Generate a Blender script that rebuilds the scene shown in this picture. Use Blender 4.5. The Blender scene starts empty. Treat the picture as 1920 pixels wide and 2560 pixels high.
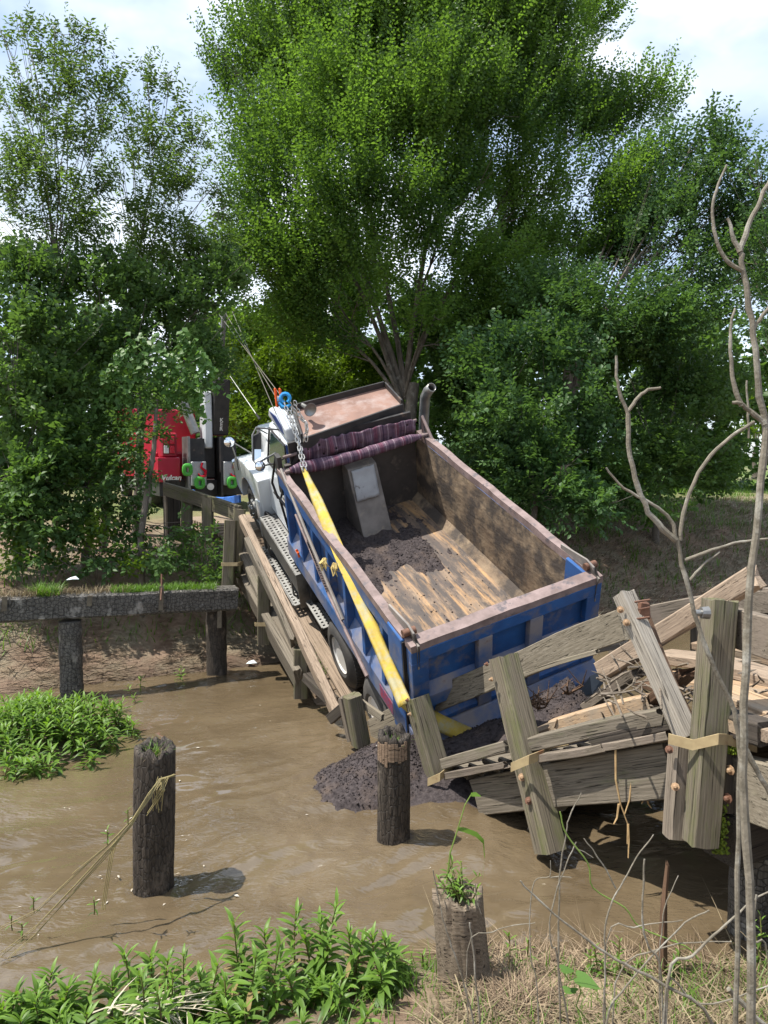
import bpy, bmesh, math, random
import numpy as np
from mathutils import Vector, Matrix, Euler
SC = bpy.context.scene
COL = SC.collection
R = math.radians
rnd = random.Random(7)
rng = np.random.default_rng(11)

# ------------------------------------------------------------------ camera, sky, sun, exposure
CAMZ, PITCH = 3.55, R(4.0)
cam_d = bpy.data.cameras.new('camera'); cam = bpy.data.objects.new('camera', cam_d); COL.objects.link(cam)
cam.location = (0, 0, CAMZ); cam.rotation_euler = (R(90)-PITCH, 0, 0)
cam_d.sensor_fit = 'VERTICAL'; cam_d.sensor_height = 36; cam_d.lens = 26
cam_d.clip_start = 0.05; cam_d.clip_end = 3000
SC.camera = cam
SUN_TO = Vector((-0.42, -0.06, 0.90)).normalized()
SUN_EL = math.asin(SUN_TO.z); SUN_AZ = math.atan2(SUN_TO.x, SUN_TO.y)
world = bpy.data.worlds.new('World'); SC.world = world; world.use_nodes = True
def build_world():
    nt = world.node_tree; nt.nodes.clear(); N = nt.nodes.new; L = nt.links.new
    out = N('ShaderNodeOutputWorld'); bg = N('ShaderNodeBackground'); bg.inputs['Strength'].default_value = 0.115
    sky = N('ShaderNodeTexSky'); sky.sky_type = 'NISHITA'; sky.sun_disc = False
    sky.sun_elevation = SUN_EL; sky.sun_rotation = SUN_AZ; sky.air_density = 1.0; sky.dust_density = 1.0; sky.ozone_density = 1.5
    tc = N('ShaderNodeTexCoord'); mp = N('ShaderNodeMapping'); mp.inputs['Scale'].default_value = (1.0, 1.0, 1.9); mp.inputs['Location'].default_value = (0.35, 0.1, 0.2)
    n1 = N('ShaderNodeTexNoise'); n1.inputs['Scale'].default_value = 2.1; n1.inputs['Detail'].default_value = 7; n1.inputs['Roughness'].default_value = 0.52; n1.inputs['Distortion'].default_value = 0.3
    rp = N('ShaderNodeValToRGB'); rp.color_ramp.elements[0].position = 0.40; rp.color_ramp.elements[1].position = 0.58; rp.color_ramp.elements[0].color = (0.42, 0.42, 0.42, 1)
    n2 = N('ShaderNodeTexNoise'); n2.inputs['Scale'].default_value = 4.0; n2.inputs['Detail'].default_value = 5
    rp2 = N('ShaderNodeValToRGB'); rp2.color_ramp.elements[0].position = 0.44; rp2.color_ramp.elements[1].position = 0.68
    rp2.color_ramp.elements[0].color = (2.8, 3.35, 4.1, 1); rp2.color_ramp.elements[1].color = (6.6, 6.8, 7.0, 1)
    mx = N('ShaderNodeMixRGB')
    L(tc.outputs['Generated'], mp.inputs['Vector']); L(mp.outputs['Vector'], n1.inputs['Vector']); L(mp.outputs['Vector'], n2.inputs['Vector'])
    L(n1.outputs['Fac'], rp.inputs['Fac']); L(n2.outputs['Fac'], rp2.inputs['Fac'])
    L(rp.outputs['Color'], mx.inputs['Fac']); L(sky.outputs['Color'], mx.inputs['Color1']); L(rp2.outputs['Color'], mx.inputs['Color2'])
    L(mx.outputs['Color'], bg.inputs['Color']); L(bg.outputs['Background'], out.inputs['Surface'])
build_world()
sun_d = bpy.data.lights.new('sun', 'SUN'); sun_d.energy = 3.6; sun_d.angle = R(0.6); sun_d.color = (1.0, 0.95, 0.86)
sun = bpy.data.objects.new('sun', sun_d); COL.objects.link(sun)
sun.rotation_euler = SUN_TO.to_track_quat('Z', 'Y').to_euler()
SC.view_settings.view_transform = 'Standard'; SC.view_settings.look = 'None'
SC.view_settings.gamma = 1.0; SC.view_settings.use_curve_mapping = False
SC.view_settings.exposure = 1.22
SC.cycles.max_bounces = 6; SC.cycles.diffuse_bounces = 3; SC.cycles.glossy_bounces = 3; SC.cycles.transmission_bounces = 4
SC.cycles.transparent_max_bounces = 6; SC.cycles.caustics_reflective = False; SC.cycles.caustics_refractive = False

# ------------------------------------------------------------------ measuring: a pixel of the photograph (1920 x 2560) at a depth -> a world point
FPX = 26/36*2560
FW = Vector((0, math.cos(PITCH), -math.sin(PITCH))); UP = Vector((0, math.sin(PITCH), math.cos(PITCH))); RT = Vector((1, 0, 0))
CPOS = Vector((0, 0, CAMZ))
def W(u, v, d):
    u, v, d = float(u), float(v), float(d); return CPOS + d*(FW + (u-960)/FPX*RT - (v-1280)/FPX*UP)
def WZ(u, v, z):
    r = FW + (u-960)/FPX*RT - (v-1280)/FPX*UP
    return CPOS + r*((z-CAMZ)/r.z)
AX = Vector((-0.46, 0.888, 0)).normalized()      # along the bridge, away from the near bank
LT = Vector((AX.y, -AX.x, 0))                    # across the bridge, to the right
T = Matrix(((0.904, -0.423, -0.0631, 1.499), (0.3466, 0.811, -0.4714, 9.49), (0.2505, 0.4043, 0.8797, -0.359), (0, 0, 0, 1)))  # pose of the tipped truck
def TL(x, y, z): return T @ Vector((x, y, z))
TI = T.inverted()
def TX(u, v, x):                                  # pixel -> world point on the truck-frame plane x = const
    o = TI @ CPOS; r = TI.to_3x3() @ (FW + (u-960)/FPX*RT - (v-1280)/FPX*UP)
    return T @ (o + r*((x-o.x)/r.x))

# ------------------------------------------------------------------ noise in numpy
def _h(ix, iy, iz):
    h = (ix*374761393 + iy*668265263 + iz*2147483647 + 1013904223) & 0xffffffff
    h = ((h ^ (h >> 13))*1274126177) & 0xffffffff
    return ((h ^ (h >> 16)) & 0xffff)/65535.0
def vn(x, y, z=0.0):
    x, y, z = np.broadcast_arrays(np.asarray(x, float), np.asarray(y, float), np.asarray(z, float))
    ix, iy, iz = np.floor(x).astype(np.int64), np.floor(y).astype(np.int64), np.floor(z).astype(np.int64)
    fx, fy, fz = x-ix, y-iy, z-iz
    fx, fy, fz = fx*fx*(3-2*fx), fy*fy*(3-2*fy), fz*fz*(3-2*fz)
    r = 0
    for dx in (0, 1):
        for dy in (0, 1):
            for dz in (0, 1):
                r = r + _h(ix+dx, iy+dy, iz+dz)*np.where(dx, fx, 1-fx)*np.where(dy, fy, 1-fy)*np.where(dz, fz, 1-fz)
    return r*2-1
def fbm(x, y, z=0.0, o=4):
    s, a, k = 0, 0.5, 1.0
    for i in range(o):
        s = s + a*vn(np.asarray(x)*k+17.3*i, np.asarray(y)*k-9.1*i, np.asarray(z)*k+3.7*i); a *= 0.5; k *= 2.03
    return s

# ------------------------------------------------------------------ materials
MATS = {}
def nodes_of(name):
    m = bpy.data.materials.new(name); m.use_nodes = True
    nt = m.node_tree; b = nt.nodes['Principled BSDF']
    return m, nt, b
def ramp(nt, src, p0, p1, c0=(0, 0, 0, 1), c1=(1, 1, 1, 1)):
    r = nt.nodes.new('ShaderNodeValToRGB'); e = r.color_ramp.elements
    e[0].position, e[1].position = p0, p1; e[0].color, e[1].color = c0, c1
    nt.links.new(src, r.inputs['Fac']); return r.outputs['Color']
def noise(nt, vec, scale, detail=5, rough=0.55, dist=0.0):
    n = nt.nodes.new('ShaderNodeTexNoise'); n.inputs['Scale'].default_value = scale; n.inputs['Detail'].default_value = detail
    n.inputs['Roughness'].default_value = rough; n.inputs['Distortion'].default_value = dist
    nt.links.new(vec, n.inputs['Vector']); return n.outputs['Fac']
def mapping(nt, scale, kind='Object', rot=(0, 0, 0)):
    tc = nt.nodes.new('ShaderNodeTexCoord'); mp = nt.nodes.new('ShaderNodeMapping')
    mp.inputs['Scale'].default_value = scale; mp.inputs['Rotation'].default_value = rot
    nt.links.new(tc.outputs[kind], mp.inputs['Vector']); return mp.outputs['Vector']
def mixc(nt, fac, a, b, mode='MIX'):
    m = nt.nodes.new('ShaderNodeMixRGB'); m.blend_type = mode
    for s, v in ((m.inputs['Fac'], fac), (m.inputs['Color1'], a), (m.inputs['Color2'], b)):
        if isinstance(v, (int, float)): s.default_value = v
        elif isinstance(v, tuple): s.default_value = v if len(v) == 4 else v+(1,)
        else: nt.links.new(v, s)
    return m.outputs['Color']
def bump(nt, b, h, strength=0.4, dist=0.02):
    n = nt.nodes.new('ShaderNodeBump'); n.inputs['Strength'].default_value = strength; n.inputs['Distance'].default_value = dist
    nt.links.new(h, n.inputs['Height']); nt.links.new(n.outputs['Normal'], b.inputs['Normal'])
def add_random(nt, col, amt=0.25):
    oi = nt.nodes.new('ShaderNodeObjectInfo'); hv = nt.nodes.new('ShaderNodeHueSaturation')
    mr = nt.nodes.new('ShaderNodeMapRange'); mr.inputs['To Min'].default_value = 1-amt; mr.inputs['To Max'].default_value = 1+amt
    nt.links.new(oi.outputs['Random'], mr.inputs['Value']); nt.links.new(mr.outputs['Result'], hv.inputs['Value']); nt.links.new(col, hv.inputs['Color'])
    return hv.outputs['Color']
def M(name, c1, c2=None, scale=6.0, rough=0.7, metal=0.0, c3=None, s3=2.0, t3=(0.52, 0.62), b=0.2, bd=0.01, stretch=(1, 1, 1), var=0.0, spec=0.4, kind='Object'):
    if name in MATS: return MATS[name]
    m, nt, bs = nodes_of(name); v = mapping(nt, stretch, kind)
    c2 = c2 or tuple(x*0.75 for x in c1)
    n1 = noise(nt, v, scale, 6, 0.6); col = mixc(nt, ramp(nt, n1, 0.35, 0.65), c1, c2)
    if c3:
        n3 = noise(nt, mapping(nt, (1, 1, 1), kind), s3, 7, 0.65); col = mixc(nt, ramp(nt, n3, t3[0], t3[1]), col, c3)
    if var: col = add_random(nt, col, var)
    nt.links.new(col, bs.inputs['Base Color']); bs.inputs['Roughness'].default_value = rough; bs.inputs['Metallic'].default_value = metal
    bs.inputs['Specular IOR Level'].default_value = spec
    if b: bump(nt, bs, noise(nt, v, scale*3, 5, 0.6), b, bd)
    MATS[name] = m; return m
def wood(name, light, dark, green=None, gt=(0.5, 0.65), b=0.9, grain=52.0, var=0.15, stain=None):
    if name in MATS: return MATS[name]
    m, nt, bs = nodes_of(name)
    v = mapping(nt, (0.9, grain, grain)); n1 = noise(nt, v, 1.6, 9, 0.72, 0.6)
    col = mixc(nt, ramp(nt, n1, 0.32, 0.68), dark, light)
    wv = nt.nodes.new('ShaderNodeTexWave'); wv.wave_type = 'BANDS'; wv.bands_direction = 'DIAGONAL'; wv.inputs['Scale'].default_value = 0.7; wv.inputs['Distortion'].default_value = 9
    wv.inputs['Detail'].default_value = 4; wv.inputs['Detail Scale'].default_value = 0.6
    nt.links.new(mapping(nt, (0.6, 30, 30)), wv.inputs['Vector'])
    col = mixc(nt, mixc(nt, 0.75, ramp(nt, wv.outputs['Color'], 0.45, 0.95), (0, 0, 0)), col, tuple(x*0.45 for x in dark))
    crack = ramp(nt, noise(nt, mapping(nt, (0.55, 46, 46)), 1.5, 4, 0.55, 1.0), 0.60, 0.65)
    col = mixc(nt, crack, col, tuple(x*0.3 for x in dark))
    if stain: col = mixc(nt, ramp(nt, noise(nt, mapping(nt, (1, 1, 1)), 3.2, 5, 0.6), 0.5, 0.66), col, stain)
    if green:
        g = ramp(nt, mixc(nt, 0.38, noise(nt, mapping(nt, (0.8, 2.5, 2.5)), 2.2, 8, 0.7), n1), gt[0], gt[1]); col = mixc(nt, g, col, green)
    if var: col = add_random(nt, col, var)
    nt.links.new(col, bs.inputs['Base Color']); bs.inputs['Roughness'].default_value = 0.85; bs.inputs['Specular IOR Level'].default_value = 0.25
    bump(nt, bs, mixc(nt, 0.55, n1, mixc(nt, crack, (0.6, 0.6, 0.6), (0, 0, 0))), b, 0.012)
    MATS[name] = m; return m
WD_POST = wood('weathered_post_wood', (0.215, 0.185, 0.140), (0.085, 0.070, 0.050), (0.10, 0.112, 0.036), (0.475, 0.66))
WD_RAIL = wood('weathered_rail_wood', (0.30, 0.26, 0.20), (0.14, 0.118, 0.085), (0.165, 0.165, 0.085), (0.57, 0.76))
WD_BEAM = wood('weathered_beam_wood', (0.245, 0.21, 0.165), (0.095, 0.08, 0.06), (0.10, 0.11, 0.05), (0.55, 0.72))
WD_SILVER = wood('silver_bleached_wood', (0.46, 0.42, 0.36), (0.22, 0.19, 0.155), None)
WD_TAN = wood('fresh_broken_wood', (0.47, 0.33, 0.205), (0.29, 0.195, 0.12), None, stain=(0.30, 0.235, 0.17))
WD_GREY = wood('grey_brown_wood', (0.25, 0.21, 0.165), (0.105, 0.085, 0.065), None, stain=(0.19, 0.155, 0.125))
WD_DARK = wood('dark_wet_wood', (0.10, 0.083, 0.067), (0.04, 0.033, 0.028), (0.075, 0.08, 0.03), (0.56, 0.74))
WD_ROT = wood('rotten_brown_wood', (0.17, 0.10, 0.06), (0.06, 0.036, 0.024), None, b=1.0)
WD_DECK = wood('old_deck_plank_wood', (0.25, 0.19, 0.135), (0.11, 0.085, 0.06), None, stain=(0.24, 0.17, 0.115))
WD_PINK = wood('pale_sawn_wood', (0.38, 0.295, 0.22), (0.20, 0.15, 0.11), None)

def char_mat(name, base, dark, stc=(13, 13, 5), ck=0.75):
    m, nt, bs = nodes_of(name)
    v = mapping(nt, stc)
    vo = nt.nodes.new('ShaderNodeTexVoronoi'); vo.feature = 'DISTANCE_TO_EDGE'; vo.inputs['Scale'].default_value = 2.3; nt.links.new(v, vo.inputs['Vector'])
    cr = mixc(nt, 1-ck, ramp(nt, vo.outputs['Distance'], 0.0, 0.10), (1, 1, 1))
    st = noise(nt, mapping(nt, (42, 42, 1.9)), 1.6, 8, 0.7, 0.5)
    col = mixc(nt, ramp(nt, st, 0.34, 0.7), dark, base)
    col = mixc(nt, cr, tuple(x*0.35 for x in dark), col)
    br = ramp(nt, noise(nt, mapping(nt, (2, 2, 1.2)), 2.4, 6, 0.6), 0.57, 0.70)
    col = mixc(nt, br, col, tuple(min(1, x*1.9+0.012) for x in base))
    nt.links.new(col, bs.inputs['Base Color']); bs.inputs['Roughness'].default_value = 0.6; bs.inputs['Specular IOR Level'].default_value = 0.35
    bump(nt, bs, mixc(nt, 0.7, cr, st), 1.0, 0.025); MATS[name] = m; return m
CHAR = char_mat('charred_creosote_wood', (0.092, 0.074, 0.058), (0.024, 0.019, 0.016))
CHAR_GREY = char_mat('weathered_charred_wood', (0.19, 0.175, 0.155), (0.055, 0.05, 0.044), (6, 9, 9), 0.95)
STUMP = wood('stump_side_wood', (0.26, 0.21, 0.155), (0.12, 0.09, 0.065), None)

BLUE = M('chipped_blue_paint', (0.022, 0.10, 0.30), (0.018, 0.062, 0.19), 3, 0.5, c3=(0.15, 0.14, 0.155), s3=4.6, t3=(0.52, 0.70), b=0.12)
BLUE_DUSTY = M('dusty_blue_paint', (0.03, 0.10, 0.27), (0.23, 0.21, 0.22), 2.5, 0.7, c3=(0.16, 0.09, 0.065), s3=5, t3=(0.64, 0.72), b=0.2)
RAILTOP = M('worn_pinkish_steel_rim', (0.25, 0.185, 0.175), (0.14, 0.10, 0.092), 5, 0.6, c3=(0.10, 0.085, 0.09), s3=6, t3=(0.56, 0.64), b=0.3)
RUST = M('rusty_steel_sheet', (0.25, 0.145, 0.11), (0.16, 0.09, 0.07), 2.0, 0.65, c3=(0.30, 0.235, 0.215), s3=2.2, t3=(0.5, 0.68), b=0.15)
BLACKST = M('black_steel', (0.018, 0.018, 0.02), (0.04, 0.036, 0.036), 5, 0.5, c3=(0.13, 0.09, 0.07), s3=4, t3=(0.63, 0.72))
GREYST = M('bare_grey_steel', (0.24, 0.215, 0.195), (0.13, 0.115, 0.105), 3, 0.6, c3=(0.30, 0.25, 0.20), s3=5, t3=(0.55, 0.7), b=0.2)
BEDIN = M('soil_stained_bed_steel', (0.29, 0.215, 0.14), (0.15, 0.105, 0.07), 3.6, 0.8, c3=(0.06, 0.048, 0.04), s3=2.6, t3=(0.40, 0.57), b=0.6, bd=0.02, stretch=(1, 0.6, 1.6))
BULK = M('dark_bulkhead_steel', (0.075, 0.065, 0.06), (0.045, 0.04, 0.038), 3, 0.7, c3=(0.15, 0.125, 0.105), s3=3, t3=(0.56, 0.72), b=0.3)  # darker tone than the bed sides, with lighter blotches
WHITEP = M('white_truck_paint', (0.62, 0.65, 0.68), (0.55, 0.58, 0.61), 2, 0.22, c3=(0.45, 0.43, 0.40), s3=3, t3=(0.66, 0.85), b=0.0, spec=0.5)
STRIPE = M('dark_blue_stripe_paint', (0.012, 0.04, 0.22), rough=0.3, b=0)
TYRE = M('dusty_tyre_rubber', (0.045, 0.043, 0.042), (0.085, 0.078, 0.07), 4, 0.8, b=0.3)
RIMW = M('white_wheel_rim_paint', (0.80, 0.79, 0.77), (0.70, 0.68, 0.64), 4, 0.35, c3=(0.3, 0.2, 0.14), s3=6, t3=(0.66, 0.75), b=0)
ALU = M('dull_aluminium', (0.30, 0.30, 0.29), (0.19, 0.185, 0.18), 5, 0.42, metal=0.7, b=0.1)
CHROME = M('chrome', (0.75, 0.76, 0.78), rough=0.12, metal=1.0, b=0)
CHAINM = M('galvanised_chain_steel', (0.62, 0.60, 0.57), (0.45, 0.43, 0.40), 20, 0.35, metal=0.8, b=0)
GLASS = M('dark_window_glass', (0.03, 0.055, 0.06), rough=0.05, b=0, spec=0.8)
MIRRORG = M('mirror_glass', (0.85, 0.87, 0.9), rough=0.03, metal=1.0, b=0)
RUBBER = M('black_rubber', (0.02, 0.02, 0.021), rough=0.75, b=0.1)
REDL = M('red_lens', (0.55, 0.01, 0.03), (0.35, 0.005, 0.02), 30, 0.25, b=0.2)
REDP = M('red_truck_paint', (0.42, 0.016, 0.045), (0.32, 0.012, 0.03), 2, 0.3, b=0)
GREENP = M('green_shackle_paint', (0.07, 0.36, 0.05), rough=0.4, b=0)
ORANGE = M('orange_hook_paint', (0.85, 0.13, 0.015), (0.6, 0.08, 0.01), 9, 0.45, b=0)
HOOKBLUE = M('blue_hook_paint', (0.02, 0.28, 0.62), (0.015, 0.2, 0.5), 9, 0.45, b=0)
CABLE = M('steel_cable', (0.22, 0.20, 0.17), rough=0.45, metal=0.6, b=0)
STRAPY = M('dirty_yellow_webbing', (0.50, 0.36, 0.05), (0.36, 0.26, 0.05), 5, 0.8, c3=(0.34, 0.31, 0.19), s3=7, t3=(0.46, 0.64), b=0.5, stretch=(1, 1, 1))
BLUEROPE = M('blue_synthetic_rope', (0.05, 0.19, 0.62), (0.04, 0.14, 0.48), 12, 0.6)
DIAMOND = M('bright_tread_plate', (0.42, 0.43, 0.44), (0.30, 0.31, 0.32), 40, 0.35, metal=0.6, b=0.6)
STEELTAN = M('tan_coated_steel_strap', (0.42, 0.33, 0.185), (0.30, 0.225, 0.125), 7, 0.5, c3=(0.20, 0.10, 0.05), s3=7, t3=(0.6, 0.7), metal=0.1)
BOLT = M('rusted_bolt_steel', (0.17, 0.082, 0.05), (0.10, 0.05, 0.032), 14, 0.7)
WASHER = M('pale_rusty_washer', (0.36, 0.25, 0.15), (0.25, 0.14, 0.075), 14, 0.6)
PATCH = M('crumpled_patch_sheet', (0.36, 0.37, 0.38), (0.29, 0.29, 0.30), 3, 0.5, c3=(0.14, 0.13, 0.13), s3=9, t3=(0.60, 0.68), b=0.6)
PAPER = M('pale_litter', (0.6, 0.68, 0.72), rough=0.6)
WHITEL = M('white_lettering', (0.8, 0.8, 0.8), rough=0.5, b=0)
BARK = M('grey_brown_bark', (0.17, 0.145, 0.12), (0.075, 0.062, 0.05), 8, 0.9, c3=(0.26, 0.24, 0.21), s3=6, t3=(0.55, 0.7), b=0.8, bd=0.02, stretch=(1, 1, 0.25))
TWIG = M('bare_sapling_bark', (0.20, 0.175, 0.135), (0.12, 0.105, 0.078), 24, 0.75, c3=(0.30, 0.285, 0.245), s3=9, t3=(0.5, 0.68), b=0.4)
ROOT = M('pale_root', (0.52, 0.36, 0.18), (0.38, 0.25, 0.12), 20, 0.8)
VINE = M('green_vine_stem', (0.16, 0.24, 0.045), rough=0.6, b=0)
STRAWST = M('yellow_dead_stem', (0.30, 0.25, 0.11), (0.20, 0.16, 0.075), 9, 0.7)
MOSS = M('bright_moss', (0.16, 0.22, 0.015), (0.08, 0.11, 0.015), 18, 0.95, b=1.0)

def soil_mat():
    m, nt, b = nodes_of('dark_loose_soil'); v = mapping(nt, (1, 1, 1))
    n1 = noise(nt, v, 22, 8, 0.7); n2 = noise(nt, v, 4, 5, 0.6)
    col = mixc(nt, ramp(nt, n1, 0.32, 0.7), (0.028, 0.023, 0.024), (0.105, 0.088, 0.088))
    col = mixc(nt, ramp(nt, n2, 0.5, 0.75), col, (0.125, 0.095, 0.08))
    nt.links.new(col, b.inputs['Base Color']); b.inputs['Roughness'].default_value = 0.95; b.inputs['Specular IOR Level'].default_value = 0.15
    bump(nt, b, noise(nt, v, 40, 8, 0.75), 1.0, 0.03); return m
SOIL = soil_mat()
def plaid_mat():
    m, nt, b = nodes_of('plaid_purple_tarpaulin')
    tc = nt.nodes.new('ShaderNodeTexCoord'); sx = nt.nodes.new('ShaderNodeSeparateXYZ'); nt.links.new(tc.outputs['Object'], sx.inputs[0])
    nz = noise(nt, mapping(nt, (38, 0.6, 0.6)), 1.0, 4, 0.7)
    col = mixc(nt, ramp(nt, nz, 0.36, 0.62), (0.055, 0.034, 0.056), (0.16, 0.10, 0.13))
    w = nt.nodes.new('ShaderNodeMath'); w.operation = 'PINGPONG'; w.inputs[1].default_value = 0.075; nt.links.new(sx.outputs['X'], w.inputs[0])
    line = ramp(nt, w.outputs[0], 0.003, 0.0085, (1, 1, 1, 1), (0, 0, 0, 1))
    w2 = nt.nodes.new('ShaderNodeMath'); w2.operation = 'PINGPONG'; w2.inputs[1].default_value = 0.19; nt.links.new(sx.outputs['X'], w2.inputs[0])
    line2 = ramp(nt, w2.outputs[0], 0.03, 0.034, (1, 1, 1, 1), (0, 0, 0, 1))
    col = mixc(nt, mixc(nt, 0.35, (0, 0, 0), line2), col, (0.17, 0.03, 0.06))
    col = mixc(nt, mixc(nt, 0.5, (0, 0, 0), line), col, (0.42, 0.34, 0.37))
    nt.links.new(col, b.inputs['Base Color']); b.inputs['Roughness'].default_value = 0.9; b.inputs['Specular IOR Level'].default_value = 0.1
    bump(nt, b, noise(nt, mapping(nt, (5, 12, 12)), 2, 4, 0.6), 0.5, 0.03); return m
PLAID = plaid_mat()
def floor_mat():
    # bare worn-bright orange and yellow steel streaks along the bed, soil stains between
    m, nt, b = nodes_of('streaked_bed_floor_steel')
    v = mapping(nt, (4.2, 0.38, 1)); n1 = noise(nt, v, 1.5, 6, 0.62, 0.3)
    col = mixc(nt, ramp(nt, n1, 0.36, 0.62), (0.085, 0.062, 0.052), (0.27, 0.19, 0.125))
    n2 = noise(nt, mapping(nt, (4.6, 0.42, 1)), 1.4, 7, 0.7, 0.3)
    pass
    n4 = noise(nt, mapping(nt, (5.0, 0.6, 1)), 2.1, 6, 0.7)
    col = mixc(nt, ramp(nt, n4, 0.57, 0.66), col, (0.075, 0.055, 0.05))
    n5 = noise(nt, mapping(nt, (3.2, 1.3, 1)), 1.6, 9, 0.75); col = mixc(nt, ramp(nt, n5, 0.43, 0.56), col, (0.062, 0.05, 0.045)); col = mixc(nt, ramp(nt, n2, 0.50, 0.67), col, (0.44, 0.255, 0.11))
    nt.links.new(col, b.inputs['Base Color']); b.inputs['Roughness'].default_value = 0.7
    bump(nt, b, noise(nt, mapping(nt, (14, 1.2, 1)), 2, 6, 0.6), 0.5, 0.015); return m
FLOORM = floor_mat()

def leaf_mat(name, c_dark, c_light, trans=0.4, tcol=None, rough=0.45, spec=0.35):
    m, nt, b = nodes_of(name)
    at = nt.nodes.new('ShaderNodeAttribute'); at.attribute_name = 'tint'
    col = mixc(nt, at.outputs['Fac'], c_dark, c_light)
    nt.links.new(col, b.inputs['Base Color']); b.inputs['Roughness'].default_value = rough; b.inputs['Specular IOR Level'].default_value = spec
    tr = nt.nodes.new('ShaderNodeBsdfTranslucent')
    tc = tcol or tuple(min(1, x*k) for x, k in zip(c_light, (1.5, 1.6, 0.7)))
    nt.links.new(mixc(nt, at.outputs['Fac'], tuple(x*0.55 for x in tc), tc), tr.inputs['Color'])
    ms = nt.nodes.new('ShaderNodeMixShader'); ms.inputs['Fac'].default_value = trans
    out = nt.nodes['Material Output']
    nt.links.new(b.outputs[0], ms.inputs[1]); nt.links.new(tr.outputs[0], ms.inputs[2]); nt.links.new(ms.outputs[0], out.inputs['Surface'])
    return m
LF_ELM = leaf_mat('elm_leaf', (0.042, 0.10, 0.028), (0.13, 0.225, 0.046), 0.5, spec=0.25)
LF_AIRY = leaf_mat('locust_leaf', (0.05, 0.10, 0.03), (0.115, 0.18, 0.055), 0.5)
LF_DARK = leaf_mat('dark_thicket_leaf', (0.04, 0.09, 0.028), (0.10, 0.175, 0.052), 0.42, spec=0.25)
LF_DEEP = leaf_mat('deep_green_leaf', (0.035, 0.088, 0.032), (0.09, 0.165, 0.058), 0.42, spec=0.25)
LF_LIME = leaf_mat('sunny_bush_leaf', (0.07, 0.13, 0.015), (0.14, 0.22, 0.025), 0.45)
LF_VINE = leaf_mat('vine_leaf', (0.06, 0.14, 0.03), (0.11, 0.21, 0.05), 0.4)
LF_WEED = leaf_mat('smartweed_leaf', (0.035, 0.08, 0.018), (0.15, 0.26, 0.04), 0.4)
GR_GREEN = leaf_mat('green_grass_blade', (0.06, 0.13, 0.015), (0.13, 0.24, 0.03), 0.35)
GR_DEAD = leaf_mat('dead_straw_blade', (0.075, 0.055, 0.035), (0.33, 0.27, 0.175), 0.2, tcol=(0.35, 0.27, 0.15), rough=0.8, spec=0.1)
GR_GREY = leaf_mat('grey_matted_grass', (0.28, 0.25, 0.185), (0.54, 0.485, 0.37), 0.2, tcol=(0.25, 0.2, 0.13), rough=0.85, spec=0.1)
GR_MUD = leaf_mat('muddy_stalks', (0.08, 0.055, 0.038), (0.34, 0.26, 0.175), 0.1, tcol=(0.2, 0.15, 0.1), rough=0.8, spec=0.1)

# ------------------------------------------------------------------ objects
WMX = {}
def tag(o, label=None, cat=None, group=None, kind=None):
    if label: o['label'] = label
    if cat: o['category'] = cat
    if group: o['group'] = group
    if kind: o['kind'] = kind
    return o
def link(name, data, mat=None, parent=None, world=None):
    o = bpy.data.objects.new(name, data); COL.objects.link(o)
    if mat is not None and data is not None and len(data.materials) == 0: data.materials.append(mat)
    Mw = world if world is not None else (WMX[parent.name] if parent else Matrix.Identity(4))
    if parent:
        o.parent = parent; o.matrix_basis = WMX[parent.name].inverted() @ Mw
    else: o.matrix_basis = Mw
    WMX[o.name] = Mw.copy(); return o
def thing(name, loc, label, cat, group=None, mtx=None):
    o = link(name, None, world=mtx if mtx is not None else Matrix.Translation(Vector(loc)))
    o.empty_display_size = 0.2
    return tag(o, label, cat, group)
def mesh_np(name, V, Fq, mat=None, smooth=False, tint=None):
    V = np.asarray(V, np.float32).reshape(-1, 3); Fq = np.asarray(Fq, np.int32); k = Fq.shape[1]
    me = bpy.data.meshes.new(name); me.vertices.add(len(V)); me.vertices.foreach_set('co', V.ravel())
    me.loops.add(Fq.size); me.loops.foreach_set('vertex_index', Fq.ravel()); me.polygons.add(len(Fq))
    me.polygons.foreach_set('loop_start', np.arange(0, Fq.size, k, dtype=np.int32))
    me.polygons.foreach_set('loop_total', np.full(len(Fq), k, np.int32))
    if smooth: me.polygons.foreach_set('use_smooth', np.ones(len(Fq), bool))
    me.update(calc_edges=True)
    if tint is not None:
        a = me.attributes.new('tint', 'FLOAT', 'POINT'); a.data.foreach_set('value', np.asarray(tint, np.float32))
    if mat: me.materials.append(mat)
    return me
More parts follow.
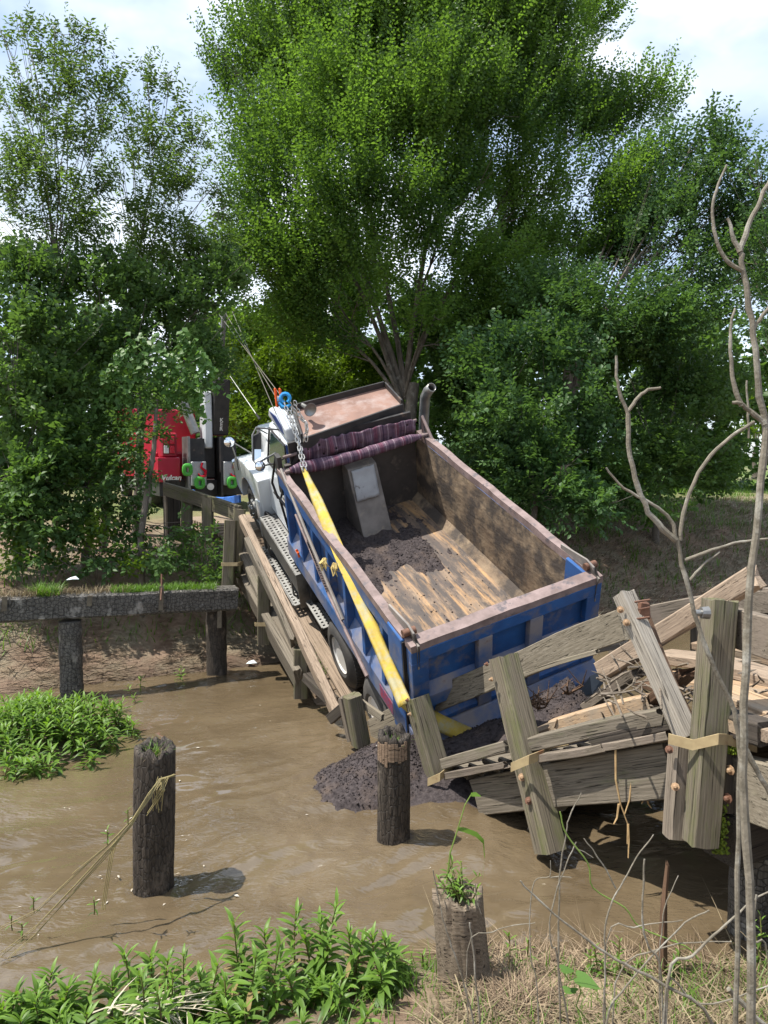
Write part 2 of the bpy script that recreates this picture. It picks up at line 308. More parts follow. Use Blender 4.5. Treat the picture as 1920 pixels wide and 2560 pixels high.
class MB:
    def __init__(s): s.v = []; s.f = []
    def add(s, vs, fs):
        n = len(s.v); s.v += [tuple(p) for p in vs]; s.f += [tuple(i+n for i in f) for f in fs]; return s
    def hexa(s, p):  # 8 points: bottom 4 ccw, top 4 ccw
        return s.add(p, [(3, 2, 1, 0), (4, 5, 6, 7), (0, 1, 5, 4), (1, 2, 6, 5), (2, 3, 7, 6), (3, 0, 4, 7)])
    def box(s, a, b):
        (x0, y0, z0), (x1, y1, z1) = a, b
        x0, x1 = min(x0, x1), max(x0, x1); y0, y1 = min(y0, y1), max(y0, y1); z0, z1 = min(z0, z1), max(z0, z1)
        return s.hexa([(x0, y0, z0), (x1, y0, z0), (x1, y1, z0), (x0, y1, z0), (x0, y0, z1), (x1, y0, z1), (x1, y1, z1), (x0, y1, z1)])
    def tube(s, path, r, n=6, cap=True):
        P = [Vector(p) for p in path]; m = len(P); rr = r if hasattr(r, '__len__') else [r]*m
        rings = []; prev = None
        for i in range(m):
            t = (P[min(i+1, m-1)]-P[max(i-1, 0)]); t = t.normalized() if t.length > 1e-9 else Vector((0, 0, 1))
            ref = prev if prev is not None else (Vector((0, 0, 1)) if abs(t.z) < 0.9 else Vector((1, 0, 0)))
            a = (ref - t*ref.dot(t)); a = a.normalized() if a.length > 1e-6 else t.orthogonal().normalized()
            prev = a; b = t.cross(a)
            rings.append([P[i]+(a*math.cos(2*math.pi*k/n)+b*math.sin(2*math.pi*k/n))*rr[i] for k in range(n)])
        vs = [p for ring in rings for p in ring]; fs = []
        for i in range(m-1):
            for k in range(n):
                k2 = (k+1) % n; fs.append((i*n+k, i*n+k2, (i+1)*n+k2, (i+1)*n+k))
        if cap: fs += [tuple(range(n))[::-1], tuple((m-1)*n+k for k in range(n))]
        return s.add(vs, fs)
    def lathe(s, prof, axis='X', c=(0, 0, 0), n=28, cap=True):  # prof: (along, radius)
        vs = []; m = len(prof)
        for a, r in prof:
            for k in range(n):
                q = 2*math.pi*k/n; y, z = r*math.cos(q), r*math.sin(q)
                p = {'X': (a, y, z), 'Y': (y, a, z), 'Z': (y, z, a)}[axis]; vs.append((p[0]+c[0], p[1]+c[1], p[2]+c[2]))
        fs = []
        for i in range(m-1):
            for k in range(n): k2 = (k+1) % n; fs.append((i*n+k, i*n+k2, (i+1)*n+k2, (i+1)*n+k))
        if cap: fs += [tuple(range(n))[::-1], tuple((m-1)*n+k for k in range(n))]
        return s.add(vs, fs)
    def prism(s, poly, a, b, axis='X'):  # poly in the other two axes, extruded a..b
        n = len(poly)
        def pt(t, q): return {'X': (t, q[0], q[1]), 'Y': (q[0], t, q[1]), 'Z': (q[0], q[1], t)}[axis]
        vs = [pt(a, q) for q in poly]+[pt(b, q) for q in poly]
        return s.add(vs, [tuple(range(n))[::-1], tuple(range(n, 2*n))]+[(i, (i+1) % n, n+(i+1) % n, n+i) for i in range(n)])
    def mesh(s, name, mat=None, smooth=False, bev=0.0, seg=1, auto=None):
        me = bpy.data.meshes.new(name); me.from_pydata(s.v, [], s.f)
        bm = bmesh.new(); bm.from_mesh(me); bmesh.ops.recalc_face_normals(bm, faces=bm.faces)
        if bev: bmesh.ops.bevel(bm, geom=[e for e in bm.edges if len(e.link_faces) == 2 and e.calc_face_angle(0) > 0.5], offset=bev, segments=seg, affect='EDGES', profile=0.6, clamp_overlap=True)
        if smooth:
            for f in bm.faces: f.smooth = True
            for e in bm.edges:
                if len(e.link_faces) == 2 and e.calc_face_angle(0) > (auto or 0.7): e.smooth = False
        bm.to_mesh(me); bm.free()
        if mat: me.materials.append(mat)
        return me
    def obj(s, name, mat, parent=None, world=None, smooth=False, bev=0.0, seg=1, auto=None):
        return link(name, s.mesh(name, mat, smooth, bev, seg, auto), None, parent, world)
def lerp(a, b, t): return a+(b-a)*t
SEED = [0]
def timber(name, path, w, h, mat, parent=None, up=Vector((0, 0, 1)), jag=(0.0, 0.0), wob=0.006, nseg=None, taper=None):
    """a sawn timber along a polyline of world points; w across, h along `up`; jag = ragged length of either end"""
    SEED[0] += 1; sd = SEED[0]
    P = [Vector(p) for p in path]; tot = sum((P[i+1]-P[i]).length for i in range(len(P)-1))
    if nseg is None: nseg = max(3, min(14, int(tot/0.22)))
    S = [0.0]
    for i in range(len(P)-1): S.append(S[-1]+(P[i+1]-P[i]).length)
    def at(s):
        for i in range(len(P)-1):
            if s <= S[i+1]+1e-9: return P[i].lerp(P[i+1], (s-S[i])/(S[i+1]-S[i]))
        return P[-1]
    X = (P[-1]-P[0]).normalized(); up = LT if abs(up.normalized().dot(X)) > 0.93 else up; Y = up.cross(X).normalized(); Z = X.cross(Y)
    Mw = Matrix((X, Y, Z)).transposed().to_4x4(); Mw.translation = P[0]; Mi = Mw.inverted()
    b = min(w, h)*0.09
    sec = [(-w/2+b, -h/2), (0, -h/2), (w/2-b, -h/2), (w/2, -h/2+b), (w/2, 0), (w/2, h/2-b), (w/2-b, h/2), (0, h/2), (-w/2+b, h/2), (-w/2, h/2-b), (-w/2, 0), (-w/2, -h/2+b)]
    n = len(sec); vs = []
    ts = [i/nseg for i in range(nseg+1)]
    if jag[0] > 0: ts = [0, 0.02]+ts[1:]
    if jag[1] > 0: ts = ts[:-1]+[0.98, 1.0]
    for ii, t in enumerate(ts):
        c = Mi @ at(t*tot); k = 1.0
        if taper: k = lerp(taper[0], taper[1], t)
        for j, (y, z) in enumerate(sec):
            q = float(vn(t*tot*1.7+sd*13.1, y*9+sd*3.7, z*9)); q2 = float(vn(t*tot*1.7+sd*7.7+40, z*9, y*9))
            dx = 0
            if ii == 0 and jag[0] > 0: dx = jag[0]*rnd.uniform(-0.2, 1)
            if ii == len(ts)-1 and jag[1] > 0: dx = -jag[1]*rnd.uniform(-0.2, 1)
            vs.append((c.x+dx, c.y+y*k+q*wob, c.z+z*k+q2*wob))
    fs = []
    m = len(ts)
    for i in range(m-1):
        for j in range(n): j2 = (j+1) % n; fs.append((i*n+j, i*n+j2, (i+1)*n+j2, (i+1)*n+j))
    for (o0, sg) in ((0, -1), ((m-1)*n, 1)):
        cen = Vector((0, 0, 0))
        for j in range(n): cen += Vector(vs[o0+j])
        cen /= n; cen.x += -sg*(jag[0 if o0 == 0 else 1])*0.15; ci = len(vs); vs.append(tuple(cen))
        for j in range(n):
            j2 = (j+1) % n; fs.append((o0+j2, o0+j, ci) if sg < 0 else (o0+j, o0+j2, ci))
    mb = MB(); mb.add(vs, fs)
    me = mb.mesh(name, mat)
    return link(name, me, None, parent, Mw)
def bolt(parent, p, nrm, r=0.035, name='bolt'):
    mb = MB(); mb.lathe([(0.0, r), (0.006, r), (0.007, r*0.55), (0.028, r*0.52), (0.034, r*0.3)], 'Z', n=8)
    q = Vector(nrm).normalized().to_track_quat('Z', 'Y').to_matrix().to_4x4(); q.translation = Vector(p)
    return mb.obj(name, rnd.choice((BOLT, WASHER, WASHER)), parent, q)

# ------------------------------------------------------------------ the ground: one sheet with the creek bed cut into it
def s_of(x, y): return -0.46*x+0.888*y
def near_line(x): return 4.98+0.06*np.sin(x*2.3+0.5)-0.45*np.clip(-x+0.1, 0, 1.2)
def ground_z(x, y):
    x = np.asarray(x, float); y = np.asarray(y, float)
    s = s_of(x, y)+0.25*vn(x*0.5, y*0.5)+0.08*vn(x*1.9, y*1.9)
    far = np.interp(s, [10.6, 11.9, 12.25, 12.8, 13.4, 14.4, 16.2, 20, 60, 400], [-1.3, -0.35, 0.03, 0.32, 0.8, 1.5, 2.05, 2.25, 2.6, 5.0])
    t = near_line(x)-y
    near = np.interp(t, [-3, -0.8, -0.1, 0.25, 1.0, 2.2, 3.6, 5.3, 8, 60], [-1.3, -0.45, -0.05, 0.10, 0.28, 0.75, 1.35, 1.9, 2.1, 2.4])
    z = np.maximum(far, near)
    isl = 0.30*np.exp(-(((x+4.35)/1.05)**2+((y-9.1)/0.9)**2)*1.2)
    z = np.where((z < 0.1) & (isl > 0.05), np.maximum(z, -0.16+isl), z)
    rough = 0.05*fbm(x*1.1, y*1.1, 0.3, 4)+0.02*fbm(x*5, y*5, 0.7, 3)*(np.hypot(x, y) < 30)
    return z+rough
def axis(lo, hi, step, far, g=1.13):
    a = list(np.arange(lo, hi+1e-6, step)); d = step
    while a[-1] < far: d *= g; a.append(a[-1]+d)
    d = step
    while a[0] > -far: d *= g; a.insert(0, a[0]-d)
    return np.array(a)
def sheet(name, xs, ys, zf, mat, attrs=None, smooth=True):
    X, Y = np.meshgrid(xs, ys); Z = zf(X, Y); nx, ny = len(xs), len(ys)
    V = np.stack([X, Y, Z], -1).reshape(-1, 3); i = np.arange(nx*ny).reshape(ny, nx)
    Fq = np.stack([i[:-1, :-1], i[:-1, 1:], i[1:, 1:], i[1:, :-1]], -1).reshape(-1, 4)
    me = mesh_np(name, V, Fq, mat, smooth)
    for k, fn in (attrs or {}).items():
        a = me.attributes.new(k, 'FLOAT', 'POINT'); a.data.foreach_set('value', np.asarray(fn(X, Y, Z), np.float32).ravel())
    return link(name, me)
def ground_mat():
    m, nt, b = nodes_of('bank_soil_and_litter'); v = mapping(nt, (1, 1, 1))
    at = nt.nodes.new('ShaderNodeAttribute'); at.attribute_name = 'green'
    aw = nt.nodes.new('ShaderNodeAttribute'); aw.attribute_name = 'wet'
    asd = nt.nodes.new('ShaderNodeAttribute'); asd.attribute_name = 'sand'
    n1 = noise(nt, v, 3.5, 8, 0.65); n2 = noise(nt, v, 19, 6, 0.65)
    mud = mixc(nt, ramp(nt, n1, 0.35, 0.65), (0.135, 0.088, 0.06), (0.25, 0.175, 0.125))
    lit = mixc(nt, ramp(nt, n2, 0.35, 0.65), (0.13, 0.105, 0.072), (0.26, 0.215, 0.15))
    col = mixc(nt, ramp(nt, noise(nt, v, 1.7, 6, 0.6), 0.42, 0.58), mud, lit)
    sand = mixc(nt, ramp(nt, n2, 0.35, 0.65), (0.42, 0.31, 0.21), (0.55, 0.43, 0.31)); col = mixc(nt, asd.outputs['Fac'], col, sand)
    gr = mixc(nt, ramp(nt, n2, 0.35, 0.65), (0.05, 0.09, 0.018), (0.11, 0.18, 0.03)); col = mixc(nt, at.outputs['Fac'], col, gr)
    wetc = mixc(nt, 1.0, col, (0.5, 0.46, 0.43), 'MULTIPLY'); col = mixc(nt, aw.outputs['Fac'], col, wetc)
    nt.links.new(col, b.inputs['Base Color'])
    rg = nt.nodes.new('ShaderNodeMapRange'); rg.inputs['To Min'].default_value = 0.9; rg.inputs['To Max'].default_value = 0.42
    nt.links.new(aw.outputs['Fac'], rg.inputs['Value']); nt.links.new(rg.outputs['Result'], b.inputs['Roughness'])
    b.inputs['Specular IOR Level'].default_value = 0.25
    bump(nt, b, mixc(nt, 0.5, n2, noise(nt, v, 60, 5, 0.7)), 0.8, 0.04); return m
SANDP = WZ(1370, 2450, 0.2)
def a_green(X, Y, Z):
    s = s_of(X, Y); g = np.clip((s-17.0)/3, 0, 1)*np.clip(0.75+fbm(X*0.15, Y*0.15, 5, 3), 0, 1)
    return g
def a_wet(X, Y, Z): return np.clip((0.28-Z+0.15*fbm(X*2, Y*2, 3, 3))/0.3, 0, 1)
def a_sand(X, Y, Z):
    d = np.hypot((X-SANDP.x)/0.75, (Y-SANDP.y)/0.38)
    q = (X+2.2)*0.888*0+np.abs((X-(-1.6))*AX.y-(Y-15.2)*AX.x)
    road = np.clip(1.6-np.abs((X+1.9)*LT.x+(Y-16.0)*LT.y), 0, 1)*(s_of(X, Y) > 15.3)*0.8
    return np.clip(np.clip(1.3-d+0.4*fbm(X*3, Y*3, 2, 3), 0, 1)+road, 0, 1)
ground = sheet('ground', axis(-9, 9, 0.11, 900), axis(1.5, 22, 0.11, 900), ground_z, ground_mat(), {'green': a_green, 'wet': a_wet, 'sand': a_sand})
tag(ground, kind='structure')

def water_z(x, y):
    x = np.asarray(x, float); y = np.asarray(y, float)
    q = -LT.x*x-LT.y*y; p = -LT.y*x+LT.x*y
    wx = x+0.55*fbm(x*0.45, y*0.45, 1, 3); wy = y+0.55*fbm(x*0.45+9, y*0.45, 4, 3)
    calm = 0.45+0.55*np.clip(0.55+1.4*vn(x*0.33+3, y*0.33+1), 0, 1)
    a = wx*LT.x+wy*LT.y; c = -wx*LT.y+wy*LT.x
    h = 0.016*vn(a*1.1, c*2.3, 2)+0.011*(1-np.abs(vn(a*1.9+5, c*4.2, 7)))+0.006*(1-np.abs(vn(a*4.3, c*8.5, 1.5)))+0.0045*(1-np.abs(vn(a*7.5+2, c*13, 3)))**2
    h = h*calm*3.4
    for (px, py, rr) in PILE_AT:
        d = np.hypot(x-px, y-py); h = h+0.012*np.exp(-((d-rr-0.03)/0.05)**2)+0.007*np.sin((d-rr)*34)*np.exp(-np.maximum(d-rr, 0)*3.0)*(d > rr)
    return h-0.015
def water_mat():
    m, nt, b = nodes_of('muddy_creek_water'); v = mapping(nt, (1, 1, 1), rot=(0, 0, -0.48))
    n = noise(nt, v, 0.55, 5, 0.6, 0.7)
    col = mixc(nt, ramp(nt, n, 0.32, 0.7), (0.086, 0.063, 0.037), (0.130, 0.098, 0.060))
    nt.links.new(col, b.inputs['Base Color']); b.inputs['Roughness'].default_value = 0.04; b.inputs['Specular IOR Level'].default_value = 0.5
    b.inputs['IOR'].default_value = 1.75
    st = mapping(nt, (1.0, 2.2, 1), rot=(0, 0, -0.48))
    st2 = mapping(nt, (1.0, 2.6, 1), rot=(0, 0, -0.20))
    hgt = mixc(nt, 0.5, noise(nt, st, 4.2, 3, 0.5, 1.6), noise(nt, st2, 6.0, 2, 0.5, 1.4))
    bump(nt, b, mixc(nt, ramp(nt, noise(nt, v, 0.8, 3, 0.5), 0.35, 0.65), (0.5, 0.5, 0.5), hgt), 0.5, 0.06); return m
P_LEFT = W(374, 2200, 6.15); P_MID = W(985, 2100, 6.85)
PILE_AT = [(P_LEFT.x, P_LEFT.y, 0.165), (P_MID.x, P_MID.y, 0.155), (W(540, 1600, 12.3).x, W(540, 1600, 12.3).y, 0.17)]
water = sheet('water', axis(-6.5, 4.0, 0.045, 60, 1.2), axis(4.4, 12.8, 0.045, 60, 1.2), water_z, water_mat())
tag(water, kind='structure')
# ------------------------------------------------------------------ the tipped dump truck (built in its own frame: x right, y forward, z up from the road)
truck = thing('dump_truck', None, 'blue and white dump truck tipped back and sideways through the broken bridge', 'dump truck', mtx=T)
BW, BL, ZF, ZT = 1.25, 4.35, 1.40, 2.66
def hit(u, v, ax, val):
    o = TI @ CPOS; r = TI.to_3x3() @ (FW + (u-960)/FPX*RT - (v-1280)/FPX*UP); return o + r*((val-o[ax])/r[ax])
def build_truck():
    P = lambda mb, n, m, **k: mb.obj(n, m, truck, **k)
    # floor
    mb = MB(); mb.box((-1.14, 0.0, ZF-0.06), (1.14, BL, ZF)); fl = P(mb, 'bed_floor', FLOORM)
    # sides
    for sx in (-1, 1):
        mb = MB()
        mb.prism([(sx*1.165, 1.10), (sx*1.165, ZT-0.1), (sx*1.149, ZT-0.1), (sx*1.12, ZT-0.45), (sx*1.12, ZF+0.12), (sx*1.0, ZF), (sx*1.0, ZF-0.05), (sx*1.12, 1.10)], 0.02, BL, 'Y')
        side = P(mb, 'bed_side', BLUE if sx < 0 else BLUE)
        side.data.materials.append(BEDIN)
        for p in side.data.polygons:
            if p.normal.x*sx < -0.3 or (p.normal.z > 0.3 and abs(p.center.x) < 1.13): p.material_index = 1
        # band under the rim, ribs, sloped bottom rail, rim
        mb = MB(); mb.prism([(sx*1.165, 2.27), (sx*1.165, ZT-0.09), (sx*1.255, ZT-0.09), (sx*1.255, 2.36)], 0.0, BL, 'Y'); mb.obj('top_rail', BLUE, side, bev=0.008)
        mb = MB(); n = 22
        for i in range(n):
            y0, y1 = BL*i/n, BL*(i+1)/n
            f = lambda y: 0.012*float(vn(y*2.6, sx*4.0)); g = lambda y: 0.008*float(vn(y*4.1, sx*9.0))
            mb.hexa([(sx*1.15+f(y0), y0, ZT-0.1), (sx*1.265+f(y0), y0, ZT-0.1), (sx*1.265+f(y1), y1, ZT-0.1), (sx*1.15+f(y1), y1, ZT-0.1),
                     (sx*1.155+f(y0), y0, ZT+g(y0)), (sx*1.262+f(y0), y0, ZT+g(y0)), (sx*1.262+f(y1), y1, ZT+g(y1)), (sx*1.155+f(y1), y1, ZT+g(y1))])
        mb.obj('rim', RAILTOP, side)
        mb = MB(); mb.prism([(sx*1.165, 1.62), (sx*1.285, 1.40), (sx*1.285, 1.10), (sx*1.24, 1.06), (sx*1.165, 1.06)], 0.0, BL-0.05, 'Y'); mb.obj('bottom_rail', BLUE_DUSTY, side, bev=0.008)
        for k in range(7):
            y = 0.62+k*0.585
            mb = MB(); mb.hexa([(sx*1.165, y-0.07, 1.5), (sx*1.275, y-0.045, 1.43), (sx*1.275, y+0.045, 1.43), (sx*1.165, y+0.07, 1.5),
                                (sx*1.165, y-0.07, 2.30), (sx*1.245, y-0.045, 2.38), (sx*1.245, y+0.045, 2.38), (sx*1.165, y+0.07, 2.30)])
            mb.obj('rib', BLUE, side, bev=0.006)
        # rear corner post
        mb = MB(); mb.box((sx*1.12, -0.02, 1.0), (sx*1.285, 0.34, ZT-0.03)); mb.obj('corner_post', BLUE, side, bev=0.01)
        mb = MB(); mb.box((sx*1.125, -0.035, 1.0), (sx*1.28, -0.021, ZT-0.05)); mb.obj('post_end_plate', BLACKST, side)
        # hinge ears at the tailgate top
        mb = MB(); mb.prism([(-0.22, ZT+0.0), (0.5, ZT+0.0), (0.5, ZT+0.06), (0.02, ZT+0.13), (-0.12, ZT+0.10), (-0.2, ZT-0.35), (-0.12, ZT-0.4)], sx*1.16, sx*1.185, 'X'); mb.obj('tailgate_hanger', GREYST, side, bev=0.004)
        mb = MB(); mb.lathe([(-0.07, 0.02), (-0.07, 0.045), (0.08, 0.045), (0.08, 0.02)], 'X', (sx*1.19, -0.02, ZT+0.055), 12); mb.obj('hinge_pin', BOLT, side, smooth=True)
        # tail light: rubber rim, lens and LED grid
        mb = MB(); mb.prism([(sx*1.20+0.052*math.cos(a), 2.02+(0.10 if math.sin(a) > 0 else -0.10)*1+0.05*math.sin(a)) for a in [i*math.pi/8 for i in range(16)]], -0.062, -0.036, 'Y'); tl = P(mb, 'tail_light', RUBBER)
        mb = MB(); mb.prism([(sx*1.20+0.04*math.cos(a), 2.02+(0.098 if math.sin(a) > 0 else -0.098)+0.038*math.sin(a)) for a in [i*math.pi/8 for i in range(16)]], -0.07, -0.0625, 'Y'); mb.obj('lens', REDL, tl)
        mb = MB()
        for i in range(3):
            for j in range(8): mb.box((sx*1.20-0.034+i*0.026, -0.076, 1.91+j*0.028), (sx*1.20-0.034+i*0.026+0.016, -0.0702, 1.91+j*0.028+0.018))
        mb.obj('led_grid', M('bright_red_led', (0.8, 0.04, 0.06), rough=0.2, b=0), tl)
        mb = MB(); mb.box((sx*1.2855, 0.35, 1.14), (sx*1.2895, 0.72, 1.34)); rf = P(mb, 'reflector_patch', M('red_reflector_patch', (0.42, 0.03, 0.05), (0.12, 0.09, 0.2), 30, 0.4, b=0))
    # bulkhead, bulkhead crown and canopy (cab shield)
    mb = MB(); mb.box((-1.12, BL-0.005, 1.1), (1.12, BL+0.07, ZT)); P(mb, 'bulkhead', BULK)
    mb = MB(); mb.box((-1.12, BL-0.05, 2.52), (1.12, BL-0.006, 2.62)); P(mb, 'bulkhead_beam', GREYST, bev=0.01)
    mb = MB(); mb.box((-1.02, BL+0.0, ZT+0.001), (1.06, BL+0.05, 3.02)); P(mb, 'bulkhead_crown', BLACKST)
    c = [hit(758, 1098, 2, 3.08), hit(1003, 1013, 2, 3.08), hit(962, 968, 2, 3.16), hit(735, 1027, 2, 3.16)]
    dz = Vector((0, 0, 0.05)); mb = MB(); mb.hexa([p-dz for p in c]+list(c)); can = P(mb, 'canopy', RUST)
    def lip(a, b, h, th, n):
        d = (b-a).normalized(); s_ = Vector((0, 0, 1)).cross(d).normalized()*th
        m2 = MB(); m2.hexa([a-dz*1.02, b-dz*1.02, b-dz*1.02+s_, a-dz*1.02+s_, a+Vector((0, 0, h)), b+Vector((0, 0, h)), b+Vector((0, 0, h))+s_, a+Vector((0, 0, h))+s_]); m2.obj(n, BLACKST, can, bev=0.004)
    lip(c[3], c[2], 0.10, 0.03, 'front_lip'); lip(c[2], c[1], 0.09, 0.03, 'side_lip'); lip(c[0], c[3], 0.09, 0.03, 'side_lip')
    mb = MB(); r0, r1 = c[0], c[1]
    mb.hexa([r0+Vector((-0.02, -0.05, -0.24)), r1+Vector((0.02, -0.05, -0.24)), r1+Vector((0.02, 0.0, -0.22)), r0+Vector((-0.02, 0, -0.22)), r0+Vector((-0.02, -0.04, 0.03)), r1+Vector((0.02, -0.04, 0.03)), r1+Vector((0.02, 0.0, 0.03)), r0+Vector((-0.02, 0.0, 0.03))])
    mb.obj('rear_beam', BLACKST, can, bev=0.006)
    for (pa, pb) in ((c[0], Vector((-1.0, BL+0.03, 2.6))), (c[1], Vector((1.06, BL+0.03, 2.6)))):
        mb = MB(); mb.tube([pa+Vector((0, 0, -0.1)), pb], 0.05, 6); mb.obj('canopy_bracket', BLACKST, can)
    # sloping hoist cover with its crumpled patch sheet
    mb = MB(); xl, xr = -0.21, 0.30
    mb.hexa([(xl, BL-0.72, ZF+0.002), (xr, BL-0.70, ZF+0.002), (xr, BL-0.006, ZF+0.002), (xl, BL-0.006, ZF+0.002), (xl, BL-0.27, 2.46), (xr, BL-0.24, 2.43), (xr, BL-0.006, 2.47), (xl, BL-0.006, 2.48)])
    dh = P(mb, 'hoist_cover', GREYST, bev=0.02, seg=2)
    nx, nz = 10, 12; V = []; Fq = []
    for j in range(nz+1):
        for i in range(nx+1):
            a, b = i/nx, j/nz; x = lerp(-0.16, 0.23, a)-0.02*(1-b); z = lerp(1.98, 2.44, b)+0.01*vn(a*5, 3.3)
            y = BL-0.72+(z-ZF)/(2.46-ZF)*0.45-0.022-0.011*abs(float(vn(a*4.5+2, b*5.5)))
            V.append((x, y, float(z)))
    for j in range(nz):
        for i in range(nx): q = j*(nx+1)+i; Fq.append((q, q+1, q+nx+2, q+nx+1))
    o = link('patch_sheet', mesh_np('patch_sheet', V, Fq, PATCH), None, dh); o.modifiers.new('s', 'SOLIDIFY').thickness = 0.008
    # tailgate
    mb = MB(); mb.box((-1.24, -0.10, 1.36), (1.24, -0.045, ZT-0.02)); tg = P(mb, 'tailgate', BLUE)
    tg.data.materials.append(BEDIN)
    for p in tg.data.polygons:
        if p.normal.y > 0.5: p.material_index = 1
    n = 18; mb = MB()
    for i in range(n):
        x0, x1 = lerp(-1.25, 1.25, i/n), lerp(-1.25, 1.25, (i+1)/n); g = lambda x: 0.010*float(vn(x*3.3, 8.8)); f = lambda x: 0.008*float(vn(x*4.3, 2.2))
        mb.hexa([(x0, -0.198+f(x0), ZT-0.09), (x1, -0.198+f(x1), ZT-0.09), (x1, -0.044+f(x1), ZT-0.09), (x0, -0.044+f(x0), ZT-0.09), (x0, -0.185+f(x0), ZT-0.01+g(x0)), (x1, -0.185+f(x1), ZT-0.01+g(x1)), (x1, -0.035+f(x1), ZT+g(x1)), (x0, -0.035+f(x0), ZT+g(x0))])
    mb.obj('top_rim', RAILTOP, tg)
    mb = MB(); mb.box((-1.25, -0.195, ZT-0.26), (1.25, -0.101, ZT-0.095)); mb.obj('top_bar', BLUE, tg, bev=0.008)
    for xa, xb in ((-1.25, -1.05), (-0.42, -0.24), (0.26, 0.44), (1.05, 1.25)):
        mb = MB(); mb.box((xa, -0.193, 1.36), (xb, -0.102, ZT-0.261)); mb.obj('upright', BLUE if abs(xa) > 0.9 or abs(xb) > 0.9 else BLUE_DUSTY, tg, bev=0.006)
    for xa, xb in ((-1.049, -0.421), (-0.239, 0.259), (0.441, 1.049)):
        mb = MB(); mb.prism([(-0.101, 1.98), (-0.185, 1.83), (-0.185, 1.66), (-0.101, 1.64)], xa, xb, 'X'); mb.obj('ledge', BLUE_DUSTY, tg, bev=0.004)
        mb = MB(); mb.prism([(-0.101, 1.50), (-0.185, 1.42), (-0.185, 1.36), (-0.101, 1.36)], xa, xb, 'X'); mb.obj('ledge', BLUE, tg, bev=0.004)
    mb = MB(); mb.prism([(-0.03, 1.35), (-0.20, 1.34), (-0.34, 1.20), (-0.34, 1.06), (-0.05, 1.02)], -1.27, 1.27, 'X'); P(mb, 'rear_sill', BLUE_DUSTY, bev=0.01)
    mb = MB(); mb.prism([(-0.06, 1.015), (-0.36, 1.055), (-0.52, 0.86), (-0.50, 0.80), (-0.08, 0.82)], -1.2, 1.25, 'X'); P(mb, 'rear_apron', GREYST, bev=0.01)
    mb = MB(); mb.box((0.95, -0.30, 0.25), (1.3, -0.27, 0.80)); P(mb, 'mud_flap', RUBBER)
    # frame, drive shaft tunnel
    for sx in (-0.42, 0.42):
        mb = MB(); mb.box((sx-0.05, 0.1, 0.72), (sx+0.05, 8.5, 0.98)); P(mb, 'frame_rail', BLACKST)
    for y in (0.95, 2.28):
        mb = MB(); mb.tube([(-0.9, y, 0.5), (0.9, y, 0.5)], 0.12, 10); P(mb, 'axle', BLACKST)
    # wheels
    def wheel(x, y, sx, dual, rim_mat, steer=False):
        w = link('wheel', None, None, truck, T @ Matrix.Translation((x, y, 0.52))); w.empty_display_size = 0.1
        d = 0.29 if not dual else 0.60
        mb = MB(); prof = [(-0.0, 0.285), (0.03, 0.33), (0.022, 0.42), (-0.004, 0.475), (-0.03, 0.505), (-0.05, 0.52), (-0.24, 0.52), (-0.265, 0.505), (-0.29, 0.46), (-0.29, 0.28)]
        mb.lathe([(-sx*a if False else a*(1 if sx > 0 else -1), r) for a, r in prof], 'X', n=44, cap=False)
        if dual: mb.lathe([(a*(1 if sx > 0 else -1)-sx*0.33, r) for a, r in prof], 'X', n=36)
        # tread lugs
        for k in range(56):
            q = 2*math.pi*k/56
            for row in range(4):
                xx = -sx*(0.06+row*0.05); qq = q+(row % 2)*math.pi/56
                c_, s_ = math.cos(qq), math.sin(qq); t_ = 0.022
                pts = []
                for rr in (0.515, 0.531):
                    for (a, b) in ((-0.02, -t_), (0.02, -t_*0.4), (0.02, t_), (-0.02, t_*0.4)): pts.append((xx+a, rr*c_-b*s_, rr*s_+b*c_))
                mb.hexa(pts)
        mb.obj('tyre', TYRE, w, WMX[w.name], smooth=True, auto=0.5)
        if dual:   # deep dished white rim
            pr = [(-0.01, 0.288), (0.01, 0.282), (0.0, 0.262), (-0.09, 0.245), (-0.11, 0.20), (-0.11, 0.13), (-0.05, 0.12), (-0.03, 0.09), (-0.03, 0.01)]
        else:
            pr = [(-0.01, 0.288), (0.01, 0.28), (-0.01, 0.255), (-0.04, 0.235), (0.05, 0.19), (0.065, 0.12), (0.10, 0.11), (0.12, 0.085), (0.12, 0.01)]
        mb = MB(); mb.lathe([(a*sx, r) for a, r in pr], 'X', n=40); mb.obj('rim', rim_mat, w, WMX[w.name], smooth=True)
        a0 = -0.11 if dual else 0.06
        for k in range(10):
            q = 2*math.pi*k/10; mb = MB(); mb.lathe([(0, 0.018), (0.035*sx, 0.018), (0.045*sx, 0.01)], 'X', (a0*sx, 0.16*math.cos(q), 0.16*math.sin(q)), 6); mb.obj('lug_nut', CHROME if not dual else BOLT, w, WMX[w.name])
        if not dual:
            for k in range(10):
                q = 2*math.pi*(k+.5)/10; mb = MB(); mb.lathe([(0.0, 0.026), (0.004*sx, 0.026)], 'X', ((0.013)*sx, 0.222*math.cos(q), 0.222*math.sin(q)), 10); mb.obj('hand_hole', BLACKST, w, WMX[w.name])
        return w
    for sx in (-1, 1):
        for y in (2.28, 0.95): wheel(sx*1.27, y, sx, True, RIMW)
        wheel(sx*1.17, 6.92, sx, False, ALU)
    # cab
    mb = MB()
    def sect(y, zb, zt, xb, xt): return [(-xb, y, zb), (xb, y, zb), (xt, y, zt), (-xt, y, zt)]
    S = [sect(4.62, 1.0, 2.72, 1.02, 0.92), sect(4.70, 0.95, 2.84, 1.04, 0.90), sect(5.45, 0.95, 2.92, 1.04, 0.90), sect(5.85, 0.95, 2.80, 1.04, 0.88), sect(6.35, 0.95, 1.98, 1.03, 0.98)]
